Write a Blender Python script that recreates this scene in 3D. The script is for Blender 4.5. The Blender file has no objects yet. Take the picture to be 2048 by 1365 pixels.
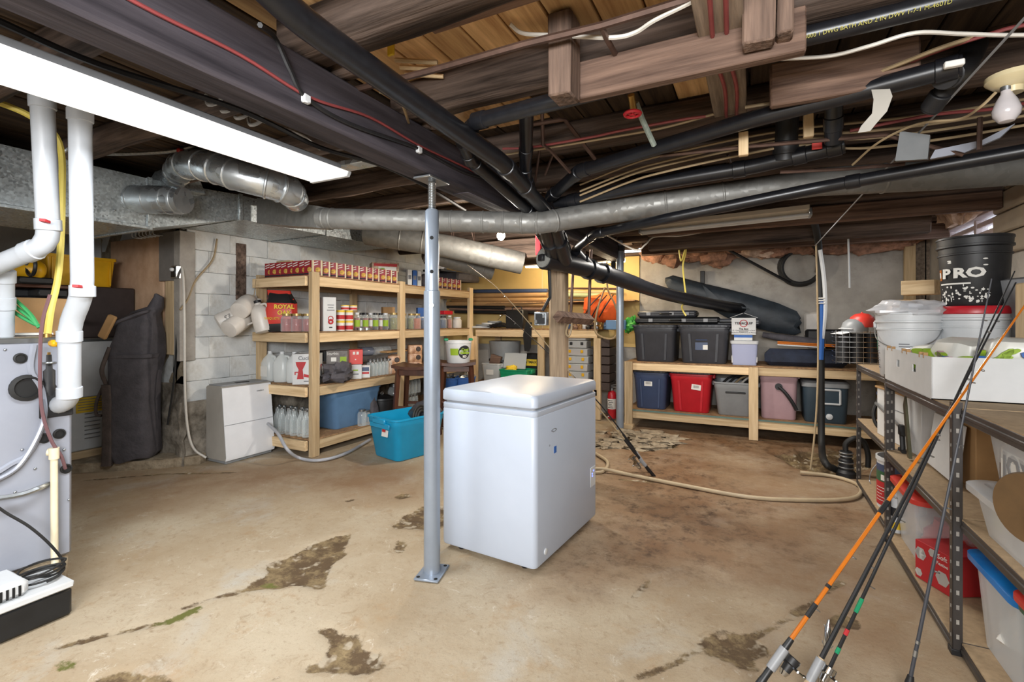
import bpy, bmesh, math, random
from math import sin, cos, pi, radians, sqrt, hypot
from mathutils import Vector as V, Matrix, noise
random.seed(7)
sc = bpy.context.scene
COL = sc.collection
# ---------------------------------------------------------------- camera
FPX, CX, HZ, TH, EYE = 967.0, 1024.0, 642.0, radians(26.7), 1.25
cd = bpy.data.cameras.new('camera'); cam = bpy.data.objects.new('camera', cd); COL.objects.link(cam)
cd.sensor_width = 36; cd.lens = 36 * FPX / 2048; cd.shift_y = -(682.5 - HZ) / 2048; cd.clip_start = .02
cam.location = (0, 0, EYE); cam.rotation_euler = (pi / 2, 0, TH)
sc.camera = cam
# ---------------------------------------------------------------- world, lamps, exposure
w = bpy.data.worlds.new('world'); sc.world = w; w.use_nodes = True
w.node_tree.nodes['Background'].inputs[0].default_value = (.80, .88, 1, 1)
w.node_tree.nodes['Background'].inputs[1].default_value = 5.0
sc.view_settings.view_transform = 'Standard'; sc.view_settings.look = 'None'
sc.view_settings.gamma = 1; sc.view_settings.use_curve_mapping = False
sc.view_settings.exposure = 0.0
sc.cycles.use_denoising = True
sc.cycles.max_bounces = 10; sc.cycles.diffuse_bounces = 5; sc.cycles.transparent_max_bounces = 16
sc.cycles.caustics_reflective = False; sc.cycles.caustics_refractive = False
def area(name, loc, rot, sx, sy, power, col=(1, 1, 1)):
    l = bpy.data.lights.new(name, 'AREA'); l.shape = 'RECTANGLE'; l.size = sx; l.size_y = sy
    l.energy = power; l.color = col
    o = bpy.data.objects.new(name, l); COL.objects.link(o); o.location = loc; o.rotation_euler = rot
    return o
# fill lamps added to even out the brightness, unseen behind the viewer
area('fill_lamp', (-.3, -1.5, 1.7), (radians(86), 0, radians(14)), 2.8, .9, 84, (1, .96, .91))
area('fill_lamp', (.2, -1.3, 1.75), (radians(82), 0, radians(46)), 1.6, .7, 140, (.94, .97, 1))
FIX_EMIT = .8; TUBE_EMIT = 14; BULB_EMIT = 40
def point(par, loc, power, col=(1, .9, .75), r=.03):
    l = bpy.data.lights.new('lamp_light', 'POINT'); l.energy = power; l.color = col; l.shadow_soft_size = r
    o = bpy.data.objects.new('lamp_light', l); COL.objects.link(o); o.location = loc; return o
# ---------------------------------------------------------------- helpers
def ray(u, v):
    a = (u - CX) / FPX; b = -(v - HZ) / FPX
    return V((-sin(TH) + a * cos(TH), cos(TH) + a * sin(TH), b))
def P(u, v, d=None, X=None, Y=None, z=None):
    r = ray(u, v)
    t = d if d is not None else X / r.x if X is not None else Y / r.y if Y is not None else (z - EYE) / r.z
    return V((0, 0, EYE)) + r * t
def proj(p):
    q = V(p); d = -sin(TH) * q.x + cos(TH) * q.y; return CX + FPX * (cos(TH) * q.x + sin(TH) * q.y) / d, HZ - FPX * (q.z - EYE) / d
def fitY(u0, u1, v0, v1, Y):
    a = P(u0, v1, Y=Y); b = P(u1, v1, Y=Y); m = (u0 + u1) / 2
    return (a.x + b.x) / 2, abs(b.x - a.x), P(m, v1, Y=Y).z, P(m, v0, Y=Y).z
def fitX(u0, u1, v0, v1, X):
    a = P(u0, v1, X=X); b = P(u1, v1, X=X); m = (u0 + u1) / 2
    return (a.y + b.y) / 2, abs(b.y - a.y), P(m, v1, X=X).z, P(m, v0, X=X).z
def lin(c):
    return tuple(((x / 12.92) if x <= .04045 else ((x + .055) / 1.055) ** 2.4) for x in c)
def hx(h):
    if not isinstance(h, str): return h
    h = h.lstrip('#'); return lin(tuple(int(h[i:i + 2], 16) / 255 for i in (0, 2, 4)))
def cr(pts, n=6):
    pts = [V(p) for p in pts]
    if len(pts) < 3: return pts
    q = [pts[0] * 2 - pts[1]] + pts + [pts[-1] * 2 - pts[-2]]
    out = []
    for i in range(1, len(q) - 2):
        a, b, c, d = q[i - 1:i + 3]
        for k in range(n):
            t = k / n
            out.append(.5 * ((2 * b) + (c - a) * t + (2 * a - 5 * b + 4 * c - d) * t * t + (3 * b - a - 3 * c + d) * t ** 3))
    out.append(pts[-1]); return out
def rr(w, d, r, z, cx=0, cy=0, n=4):
    r = min(r, w / 2 - 1e-4, d / 2 - 1e-4); o = []
    for sx, sy, a0 in ((1, 1, 0), (-1, 1, 90), (-1, -1, 180), (1, -1, 270)):
        for k in range(n):
            a = radians(a0 + 90 * k / (n - 1))
            o.append((cx + sx * (w / 2 - r) + r * cos(a), cy + sy * (d / 2 - r) + r * sin(a), z))
    return o
def circ(r, z, n=16, cx=0, cy=0):
    return [(cx + r * cos(2 * pi * k / n), cy + r * sin(2 * pi * k / n), z) for k in range(n)]
class MB:
    def __init__(s): s.v = []; s.f = []; s.m = []
    def add(s, vs, fs, m=0):
        b = len(s.v); s.v += [V(p) for p in vs]; s.f += [[b + i for i in f] for f in fs]; s.m += [m] * len(fs); return s
    def box(s, c, d, b=0, m=0, R=None):
        h = [x / 2 for x in d]; c = V(c); vs = []; fs = []
        sg = [(a, e, g) for a in (-1, 1) for e in (-1, 1) for g in (-1, 1)]
        if b <= 0:
            vs = [V((a * h[0], e * h[1], g * h[2])) for a, e, g in sg]
            fs = [(0, 1, 3, 2), (4, 6, 7, 5), (0, 4, 5, 1), (2, 3, 7, 6), (0, 2, 6, 4), (1, 5, 7, 3)]
        else:
            b = min(b, min(h) * .9); ix = {}
            for q in sg:
                for a in range(3):
                    ix[q, a] = len(vs)
                    vs.append(V([q[k] * (h[k] if k == a else h[k] - b) for k in range(3)]))
            for a in range(3):
                e, g = (a + 1) % 3, (a + 2) % 3
                for t in (-1, 1):
                    def Q(x, y):
                        q = [0, 0, 0]; q[a] = t; q[e] = x; q[g] = y; return tuple(q)
                    fs.append([ix[Q(x, y), a] for x, y in ((-1, -1), (1, -1), (1, 1), (-1, 1))])
                for x in (-1, 1):
                    for y in (-1, 1):
                        def Q(t):
                            q = [0, 0, 0]; q[a] = t; q[e] = x; q[g] = y; return tuple(q)
                        fs.append([ix[Q(-1), e], ix[Q(1), e], ix[Q(1), g], ix[Q(-1), g]])
            for q in sg: fs.append([ix[q, 0], ix[q, 1], ix[q, 2]])
        if R is not None: vs = [R @ p for p in vs]
        return s.add([p + c for p in vs], fs, m)
    def bx(s, x0, x1, y0, y1, z0, z1, b=0, m=0):
        return s.box(((x0 + x1) / 2, (y0 + y1) / 2, (z0 + z1) / 2), (abs(x1 - x0), abs(y1 - y0), abs(z1 - z0)), b, m)
    def loft(s, rings, c0=True, c1=True, m=0):
        n = len(rings[0]); vs = [p for r in rings for p in r]; fs = []
        for i in range(len(rings) - 1):
            for k in range(n):
                k2 = (k + 1) % n; fs.append((i * n + k, i * n + k2, (i + 1) * n + k2, (i + 1) * n + k))
        if c0: fs.append(tuple(range(n))[::-1])
        if c1: fs.append(tuple((len(rings) - 1) * n + k for k in range(n)))
        return s.add(vs, fs, m)
    def lathe(s, prof, n=16, c=(0, 0, 0), m=0, M=None):
        rg = [[V((r * cos(2 * pi * k / n), r * sin(2 * pi * k / n), z)) for k in range(n)] for r, z in prof]
        if M is not None: rg = [[M @ p for p in r] for r in rg]
        rg = [[p + V(c) for p in r] for r in rg]
        return s.loft(rg, prof[0][0] > 1e-5, prof[-1][0] > 1e-5, m)
    def tube(s, path, r, n=8, m=0, cap=True):
        path = [V(p) for p in path]; N = len(path)
        rs = r if isinstance(r, (list, tuple)) else [r] * N
        t = [(path[min(i + 1, N - 1)] - path[max(i - 1, 0)]).normalized() for i in range(N)]
        a = V((0, 0, 1)) if abs(t[0].z) < .9 else V((1, 0, 0))
        u = t[0].cross(a).normalized(); rings = []
        for i in range(N):
            u = (u - t[i] * u.dot(t[i]))
            if u.length < 1e-6: u = t[i].orthogonal()
            u.normalize(); w_ = t[i].cross(u)
            rings.append([path[i] + (u * cos(2 * pi * k / n) + w_ * sin(2 * pi * k / n)) * rs[i] for k in range(n)])
        return s.loft(rings, cap, cap, m)
    def prism(s, poly, axis, a0, a1, m=0):
        def mk(p, a): return (a, p[0], p[1]) if axis == 'x' else (p[0], a, p[1]) if axis == 'y' else (p[0], p[1], a)
        return s.loft([[mk(p, a0) for p in poly], [mk(p, a1) for p in poly]], True, True, m)
    def sphere(s, c, r, n=12, m=0, sq=(1, 1, 1)):
        k = max(5, n // 2 + 1)
        b = len(s.v)
        s.lathe([(r * sin(pi * i / k), -r * cos(pi * i / k)) for i in range(k + 1)], n, (0, 0, 0), m)
        for p in s.v[b:]:
            p.x = p.x * sq[0] + c[0]; p.y = p.y * sq[1] + c[1]; p.z = p.z * sq[2] + c[2]
        return s
    def torus(s, c, R, r, ax='z', n=20, k=6, m=0):
        pts = []
        for i in range(n):
            a = 2 * pi * i / n; p = (R * cos(a), R * sin(a), 0)
            pts.append(p)
        vs = []; fs = []
        for i in range(n):
            a = 2 * pi * i / n
            for j in range(k):
                b = 2 * pi * j / k; q = R + r * cos(b); p = (q * cos(a), q * sin(a), r * sin(b))
                p = p if ax == 'z' else (p[2], p[0], p[1]) if ax == 'x' else (p[0], p[2], p[1])
                vs.append(V(p) + V(c))
        for i in range(n):
            for j in range(k):
                fs.append((i * k + j, ((i + 1) % n) * k + j, ((i + 1) % n) * k + (j + 1) % k, i * k + (j + 1) % k))
        return s.add(vs, fs, m)
    def jit(s, a, f=3., seed=0):
        for p in s.v:
            p += noise.noise_vector(p * f + V((seed, seed * 1.7, 0))) * a
        return s
    def xf(s, M):
        s.v = [M @ p for p in s.v]; return s
def obj(mb, name, mat, parent=None, loc=None, rz=0, ang=40, world=False, flat=False):
    """links one mesh object; world=True: the builder is in world coordinates"""
    mats = mat if isinstance(mat, (list, tuple)) else [mat]
    vs = mb.v
    if parent is None and loc is None:
        lo = [min(p[i] for p in vs) for i in range(3)]; hi = [max(p[i] for p in vs) for i in range(3)]
        loc = V(((lo[0] + hi[0]) / 2, (lo[1] + hi[1]) / 2, lo[2])); vs = [p - loc for p in vs]
    elif world:
        M = (Matrix.Translation(parent.location) @ Matrix.Rotation(parent.rotation_euler.z, 4, 'Z'))
        if parent.parent is not None:
            g = parent.parent; M = Matrix.Translation(g.location) @ Matrix.Rotation(g.rotation_euler.z, 4, 'Z') @ M
        M = M.inverted()
        vs = [M @ p for p in vs]
    me = bpy.data.meshes.new(name)
    bm = bmesh.new(); bv = [bm.verts.new(p) for p in vs]
    for f, mi in zip(mb.f, mb.m):
        try:
            q = bm.faces.new([bv[i] for i in f]); q.material_index = mi; q.smooth = not flat
        except ValueError: pass
    bmesh.ops.remove_doubles(bm, verts=bm.verts, dist=2e-6)
    bmesh.ops.recalc_face_normals(bm, faces=bm.faces)
    bm.to_mesh(me); bm.free()
    for k in mats: me.materials.append(k)
    if not flat: me.set_sharp_from_angle(angle=radians(ang))
    o = bpy.data.objects.new(name, me); COL.objects.link(o)
    if parent is not None: o.parent = parent
    if loc is not None: o.location = loc
    o.rotation_euler = (0, 0, rz)
    return o
def tag(o, label, cat, group=None):
    o['label'] = label; o['category'] = cat
    if group: o['group'] = group
    return o
def T(name, label, cat, loc=(0, 0, 0), rz=0, group=None):
    o = bpy.data.objects.new(name, None); COL.objects.link(o); o.empty_display_size = .05
    o.location = loc; o.rotation_euler = (0, 0, rz); return tag(o, label, cat, group)
def W(mb, name, mat, label, cat, group=None, **k):      # top-level thing that is one mesh
    return tag(obj(mb, name, mat, **k), label, cat, group)
def struct(mb, name, mat, parent=None, **k):
    o = obj(mb, name, mat, parent, **k)
    if parent is None: o['kind'] = 'structure'
    return o
KIDS = {}
def kids(o): return [c for c in o.children]
def dup(r, loc, rz=0, label=None, group=None):
    n = r.copy(); COL.objects.link(n); n.location = loc; n.rotation_euler = (0, 0, rz)
    if label: n['label'] = label
    if group: n['group'] = group
    for c in list(r.children):
        m = c.copy(); COL.objects.link(m); m.parent = n
        for g in list(c.children):
            q = g.copy(); COL.objects.link(q); q.parent = m
    return n
def txt(parent, body, size, mat, loc, nrm=(0, -1, 0), name='lettering', sx=1, tilt=0, align='CENTER', bold=0):
    cu = bpy.data.curves.new(name, 'FONT'); cu.body = body; cu.size = size; cu.align_x = align; cu.align_y = 'CENTER'
    cu.extrude = .0006; cu.resolution_u = 2; cu.offset = bold; cu.materials.append(mat)
    o = bpy.data.objects.new(name, cu); COL.objects.link(o); o.parent = parent; o.location = loc
    n = V(nrm).normalized(); up = V((0, 0, 1)) if abs(n.z) < .95 else V((0, 1, 0)); r = up.cross(n).normalized(); up = n.cross(r)
    M = Matrix((r, up, n)).transposed()
    o.rotation_euler = (M @ Matrix.Rotation(tilt, 3, 'Z')).to_euler(); o.scale = (sx, 1, 1)
    return o
# ---------------------------------------------------------------- materials
def nd(t, ty, **k):
    n = t.nodes.new(ty)
    for a, b in k.items(): setattr(n, a, b)
    return n
def base(name):
    m = bpy.data.materials.new(name); m.use_nodes = True; t = m.node_tree
    return m, t, t.nodes['Principled BSDF']
def mat(name, c, r=.55, metal=0, var=.12, scl=9, bump=0, bsc=60, st=(1, 1, 1), c2=None, em=None, trans=0, rnd=False, spec=.5, coat=0):
    m, t, p = base(name); c = hx(c)
    lo = tuple(x * (1 - var) for x in c); hi = hx(c2) if c2 else tuple(min(1, x * (1 + var)) for x in c)
    L = t.links.new
    tc = nd(t, 'ShaderNodeTexCoord'); mp = nd(t, 'ShaderNodeMapping'); mp.inputs['Scale'].default_value = st
    L(tc.outputs['Object'], mp.inputs['Vector']); src = mp.outputs['Vector']
    if rnd:
        oi = nd(t, 'ShaderNodeObjectInfo'); ml = nd(t, 'ShaderNodeMath', operation='MULTIPLY'); ml.inputs[1].default_value = 37.
        L(oi.outputs['Random'], ml.inputs[0]); va = nd(t, 'ShaderNodeVectorMath', operation='ADD')
        L(src, va.inputs[0]); L(ml.outputs[0], va.inputs[1]); src = va.outputs['Vector']
    nz = nd(t, 'ShaderNodeTexNoise'); nz.inputs['Scale'].default_value = scl; nz.inputs['Detail'].default_value = 7; nz.inputs['Roughness'].default_value = .62
    L(src, nz.inputs['Vector'])
    rp = nd(t, 'ShaderNodeValToRGB'); rp.color_ramp.elements[0].position = .32; rp.color_ramp.elements[1].position = .68
    rp.color_ramp.elements[0].color = (*lo, 1); rp.color_ramp.elements[1].color = (*hi, 1)
    L(nz.outputs['Fac'], rp.inputs['Fac'])
    if rnd:
        hs = nd(t, 'ShaderNodeHueSaturation'); mr = nd(t, 'ShaderNodeMapRange'); mr.inputs['To Min'].default_value = .72; mr.inputs['To Max'].default_value = 1.2
        L(oi.outputs['Random'], mr.inputs['Value']); L(mr.outputs[0], hs.inputs['Value']); L(rp.outputs['Color'], hs.inputs['Color']); L(hs.outputs['Color'], p.inputs['Base Color'])
    else: L(rp.outputs['Color'], p.inputs['Base Color'])
    p.inputs['Roughness'].default_value = r; p.inputs['Metallic'].default_value = metal; p.inputs['Specular IOR Level'].default_value = spec
    if coat: p.inputs['Coat Weight'].default_value = coat; p.inputs['Coat Roughness'].default_value = .15
    if trans: p.inputs['Transmission Weight'].default_value = trans
    if bump:
        n2 = nd(t, 'ShaderNodeTexNoise'); n2.inputs['Scale'].default_value = bsc; n2.inputs['Detail'].default_value = 5
        L(src, n2.inputs['Vector']); b = nd(t, 'ShaderNodeBump'); b.inputs['Strength'].default_value = bump; b.inputs['Distance'].default_value = .01
        L(n2.outputs['Fac'], b.inputs['Height']); L(b.outputs['Normal'], p.inputs['Normal'])
    if em: p.inputs['Emission Color'].default_value = (*c, 1); p.inputs['Emission Strength'].default_value = em
    return m
def wood(name, c, c2, ax='x', r=.75, bump=.35, k=1., var=.35, rnd=True):
    st = {'x': (.06, 1, 1), 'y': (1, .06, 1), 'z': (1, 1, .06)}[ax]
    return mat(name, c, r, 0, var, 34 * k, bump, 60 * k, st, c2, rnd=rnd, spec=.25)
def clear(name, c=(.9, .94, .95), fac=.22, r=.08):
    m, t, p = base(name); p.inputs['Base Color'].default_value = (*hx(c), 1); p.inputs['Roughness'].default_value = r
    p.inputs['Specular IOR Level'].default_value = .8
    tr = nd(t, 'ShaderNodeBsdfTransparent'); tr.inputs[0].default_value = (.96, .98, .98, 1)
    mx = nd(t, 'ShaderNodeMixShader'); lw = nd(t, 'ShaderNodeLayerWeight'); lw.inputs['Blend'].default_value = .35
    mr = nd(t, 'ShaderNodeMapRange'); mr.inputs['To Min'].default_value = fac; mr.inputs['To Max'].default_value = min(1, fac + .55)
    t.links.new(lw.outputs['Facing'], mr.inputs['Value']); t.links.new(mr.outputs[0], mx.inputs[0])
    t.links.new(tr.outputs[0], mx.inputs[1]); t.links.new(p.outputs[0], mx.inputs[2])
    t.links.new(mx.outputs[0], t.nodes['Material Output'].inputs['Surface'])
    return m
def galv(name, c, r=.4, metal=.75, scl=55, amt=.3):
    m, t, p = base(name); c = hx(c); L = t.links.new
    tc = nd(t, 'ShaderNodeTexCoord'); vo = nd(t, 'ShaderNodeTexVoronoi'); vo.inputs['Scale'].default_value = scl
    L(tc.outputs['Object'], vo.inputs['Vector']); nz = nd(t, 'ShaderNodeTexNoise'); nz.inputs['Scale'].default_value = 4; nz.inputs['Detail'].default_value = 6
    L(tc.outputs['Object'], nz.inputs['Vector'])
    sp = nd(t, 'ShaderNodeSeparateColor'); L(vo.outputs['Color'], sp.inputs[0])
    ad = nd(t, 'ShaderNodeMath', operation='ADD'); L(sp.outputs[0], ad.inputs[0]); L(nz.outputs['Fac'], ad.inputs[1])
    rp = nd(t, 'ShaderNodeMapRange'); rp.inputs['From Max'].default_value = 1.6; rp.inputs['To Min'].default_value = 1 - amt; rp.inputs['To Max'].default_value = 1 + amt
    L(ad.outputs[0], rp.inputs['Value']); mu = nd(t, 'ShaderNodeVectorMath', operation='SCALE'); mu.inputs[0].default_value = c
    L(rp.outputs[0], mu.inputs['Scale']); L(mu.outputs[0], p.inputs['Base Color'])
    r2 = nd(t, 'ShaderNodeMapRange'); r2.inputs['To Min'].default_value = r - .1; r2.inputs['To Max'].default_value = r + .2
    L(sp.outputs[1], r2.inputs['Value']); L(r2.outputs[0], p.inputs['Roughness']); p.inputs['Metallic'].default_value = metal
    return m
def glow(name, c, s):
    m, t, p = base(name); p.inputs['Base Color'].default_value = (*hx(c), 1)
    p.inputs['Emission Color'].default_value = (*hx(c), 1); p.inputs['Emission Strength'].default_value = s
    return m
M = {}
M['pine_x'] = wood('pine_along_x', '#ccae84', '#e2c9a2', 'x', var=.15); M['pine_y'] = wood('pine_along_y', '#ccae84', '#e2c9a2', 'y', var=.15); M['pine_z'] = wood('pine_along_z', '#ccae84', '#e2c9a2', 'z', var=.15)
M['osb'] = mat('shelf_board', '#8d6c4c', .8, 0, .35, 26, .3, c2='#b08a62', rnd=True)
M['dark_floor'] = wood('dark_boards', '#2c221c', '#51402f', 'y', k=.8, var=.4); M['subfloor'] = wood('subfloor_pine', '#c49462', '#e8c08c', 'y', k=.8, var=.3)
M['joist'] = wood('old_joist', '#3a2e27', '#77655a', 'x', bump=.8, k=.7, var=.5)
M['joist_red'] = wood('reddish_board_x', '#604a3f', '#8b7060', 'x', bump=.5, var=.3)
M['block_red'] = wood('old_block_z', '#54443c', '#8a7263', 'z', bump=.6, var=.3)
M['board_grey'] = wood('grey_board_y', '#75675a', '#a89684', 'y', bump=.4, var=.3)
M['beam'] = wood('stained_beam', '#363238', '#5b555b', 'y', bump=.5, k=.6, var=.3)
M['post'] = wood('weathered_post', '#7d6a55', '#a8937a', 'z', bump=.5, var=.3)
M['darkwood'] = mat('brown_stool_wood', '#4a2a1c', .4, 0, .25, 20, st=(1, 1, .1))
M['abs'] = mat('black_drain_plastic', '#17181c', .33, 0, .25, 30, spec=.5)
M['abs_dull'] = mat('dull_black_plastic', '#1d1d1f', .5, 0, .3, 20)
M['black'] = mat('black_plastic', '#191a1c', .45, 0, .3, 12)
M['blackcloth'] = mat('black_cloth', '#504d52', .8, 0, .25, 9, .6, 40)
M['rubber'] = mat('black_rubber', '#1a1a1a', .6, 0, .2)
M['galv'] = galv('galvanised_sheet', '#b4bbbd', .36, .7, 85, .42); M['galv_dull'] = galv('dull_galvanised_sheet', '#84837f', .5, .5, 30, .14)
M['tin'] = galv('bright_duct', '#c6ccd0', .28, .85, 20, .12)
M['pvc'] = mat('white_pvc', '#b9bec4', .35, 0, .05); M['cream'] = mat('cream_plastic', '#d9ceb0', .4, 0, .08)
M['white'] = mat('white_plastic', '#cdd0d2', .4, 0, .05); M['whitepaint'] = mat('white_enamel', '#b2bbc9', .38, 0, .03, 3)
M['grey'] = mat('grey_plastic', '#8d8f92', .45, 0, .1); M['greypaint'] = mat('grey_enamel', '#999da8', .35, .1, .06, 4)
M['postpaint'] = mat('blue_grey_enamel', '#8f99a6', .3, .35, .06, 8)
M['steel'] = mat('steel', '#a8abad', .3, .9, .15); M['chrome'] = mat('chrome', '#c8cacc', .12, 1, .05); M['brass'] = mat('brass', '#a8854a', .35, .8, .15)
M['rackpaint'] = mat('dark_rack_enamel', '#4b4745', .4, .4, .15)
M['hole'] = mat('recess_black', '#0b0b0c', .8, 0, .1)
M['yellow'] = mat('yellow_plastic', '#d8a414', .4, 0, .08); M['gasyellow'] = mat('yellow_gas_tube', '#d6c35e', .45, 0, .1)
M['red'] = mat('red_plastic', '#b8202c', .35, 0, .08); M['redbright'] = mat('bright_red', '#c93a30', .4, 0, .06); M['green'] = mat('green_plastic', '#168a5e', .4, 0, .1)
M['greenhose'] = mat('green_hose', '#3f9a5c', .4, 0, .1); M['orange'] = mat('orange_paint', '#c06a15', .3, 0, .1, coat=.3); M['orangecloth'] = mat('orange_cloth', '#d9591c', .8, 0, .15)
M['copper'] = mat('copper_pipe', '#57433a', .45, .5, .3, 12); M['romex'] = mat('beige_cable', '#9c8869', .5, 0, .15); M['romexwhite'] = mat('white_cable', '#d2cdc4', .45, 0, .08); M['redwire'] = mat('red_cable', '#8a4040', .5, 0, .15)
M['kraft'] = mat('kraft_card', '#a98458', .8, 0, .1); M['cardwhite'] = mat('white_card', '#cfd0d0', .7, 0, .05)
M['paper'] = mat('paper', '#dedcd6', .8, 0, .05); M['ink'] = mat('black_ink', '#202024', .7, 0, .05); M['inkred'] = mat('red_ink', '#b3262b', .6, 0, .05); M['inkgrey'] = mat('grey_ink', '#77787c', .7, 0, .05); M['inkyellow'] = mat('yellow_ink', '#e2bf32', .6, 0, .05); M['inkblue'] = mat('blue_ink', '#2c5fa8', .6, 0, .05); M['inkgreen'] = mat('green_ink', '#8fae2a', .6, 0, .05)
M['teal'] = mat('turquoise_tub', '#1591bd', .35, 0, .06); M['slateblue'] = mat('slate_blue_tub', '#5f83a8', .4, 0, .08); M['navy'] = mat('navy_tub', '#3c4a68', .4, 0, .08); M['charcoal'] = mat('charcoal_tub', '#3d3f45', .4, 0, .12); M['pink'] = mat('dusty_pink_tub', '#b99aa0', .4, 0, .06); M['tubgrey'] = mat('grey_tub', '#85888a', .4, 0, .08); M['cooler'] = mat('dark_blue_cooler', '#33424d', .4, 0, .1)
M['jug'] = mat('cloudy_jug', '#d6d0c8', .4, 0, .08); M['glass'] = clear('clear_glass', fac=.12); M['bin'] = clear('clear_bin', (.80, .82, .85), .2, .2); M['milky'] = clear('milky_jug', (.82, .85, .84), .6, .3); M['bluebin'] = clear('bluish_clear_bin', (.52, .56, .78), .65, .25); M['bag'] = clear('plastic_bag', (.85, .86, .9), .5, .2); M['bluelid'] = mat('blue_lid', '#1578c8', .3, 0, .06)
M['meat'] = mat('pink_preserve', '#9a4a48', .5, 0, .3, 60); M['pickle'] = mat('green_preserve', '#7a7436', .5, 0, .4, 50); M['salsa'] = mat('orange_preserve', '#a9562a', .5, 0, .3, 60); M['sauce'] = mat('red_preserve', '#7f2b1c', .5, 0, .3, 50); M['beans'] = mat('dark_preserve', '#3b2c26', .5, 0, .4, 60)
M['insul'] = mat('old_insulation', '#8a6a56', .95, 0, .4, 14, .9, 30, c2='#b98a72', rnd=True); M['insul2'] = mat('pale_insulation', '#b08c74', .95, 0, .35, 12, .9, 30, c2='#dcc0aa')
M['concrete'] = mat('rough_concrete', '#8a7860', .9, 0, .3, 10, .8, 40, c2='#b3a48c'); M['rubblestone'] = mat('rubble_stone', '#7c7468', .9, 0, .3, 12, .8, 40, rnd=True)
M['yellowwall'] = mat('yellow_board', '#d6b878', .8, 0, .06, 3); M['hdpe'] = mat('beige_hose', '#b3a184', .45, 0, .1)
M['bright'] = mat('bright_white_panel', '#e6e8ec', .4, 0, .03)
M['blueink'] = M['inkblue']
# ================================================================ the setting
def wallmat(name, c, c2, dark, scl=2.2):
    m = mat(name, c, .85, 0, .12, scl, .35, 35, c2=c2); t = m.node_tree; p = t.nodes['Principled BSDF']; L = t.links.new
    src = p.inputs['Base Color'].links[0].from_socket
    tc = nd(t, 'ShaderNodeTexCoord'); n = nd(t, 'ShaderNodeTexNoise'); n.inputs['Scale'].default_value = 1.7; n.inputs['Detail'].default_value = 9; n.inputs['Roughness'].default_value = .7
    L(tc.outputs['Object'], n.inputs['Vector']); r = nd(t, 'ShaderNodeValToRGB'); r.color_ramp.elements[0].position = .54; r.color_ramp.elements[1].position = .72
    L(n.outputs['Fac'], r.inputs['Fac']); mx = nd(t, 'ShaderNodeMix', data_type='RGBA'); L(r.outputs['Color'], mx.inputs[0]); L(src, mx.inputs[6]); mx.inputs[7].default_value = (*hx(dark), 1)
    L(mx.outputs[2], p.inputs['Base Color']); return m
M['plaster'] = wallmat('old_plaster', '#a09a92', '#bdb8b0', '#7d746a'); M['block'] = wallmat('whitewashed_block', '#cfd3d4', '#e6e8e7', '#b4b0a6', 3)
M['stone'] = mat('rubble_foundation', '#6d6355', .95, 0, .4, 9, 1, 22, c2='#a39a8c')
# floor: gridded slab with worn, damp and mossy marks; the damp includes painted shadow
def fl(u, v): q = P(u, v, z=0); return (q.x, q.y)
def poly(pts): return [fl(*p) for p in pts]
RUB = [poly(p) for p in (
    [(497, 1172), (520, 1150), (545, 1128), (585, 1106), (640, 1084), (668, 1068), (708, 1066), (690, 1090), (680, 1112), (660, 1142), (645, 1174), (600, 1170), (560, 1178)],
    [(782, 1052), (815, 1030), (850, 1014), (905, 1012), (880, 1058), (840, 1060)],
    [(575, 1342), (640, 1316), (655, 1290), (648, 1258), (690, 1262), (742, 1295), (772, 1332), (720, 1345), (620, 1352)],
    [(176, 1372), (232, 1348), (345, 1340), (362, 1362), (350, 1420), (176, 1420)],
    [(690, 1000), (702, 995), (712, 998), (700, 1003)], [(790, 993), (805, 988), (820, 992), (806, 997)], [(784, 1095), (796, 1082), (806, 1088), (798, 1101)], [(748, 1142), (762, 1138), (768, 1146), (758, 1148)],
    [(722, 1030), (732, 1024), (738, 1032), (726, 1036)], [(506, 1195), (560, 1186), (566, 1190), (530, 1202)],
    [(1420, 1272), (1480, 1268), (1560, 1300), (1500, 1330), (1430, 1300)], [(1655, 1250), (1685, 1232), (1700, 1240), (1680, 1252)])]
CRK = [poly(p) for p in ([(1230, 1365), (1340, 1330), (1395, 1296), (1440, 1262), (1500, 1275), (1560, 1248), (1600, 1222), (1640, 1190), (1690, 1160)], [(495, 1178), (420, 1196), (370, 1214)],
    [(1520, 880), (1600, 884), (1710, 905)], [(330, 1242), (220, 1268), (120, 1290)], [(1240, 958), (1330, 965)], [(170, 960), (330, 946), (470, 944)], [(560, 1352), (460, 1380)], [(1265, 1195), (1300, 1160)])]
MOSS = [poly(p) for p in ([(306, 1246), (330, 1238), (365, 1224), (404, 1212), (390, 1226), (350, 1246), (318, 1252)], [(108, 1340), (122, 1330), (158, 1325), (150, 1340), (120, 1346)], [(505, 1170), (540, 1160), (565, 1168), (530, 1176)])]
DAMP_SHADE = [poly(p) for p in ([(1085, 1140), (1190, 1045), (1195, 925), (1290, 895), (1400, 905), (1500, 1000), (1600, 1060), (1500, 1110), (1300, 1150), (1130, 1150)], [(1195, 860), (1320, 858), (1700, 880), (1715, 960), (1600, 950), (1500, 905), (1350, 890), (1195, 905)], [(1560, 1020), (1720, 1020), (1740, 1090), (1620, 1070)])]  # damp patches, with the freezer's cast shadow painted into the first
BRN = [poly([(1090, 1150), (1190, 1040), (1195, 880), (1280, 840), (1750, 870), (1790, 1000), (1900, 1365), (1640, 1365), (1560, 1230), (1420, 1180), (1250, 1175)]), poly([(150, 960), (420, 930), (700, 920), (860, 935), (850, 990), (500, 1000), (160, 1020)])]
PIT = [poly(p) for p in ([(1545, 908), (1600, 898), (1700, 898), (1735, 930), (1700, 950), (1640, 948), (1590, 928)], [(1195, 872), (1260, 862), (1330, 866), (1348, 890), (1300, 899), (1200, 893)])]
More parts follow.
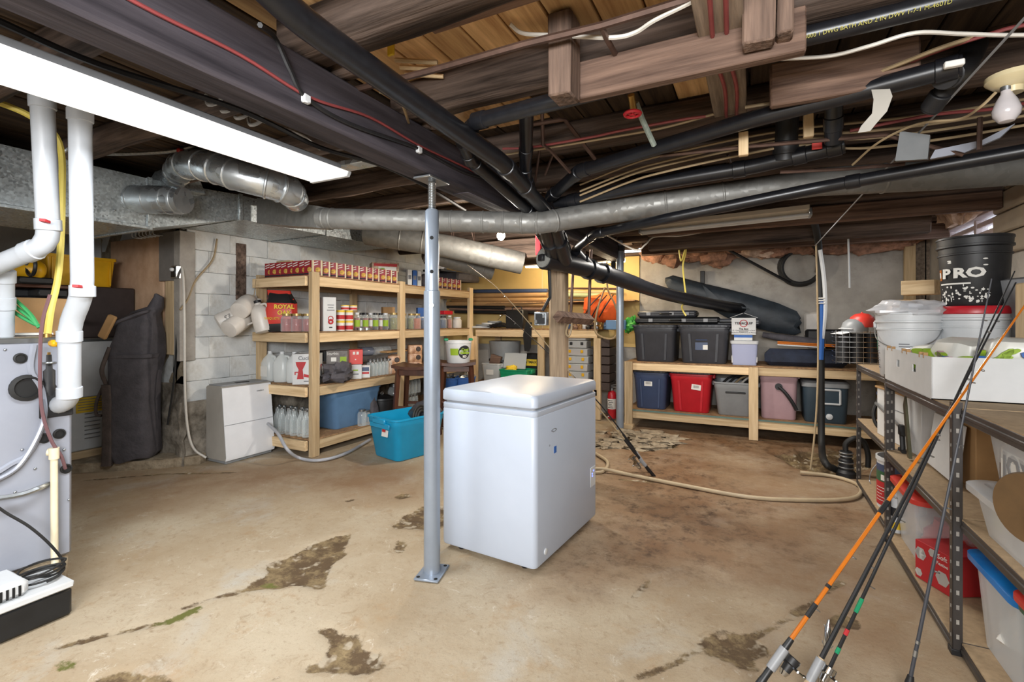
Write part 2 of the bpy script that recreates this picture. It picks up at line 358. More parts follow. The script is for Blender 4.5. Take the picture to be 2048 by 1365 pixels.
def sd(pl, x, y, closed=True):
    n = len(pl); best = 9.; ins = False
    for i in range(n if closed else n - 1):
        ax, ay = pl[i]; bx_, by = pl[(i + 1) % n]; dx, dy = bx_ - ax, by - ay
        t = max(0, min(1, ((x - ax) * dx + (y - ay) * dy) / (dx * dx + dy * dy + 1e-9)))
        best = min(best, hypot(x - ax - t * dx, y - ay - t * dy))
        if closed and (ay > y) != (by > y) and x < (bx_ - ax) * (y - ay) / (by - ay) + ax: ins = not ins
    return -best if ins else best
def bb(pl, m): return min(p[0] for p in pl) - m, max(p[0] for p in pl) + m, min(p[1] for p in pl) - m, max(p[1] for p in pl) + m
X0, X1, Y0, Y1, DX = -6., 1.75, -2.4, 6.6, .025
nx, ny = int((X1 - X0) / DX) + 1, int((Y1 - Y0) / DX) + 1
att = {k: [0.] * (nx * ny) for k in ('rubble', 'moss', 'damp_shade', 'brown')}; hz = [0.] * (nx * ny)
def paint(lst, key, soft, nzs, amp, depth=0, closed=True, width=0, top=1.):
    for pl in lst:
        a, b, c, d = bb(pl, soft + amp + width)
        for j in range(max(0, int((c - Y0) / DX)), min(ny, int((d - Y0) / DX) + 2)):
            for i in range(max(0, int((a - X0) / DX)), min(nx, int((b - X0) / DX) + 2)):
                x, y = X0 + i * DX, Y0 + j * DX
                s = sd(pl, x, y, closed) - width + amp * noise.fractal(V((x * nzs, y * nzs, 3.3)), 1., 2., 3)
                k = max(0, min(1, .5 - s / soft / 2)) * top
                if key and k > att[key][j * nx + i]: att[key][j * nx + i] = k
                if depth: hz[j * nx + i] = min(hz[j * nx + i], -depth * k * (1 + .5 * noise.noise(V((x * 22, y * 22, 0)))))
paint(RUB, 'rubble', .03, 7, .05, .012); paint(CRK, 'rubble', .028, 9, .018, .008, False, .012, .9); paint(MOSS, 'moss', .03, 9, .03)
paint(DAMP_SHADE, 'damp_shade', .3, 3, .22); paint(BRN, 'brown', .35, 2, .3); paint(PIT, 'rubble', .05, 5, .06, .07)
mb = MB(); mb.v = [V((X0 + (k % nx) * DX, Y0 + (k // nx) * DX, hz[k] + .004 * noise.noise(V(((k % nx) * DX * 2.2, (k // nx) * DX * 2.2, 1))) - .004)) for k in range(nx * ny)]
me = bpy.data.meshes.new('floor')
me.from_pydata(mb.v, [], [(j * nx + i, j * nx + i + 1, (j + 1) * nx + i + 1, (j + 1) * nx + i) for j in range(ny - 1) for i in range(nx - 1)])
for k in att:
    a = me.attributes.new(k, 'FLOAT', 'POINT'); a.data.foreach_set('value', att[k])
me.polygons.foreach_set('use_smooth', [True] * len(me.polygons))
floor = bpy.data.objects.new('floor', me); COL.objects.link(floor); floor['kind'] = 'structure'
def floormat():
    m, t, p = base('worn_concrete_floor'); L = t.links.new
    tc = nd(t, 'ShaderNodeTexCoord')
    def N(s, det=8, ro=.6, dist=0):
        n = nd(t, 'ShaderNodeTexNoise'); n.inputs['Scale'].default_value = s; n.inputs['Detail'].default_value = det; n.inputs['Roughness'].default_value = ro; n.inputs['Distortion'].default_value = dist
        L(tc.outputs['Object'], n.inputs['Vector']); return n.outputs['Fac']
    def R(f, a, b):
        r = nd(t, 'ShaderNodeMapRange'); r.inputs['From Min'].default_value = a; r.inputs['From Max'].default_value = b; L(f, r.inputs['Value']); return r.outputs[0]
    def mix(f, a, b):
        x = nd(t, 'ShaderNodeMix', data_type='RGBA'); L(f, x.inputs[0])
        for s, q in ((x.inputs[6], a), (x.inputs[7], b)):
            if isinstance(q, str): s.default_value = (*hx(q), 1)
            else: L(q, s)
        return x.outputs[2]
    def A(n): a = nd(t, 'ShaderNodeAttribute', attribute_name=n); return a.outputs['Fac']
    def ma(op, a, b):
        x = nd(t, 'ShaderNodeMath', operation=op)
        for s, q in ((x.inputs[0], a), (x.inputs[1], b)):
            if isinstance(q, (int, float)): s.default_value = q
            else: L(q, s)
        return x.outputs[0]
    c = mix(R(N(1.3, 9, .65), .38, .64), '#a49176', '#b7a992')
    c = mix(R(N(2.1, 6, .6, .6), .56, .74), c, '#b4aea2')
    c = mix(R(N(4.5, 9, .75), .56, .8), c, '#a3845f')
    c = mix(R(N(14, 9, .8, .8), .54, .7), c, '#958166')
    c = mix(R(N(8, 9, .85, 1.5), .58, .66), c, '#c9bfae')
    c = mix(R(N(38, 5, .8), .58, .78), c, '#836c52')
    c = mix(R(N(150, 3, .9), .60, .74), c, '#8d7a62')
    br = ma('MULTIPLY', A('brown'), R(N(2.4, 9, .7), .2, .6)); c = mix(ma('MULTIPLY', br, .85), c, '#86684c')
    dm = ma('MULTIPLY', A('damp_shade'), R(N(3, 9, .7), .25, .62)); c = mix(dm, c, '#77583d')
    dm2 = ma('MULTIPLY', A('damp_shade'), R(N(9, 9, .8), .48, .64)); c = mix(dm2, c, '#4a3524')
    fine = N(40, 8, .75); vo = nd(t, 'ShaderNodeTexVoronoi'); vo.inputs['Scale'].default_value = 13; dv_ = nd(t, 'ShaderNodeTexNoise'); dv_.inputs['Scale'].default_value = 14; dv_.inputs['Detail'].default_value = 6; L(tc.outputs['Object'], dv_.inputs['Vector']); vm = nd(t, 'ShaderNodeVectorMath', operation='MULTIPLY_ADD'); vm.inputs[1].default_value = (.12, .12, .12); L(dv_.outputs['Color'], vm.inputs[0]); L(tc.outputs['Object'], vm.inputs[2]); L(vm.outputs[0], vo.inputs['Vector'])
    rb = R(ma('ADD', A('rubble'), ma('MULTIPLY', ma('SUBTRACT', fine, .5), .9)), .38, .55)
    rc = mix(R(N(30, 8, .8), .35, .65), '#6f5c42', '#94815f'); rc = mix(R(N(7, 9, .75), .46, .56), '#5c4a35', rc); rc = mix(ma('MULTIPLY', R(vo.outputs['Distance'], .42, .3), R(N(5, 4, .6), .46, .52)), rc, '#aa9d88'); c = mix(rb, c, rc)
    ms = R(ma('ADD', A('moss'), ma('MULTIPLY', ma('SUBTRACT', fine, .5), 1.)), .4, .6); c = mix(ms, c, '#626230')
    L(c, p.inputs['Base Color']); p.inputs['Specular IOR Level'].default_value = .3
    rgh = nd(t, 'ShaderNodeMapRange'); rgh.inputs['To Min'].default_value = .75; rgh.inputs['To Max'].default_value = .5; L(dm, rgh.inputs['Value']); L(rgh.outputs[0], p.inputs['Roughness'])
    h = ma('ADD', ma('MULTIPLY', fine, .5), ma('ADD', ma('MULTIPLY', N(9, 9, .75), .8), ma('MULTIPLY', ma('MULTIPLY', vo.outputs['Distance'], rb), -1.2)))
    b = nd(t, 'ShaderNodeBump'); b.inputs['Strength'].default_value = .5; b.inputs['Distance'].default_value = .012; L(h, b.inputs['Height']); L(b.outputs['Normal'], p.inputs['Normal'])
    return m
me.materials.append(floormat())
# walls
WL, WB, WR, RX = -4.45, 6.45, 1.6, -5.9
def rough_panel(mb, o, ux, uy, nxs, nys, amp, f=3, seed=0):
    """a bumpy sheet: origin o, edge vectors ux, uy"""
    o, ux, uy = V(o), V(ux), V(uy); n = ux.cross(uy).normalized(); vs = []; fs = []
    for j in range(nys + 1):
        for i in range(nxs + 1):
            q = o + ux * (i / nxs) + uy * (j / nys); vs.append(q + n * amp * noise.fractal(q * f + V((seed, 0, 0)), 1., 2., 4))
    for j in range(nys):
        for i in range(nxs): fs.append((j * (nxs + 1) + i, j * (nxs + 1) + i + 1, (j + 1) * (nxs + 1) + i + 1, (j + 1) * (nxs + 1) + i))
    mb.add(vs, fs)
mb = MB(); mb.bx(WL - .2, WL - .02, 2.5, WB + .15, -.1, 2.36).bx(RX, WL - .02, 2.5, 2.68, -.1, 2.36).bx(RX - .15, RX, -2.4, 2.68, -.1, 2.36)
wall_left = struct(mb, 'wall_left', M['block'], loc=(0, 0, 0))
# concrete blocks laid on the left wall, rubble footing under them
BW, BH = .395, .195; cache = {}
def block(parent, x, y, z, w, t=.05, ax='y', m=None):
    key = (round(w, 3), ax)
    if key not in cache:
        d = (t, w - .002, BH - .002) if ax == 'y' else (w - .002, t, BH - .002)
        o = obj(MB().box((0, 0, 0), d, .005), 'block', m or M['block'], parent, (x, y, z)); cache[key] = o.data
    else:
        o = bpy.data.objects.new('block', cache[key]); COL.objects.link(o); o.parent = parent; o.location = (x, y, z)
    return o
for k in range(9):
    z = .52 + BH * k + BH / 2; y = 2.5 + (0 if k % 2 else -BW / 2)
    while y < 5.6:
        y0, y1 = max(2.5, y), min(y + BW, 6.4)
        if y1 - y0 > .05: block(wall_left, WL - .022 + random.uniform(-.005, .005), (y0 + y1) / 2, z, y1 - y0)
        y += BW
mb = MB(); rough_panel(mb, (WL + .05, 2.44, -.05), (0, 3.9, 0), (-.04, 0, .59), 80, 16, .05, 5)
rough_panel(mb, (RX, 2.44, -.05), (RX * -1 + WL + .06, 0, 0), (0, .03, .75), 30, 14, .05, 5, 4)
struct(mb, 'rubble_footing', M['stone'], wall_left)
mb = MB(); rough_panel(mb, (-5.9, 2.5, .6), (1.45, 0, 0), (0, 0, 1.76), 20, 16, .012, 4); struct(mb, 'pillar_face', M['concrete'], wall_left)
mb = MB(); mb.bx(WL - .2, WR + .2, WB, WB + .15, -.1, 2.1)
wall_back = struct(mb, 'wall_back', M['plaster'], loc=(0, 0, 0))
mb = MB(); rough_panel(mb, (-1.33, WB - .012, -.05), (2.95, 0, 0), (0, 0, 2.14), 60, 30, .012, 3); struct(mb, 'plaster_skim', M['plaster'], wall_back)
mb = MB(); mb.bx(-4.4, -1.36, WB - .02, WB - .002, .9, 2.14); struct(mb, 'yellow_panel', M['yellowwall'], wall_back)  # plain yellow panel over part of the plaster
mb = MB(); mb.bx(-2.75, -2.735, WB - .026, WB - .02, .9, 2.14).bx(-1.65, -1.635, WB - .026, WB - .02, .9, 2.14); struct(mb, 'panel_seam', M['pine_z'], wall_back)
# right wall with its low window
wy0, wy1, wz0, wz1 = 4.75, 5.95, 1.72, 2.13
mb = MB(); mb.bx(WR, WR + .2, -2.4, wy0, -.1, 2.36).bx(WR, WR + .2, wy1, WB + .15, -.1, 2.36).bx(WR, WR + .2, wy0, wy1, -.1, wz0).bx(WR, WR + .2, wy0, wy1, wz1, 2.36)
wall_right = struct(mb, 'wall_right', M['plaster'], loc=(0, 0, 0))
M['windowframe'] = mat('pinkish_window_paint', '#c9bcbc', .5, 0, .06); M['pane'] = clear('window_glass', fac=.06, r=.02)
win = struct(MB().bx(WR - .01, WR + .2, wy0, wy0 + .05, wz0, wz1, .004).bx(WR - .01, WR + .2, wy1 - .05, wy1, wz0, wz1, .004).bx(WR - .01, WR + .2, wy0, wy1, wz0, wz0 + .05, .004).bx(WR - .01, WR + .2, wy0, wy1, wz1 - .05, wz1, .004), 'window_1', M['windowframe'], loc=(0, 0, 0))
for zz in (wz1 - .12, wz1 - .2): struct(MB().bx(WR + .04, WR + .1, wy0 + .05, wy1 - .05, zz, zz + .04, .004), 'sash_rail', M['windowframe'], win)
struct(MB().bx(WR + .07, WR + .078, wy0 + .05, wy1 - .05, wz0 + .05, wz1 - .05), 'pane', M['pane'], win)
struct(MB().bx(WR + .03, WR + .11, 5.3, 5.34, wz0 + .05, wz1 - .05, .004), 'mullion', M['windowframe'], win)
mb = MB()
for k in range(4): mb.bx(WR - .03 - .006 * k, WR - .002, 3.9, 4.74, 1.72 + .15 * k, 1.865 + .15 * k, .006)
M['siding'] = mat('beige_siding', '#a39684', .6, 0, .06)
for k in range(4): struct(MB().bx(WR - .05, WR - .002, 4.0, 4.74, 1.72 + .15 * k, 1.862 + .15 * k, .012), 'siding_board', M['siding'], wall_right)
struct(MB().bx(-6.05, WR + .2, -2.55, -2.4, -.1, 2.36), 'wall_front', M['plaster'], loc=(0, 0, 0))
# ledge at the foot of the furnace recess
lp = [(-5.89, 1.3), (-5.2, 1.72), (-5.0, 1.94), (-4.75, 2.12), (-4.5, 2.33), (-4.34, 2.56), (-4.36, 2.62), (-4.47, 2.62), (-4.47, 2.49), (-5.89, 2.49)]
mb = MB(); mb.loft([[(x, y, z) for x, y in lp] for z in (-.05, .03, .075)], False, True); mb.jit(.012, 6)
struct(mb, 'trim_1', M['concrete'])
# ceiling: slab of darkness above, planks, joists, beam
ceiling = struct(MB().bx(-6.05, WR + .2, -2.55, WB + .15, 2.32, 2.42), 'ceiling', M['joist'], loc=(0, 0, 0))
x = -5.95; first = {}
while x < WR:
    wd = .152
    for a, b in ((-2.4, 1.9 + .5 * random.random()), (0, WB)):
        if a == 0: a = b0
        b0 = b
        L_ = b - a; key = round(L_, 2)
        o = obj(MB().bx(-wd / 2 + .0035, wd / 2 - .0035, -L_ / 2 + .001, L_ / 2 - .001, -.012, .012, .003), 'plank', M['subfloor'] if -1.6 < x < .0 and b < 3 else M['dark_floor'], ceiling, (x + wd / 2, (a + b) / 2, 2.302 + random.uniform(-.003, .003)))  # near boards by the beam pale, all others dark brown
    x += wd
def log(y, x0, x1, w, h, z0, seed, m):
    rings = []; n = max(6, int((x1 - x0) / .16))
    for i in range(n + 1):
        x = x0 + (x1 - x0) * i / n
        a = noise.noise(V((x * 1.1, seed * 3.1, 0))) * .018; b = noise.noise(V((x * 1.6, seed * 5.7, 9))) * .014
        ww, hh = w * (1 + b), h
        rg = []
        for k in range(10):
            t = 2 * pi * k / 10 + .31
            ex = .55
            cy = abs(cos(t)) ** ex * (1 if cos(t) > 0 else -1); cz = abs(sin(t)) ** ex * (1 if sin(t) > 0 else -1)
            j = .008 * noise.noise(V((x * 4, k * 2.3, seed)))
            rg.append((x, y + a + cy * (ww / 2 + j), z0 + h / 2 + b * (1 if cz < 0 else 0) + cz * (hh / 2 + (j if cz < 0 else 0))))
        rings.append(rg)
    return obj(MB().loft(rings), 'joist', m, ceiling, ang=60)
jy = [-1.6, -1.0, -.4, .12, .66, 1.19, 1.74, 2.46, 3.0, 3.55, 4.1, 4.65, 5.2, 5.72, 6.15]
for i, y in enumerate(jy):
    log(y, -1.46 + .06 * random.random(), WR, .17 + .02 * random.random(), .14, 2.165, i + 1, M['joist'])
    log(y + .16, -5.9 if y + .16 > 4.35 else -3.52, -1.3 - .1 * random.random(), .1, .135, 2.17, i + 40, M['joist'])
obj(MB().bx(-1.53, -1.385, -2.4, 5.75, 1.955, 2.165, .012).jit(.006, 2), 'beam', M['beam'], ceiling)
obj(MB().bx(-1.50, -1.40, 2.25, 2.85, 1.951, 1.957, .002), 'beam_patch', M['beam'], ceiling)
# sill and header timbers on the back wall, insulation stuffed between
obj(MB().bx(-4.4, WR, WB - .06, WB + .1, 2.1, 2.15, .006).jit(.01, 3), 'sill_timber', M['joist'], ceiling)
obj(MB().bx(-1.2, WR, 5.78, 5.86, 2.02, 2.17, .01).jit(.012, 3), 'header_timber', M['joist_red'], ceiling)
obj(MB().bx(-.9, 1.55, 4.55, 4.63, 2.03, 2.17, .01).jit(.014, 3), 'header_timber', M['joist_red'], ceiling)
obj(MB().bx(-1.0, 1.3, 5.1, 5.2, 1.98, 2.16, .01).jit(.016, 3), 'header_timber', M['joist'], ceiling)
obj(MB().bx(-3.4, -1.5, 4.5, 4.62, 1.9, 2.1, .01).jit(.014, 3), 'header_timber', M['joist'], ceiling)
obj(MB().bx(-3.2, -1.5, 5.5, 5.62, 1.95, 2.14, .01).jit(.014, 3), 'header_timber', M['joist'], ceiling)
def lump(c, d, n=10, seed=0, a=.35):
    b = MB().sphere((0, 0, 0), 1, n * 2)
    for p in b.v:
        p *= 1 + a * noise.fractal(p * 1.6 + V((seed, 0, 0)), 1., 2., 4)
        p.x = p.x * d[0] + c[0]; p.y = p.y * d[1] + c[1]; p.z = p.z * d[2] + c[2]
    return b
for k, (u, v, dx, dz, mm) in enumerate([(1310, 508, .16, .1, 'insul'), (1345, 518, .17, .1, 'insul'), (1388, 503, .2, .11, 'insul'), (1432, 516, .18, .1, 'insul'), (1470, 495, .2, .11, 'insul'), (1510, 500, .22, .1, 'insul2'), (1548, 498, .18, .1, 'insul'), (1620, 495, .24, .1, 'insul'), (1680, 488, .22, .1, 'insul'), (1740, 480, .24, .12, 'insul'), (1795, 478, .2, .12, 'insul')]):
    q = P(u, v, Y=6.32)
    W(lump(q, (dx, .09, dz), 10, k * 2.3, .5), 'insulation_batt', M[mm], 'sagging brown insulation batt above the %s' % ['metal post side of the back wall', 'rolled tarp end', 'rolled tarp top', 'black pole middle', 'black pole upper end', 'grey wall, the pink bulging one', 'gap beside the pink bulging batt', 'coiled black hose', 'upright drain hose', 'thin hanging white rod', 'pine stud top'][k], 'insulation', 'insulation along the back wall sill')
q = P(1915, 415, X=1.45); W(lump(q, (.1, .34, .13), 12, 5, .6), 'insulation_batt', M['insul2'], 'big pale pink insulation clump hanging over the window', 'insulation')
# pine stud and planks in the far corner
q = P(1821, 500, Y=6.3); W(MB().bx(q.x - .045, q.x + .045, 6.3, 6.36, 1.1, 2.16, .003), 'pine_stud', M['pine_z'], 'upright pine stud against the back wall beside the window corner', 'stud')
for k, u in enumerate((1841, 1862)):
    q = P(u, 500, Y=6.36); W(MB().bx(q.x - .05, q.x + .05, 6.36, 6.385, .9, 2.1, .003), 'weathered_plank', M['board_grey'], ['weathered upright plank next to the pine stud', 'weathered upright plank in the wall corner under the window'][k], 'plank')
# ================================================================ drains and ducts overhead
def run(name, label, cat, pts, r, m, coup=(), cm=None, smooth=0, group=None, cw=.03, cr_=1.14, n=14):
    """a pipe run: straight lengths with elbows where it turns, couplings at given (point index, fraction)"""
    pts = [V(p) for p in pts]; o = T(name, label, cat, (pts[0].x, pts[0].y, min(p.z for p in pts)), 0, group)
    path = cr(pts, smooth) if smooth else pts
    if not smooth and len(pts) > 2:                       # round the corners
        q = [pts[0]]
        for i in range(1, len(pts) - 1):
            a, b, c = pts[i - 1:i + 2]; k = min(r * 1.6, (a - b).length * .45, (c - b).length * .45)
            s, e = b + (a - b).normalized() * k, b + (c - b).normalized() * k
            q += [s * (1 - t) ** 2 + b * 2 * t * (1 - t) + e * t * t for t in (0, .33, .67, 1)]
        path = q + [pts[-1]]
    obj(MB().tube(path, r, n), 'pipe', m, o, world=True)
    for i, f in coup:
        a, b = pts[i], pts[i + 1]; c = a.lerp(b, f); d = (b - a).normalized()
        obj(MB().tube([c - d * cw, c - d * cw * .9, c + d * cw * .9, c + d * cw], [r * 1.02, r * cr_, r * cr_, r * 1.02], n), 'coupling', cm or m, o, world=True)
    return o
A = M['abs']
pA = [P(470, -85, z=2.09), P(600, 40, z=2.06), P(1000, 322, z=1.99), P(1062, 388, z=1.965), P(1108, 440, z=1.93), P(1132, 500, d=3.55)]
e_ = pA[0] + (pA[0] - pA[1]) * 3; e_.z = 2.10; pA.insert(0, e_)
run('drain_pipe', 'long black drain pipe slanting past the big beam under the pine boards', 'pipe', pA, .041, A, [(3, .2), (3, .8), (4, .7), (5, .5)], cw=.035)
run('drain_pipe', 'black drain pipe tucked along the big beam behind the long slanting one', 'pipe', [P(925, 285, z=2.06), P(940, 318, z=2.03), P(1062, 425, d=3.0), P(1100, 505, d=3.6)], .033, A, [(0, .9), (1, .1), (1, .95), (2, .5)])
run('drain_pipe', 'short black drain pipe running under the log joist to the square wood block', 'pipe', [P(935, 290, d=2.15), P(945, 245, d=2.0), P(1110, 203, d=1.78), P(1260, 165, d=1.66)], .032, A, [(0, .6), (1, .1)])
run('drain_pipe', 'upright black drain pipe dropping behind the pipe junction', 'pipe', [P(1053, 215, d=2.05), P(1052, 300, d=2.4), P(1050, 352, d=2.62), P(1068, 395, d=2.9)], .032, A, [(1, .05), (1, .8), (2, .3)])
run('drain_pipe', 'black drain pipe climbing from the junction and running under the ceiling to the taped elbow', 'pipe', [P(1100, 395, d=3.0), P(1160, 342, d=2.62), P(1500, 240, d=1.98), P(1925, 130, d=1.56)], .034, A, [(0, .15), (0, .9), (1, .03), (2, .94)])
run('drain_pipe', 'black drain pipe with an orange tag behind the short pine blocks', 'pipe', [P(1112, 408, d=3.05), P(1300, 368, d=2.7), P(1500, 335, d=2.45), P(1690, 290, d=2.2)], .037, A, [(0, .2), (1, .9), (2, .55), (2, .9)])
run('drain_pipe', 'thin black drain pipe below the grey duct from the junction to the window corner', 'pipe', [P(1150, 500, d=3.75), P(1190, 468, d=3.2), P(1330, 438, d=2.68), P(1640, 375, d=2.35), P(2040, 304, d=1.87), P(2040, 304, d=1.87) + (P(2040, 304, d=1.87) - P(1640, 375, d=2.35)) * .85], .029, A, [(0, .8), (1, .1), (3, .2)])
q = run('drain_pipe', 'fat black drain pipe with yellow print under the joists beside the doubled wood block', 'pipe', [P(1530, 92, z=2.135), P(1700, 52, z=2.135), P(2060, -38, z=2.135), P(2060, -38, z=2.135) * 2 - P(1700, 52, z=2.135)], .03, A, [])
M['printyellow'] = M['inkyellow']
main = T('main_drain', 'big black main drain with square-plugged cleanout, sagging to the back wall', 'pipe', P(1095, 518, d=3.6))
mp = [P(1090, 517, d=3.55), P(1150, 530, d=3.75), P(1225, 553, d=4.1), P(1330, 588, d=4.7), P(1430, 610, d=5.3), P(1510, 620, d=5.65), P(1592, 620, d=5.95)]
obj(MB().tube(cr(mp, 5), [.078] * 7 + [.07] * 6 + [.062] * 18, 16), 'pipe', A, main, world=True)
d0 = (mp[0] - mp[1]).normalized()
obj(MB().tube([mp[0] - d0 * .05, mp[0] + d0 * .012], .084, 18), 'hub', A, main, world=True)
cap = obj(MB().tube([mp[0] + d0 * .004, mp[0] + d0 * .024], .07, 24), 'cleanout_cap', mat('grey_cap', '#9c9d98', .45, .2, .15, 30), main, world=True)
Rm = d0.to_track_quat('Z', 'Y').to_matrix()
obj(MB().box(mp[0] + d0 * .036, (.05, .05, .03), .004, R=Rm), 'square_plug', M['abs_dull'], cap, world=True)
for a, b in ((P(1105, 440, d=3.1), P(1128, 520, d=3.62)), (P(1090, 455, d=3.15), P(1108, 512, d=3.58)), (P(1150, 505, d=3.7), P(1175, 535, d=3.85))):
    obj(MB().tube([a, a.lerp(b, .5), a.lerp(b, .5), b], [.048, .048, .06, .06], 14), 'wye_branch', A, main, world=True)
for f in (.06, .12):
    c = mp[1].lerp(mp[2], f * 6); dd = (mp[2] - mp[1]).normalized(); obj(MB().tube([c - dd * .02, c + dd * .02], .086, 16), 'coupling', A, main, world=True)
# end cap, tape and tags
q = P(1925, 140, d=1.56)
W(MB().box(P(1908, 128, d=1.53), (.05, .02, .02), .003), 'masking_tape', M['paper'], 'scrap of pale tape wrapped on the drain elbow by the bulb', 'tape')
run('drain_elbow', 'dull black drain elbow turning up beside the white lamp holder', 'pipe', [P(1890, 155, d=1.6), P(1925, 140, d=1.65), P(1950, 90, d=1.75)], .038, M['abs_dull'], [(0, .4)])
run('trap_pipe', 'curved black trap pipe hanging below the drain elbow', 'pipe', [P(1860, 220, d=1.75), P(1880, 190, d=1.7), P(1915, 150, d=1.7)], .03, M['abs_dull'], [(0, .6)])
tp = [P(1758, 168, d=1.69), P(1766, 196, d=1.66), P(1759, 225, d=1.66), P(1737, 250, d=1.67), P(1728, 264, d=1.67)]
mb = MB(); wd = .035
mb.loft([[p + V((-wd, 0, 0)) * k, p + V((wd, 0, 0)) * k, p + V((wd, .002, 0)) * k, p + V((-wd, .002, 0)) * k] for p, k in zip(tp, (.7, .75, .6, .6, .5))])
W(mb, 'masking_tape', mat('grey_tape', '#b3aea4', .5, 0, .05), 'long loose strip of masking tape dangling from the black drain', 'tape')
q = P(1634, 292, d=2.2); W(MB().box(q, (.04, .006, .03), .001), 'pipe_tag', M['redbright'], 'small orange-red tag on the black drain', 'tag')
q = P(1675, 250, d=2.0); run('drain_stub', 'wrapped black vertical drain stub below the long ceiling drain', 'pipe', [P(1668, 205, d=2.0), P(1666, 285, d=2.1)], .033, A, [(0, .5)])
run('drain_stub', 'wide black vertical drain stub behind the pine blocks', 'pipe', [P(1575, 235, d=2.3), P(1570, 320, d=2.35)], .05, M['abs_dull'], [(0, .7)])
# -------------------------------------------------- sheet-metal ducts
TX = -3.62
du = T('trunk_duct', 'boxy galvanised trunk duct along the upper furnace wall', 'duct', (TX, 3., 1.87))
def ring(y, zb, zt, xf=TX, xb=-4.4): return [(xf, y, zb), (xf, y, zt), (xb, y, zt), (xb, y, zb)]
obj(MB().loft([ring(.35, 1.87, 2.2), ring(1.8, 1.87, 2.2)]), 'wide_section', M['galv'], du, world=True)
obj(MB().loft([ring(1.8, 1.87, 2.2), ring(2.44, 2.05, 2.24)], False, False), 'taper_section', M['galv'], du, world=True)
obj(MB().loft([ring(2.44, 2.05, 2.24), ring(4.25, 2.07, 2.24)]), 'narrow_section', M['galv'], du, world=True)
for y, zb, zt in ((1.8, 1.87, 2.2), (2.44, 2.05, 2.24), (3.3, 2.06, 2.24)):
    obj(MB().bx(TX - .01, TX + .012, y - .015, y + .015, zb - .012, zt + .01, .003).bx(-4.4, TX, y - .012, y + .012, zb - .012, zb, .003), 'seam_strip', M['galv'], du, world=True)
obj(MB().bx(TX - .015, TX + .015, .35, 1.8, 1.86, 1.88, .003), 'edge_flange', M['galv'], du, world=True)
for y, z in ((.9, 1.98), (1.3, 2.1), (1.6, 1.95)): obj(MB().sphere((TX + .002, y, z), .008, 8), 'screw', M['steel'], du, world=True)
def duct(name, label, pts, r, m, rings=(), n=20, rr_=1.03):
    pts = [V(p) for p in pts]; o = T(name, label, 'duct', (pts[0].x, pts[0].y, min(p.z for p in pts)))
    obj(MB().tube(pts, r, n), 'tube', m, o, world=True)
    R0 = r if not isinstance(r, (list, tuple)) else max(r)
    for i, f in rings:
        c = pts[i].lerp(pts[i + 1], f); d = (pts[i + 1] - pts[i]).normalized(); R1 = R0 if not isinstance(r, (list, tuple)) else r[i] * (1 - f) + r[i + 1] * f
        obj(MB().tube([c - d * .008, c - d * .003, c + d * .003, c + d * .008], [R1 * .995, R1 * rr_, R1 * rr_, R1 * .995], n), 'crimp_ring', m, o, world=True)
    return o
# capped stub out of the wide section
a = P(232, 400, X=TX + .01); b = a + V((.42, .08, .0))
a, b = P(228, 398, d=3.2), P(368, 401, d=3.12)
duct('stub_duct', 'open crimped stub duct sticking out of the trunk duct side', [a, a.lerp(b, .35), a.lerp(b, .9), b], [.088, .09, .09, .084], M['tin'], [(0, .9), (1, .35), (1, .8), (2, .2)])
# elbowed bright branch
mbx = MB(); q = P(350, 350, d=3.4)
mbx.loft([[(q.x - .16, q.y - .12, 2.16), (q.x + .12, q.y - .12, 2.16), (q.x + .12, q.y + .14, 2.16), (q.x - .16, q.y + .14, 2.16)], [(q.x - .08, q.y - .08, 2.3), (q.x + .09, q.y - .08, 2.3), (q.x + .09, q.y + .1, 2.3), (q.x - .08, q.y + .1, 2.3)]])
W(mbx, 'takeoff_boot', M['galv'], 'tapered metal boot on top of the trunk duct', 'duct')
el = [P(350, 354, d=3.3), P(364, 332, d=3.0), P(390, 328, d=2.85), P(430, 337, d=2.74), P(480, 353, d=2.7), P(540, 369, d=2.76), P(578, 381, d=2.85), P(592, 400, d=3.05)]
duct('branch_duct', 'shiny elbowed branch duct with a paper sticker over the trunk', el, [.08, .084, .085, .085, .085, .085, .083, .075], M['tin'], [(0, .5), (1, .5), (2, .5), (3, .1), (3, .75), (4, .9), (5, .5), (6, .3)], rr_=1.06)
q = P(392, 326, d=2.74); W(MB().box(q, (.05, .004, .05), 0, R=Matrix.Rotation(.4, 3, 'Y')), 'sticker', M['paper'], 'white barcode sticker on the shiny elbow duct', 'sticker')
# round duct crossing the cellar below the beam
a = P(556, 426, d=3.7)
bt = T('transition_boot', 'flared galvanised boot where the round duct leaves the trunk', 'duct', a)
r0 = [P(548, v, d=3.85) for v in (402, 452)]; r1 = [P(650, v, d=3.15) for v in (415, 458)]
n0 = V((.2, .75, 0)).normalized()
obj(MB().loft([[r0[0] - n0 * .13, r0[0] + n0 * .13, r0[1] + n0 * .13, r0[1] - n0 * .13], [r1[0] - n0 * .06, r1[0] + n0 * .06, r1[1] + n0 * .06, r1[1] - n0 * .06]]), 'boot', M['galv_dull'], bt, world=True)
cp = [P(640, 437, d=3.15), P(760, 440, d=3.05), P(920, 443, d=3.0), P(1035, 446, d=2.98), P(1085, 446, d=2.95), P(1130, 438, d=3.0), P(1300, 411, d=2.9), P(1640, 364, d=2.64), P(1900, 350, d=2.5), P(2200, 328, d=2.38)]
duct('round_duct', 'long round grey duct passing under the beam and away above the shelves', cp, [.066] * 5 + [.07, .074, .076, .076, .076], M['galv_dull'], [(0, .1), (0, .22), (1, .9), (2, .4), (2, .75), (3, .2), (3, .8), (4, .5), (6, .1), (6, .45), (7, .5)], rr_=1.05)
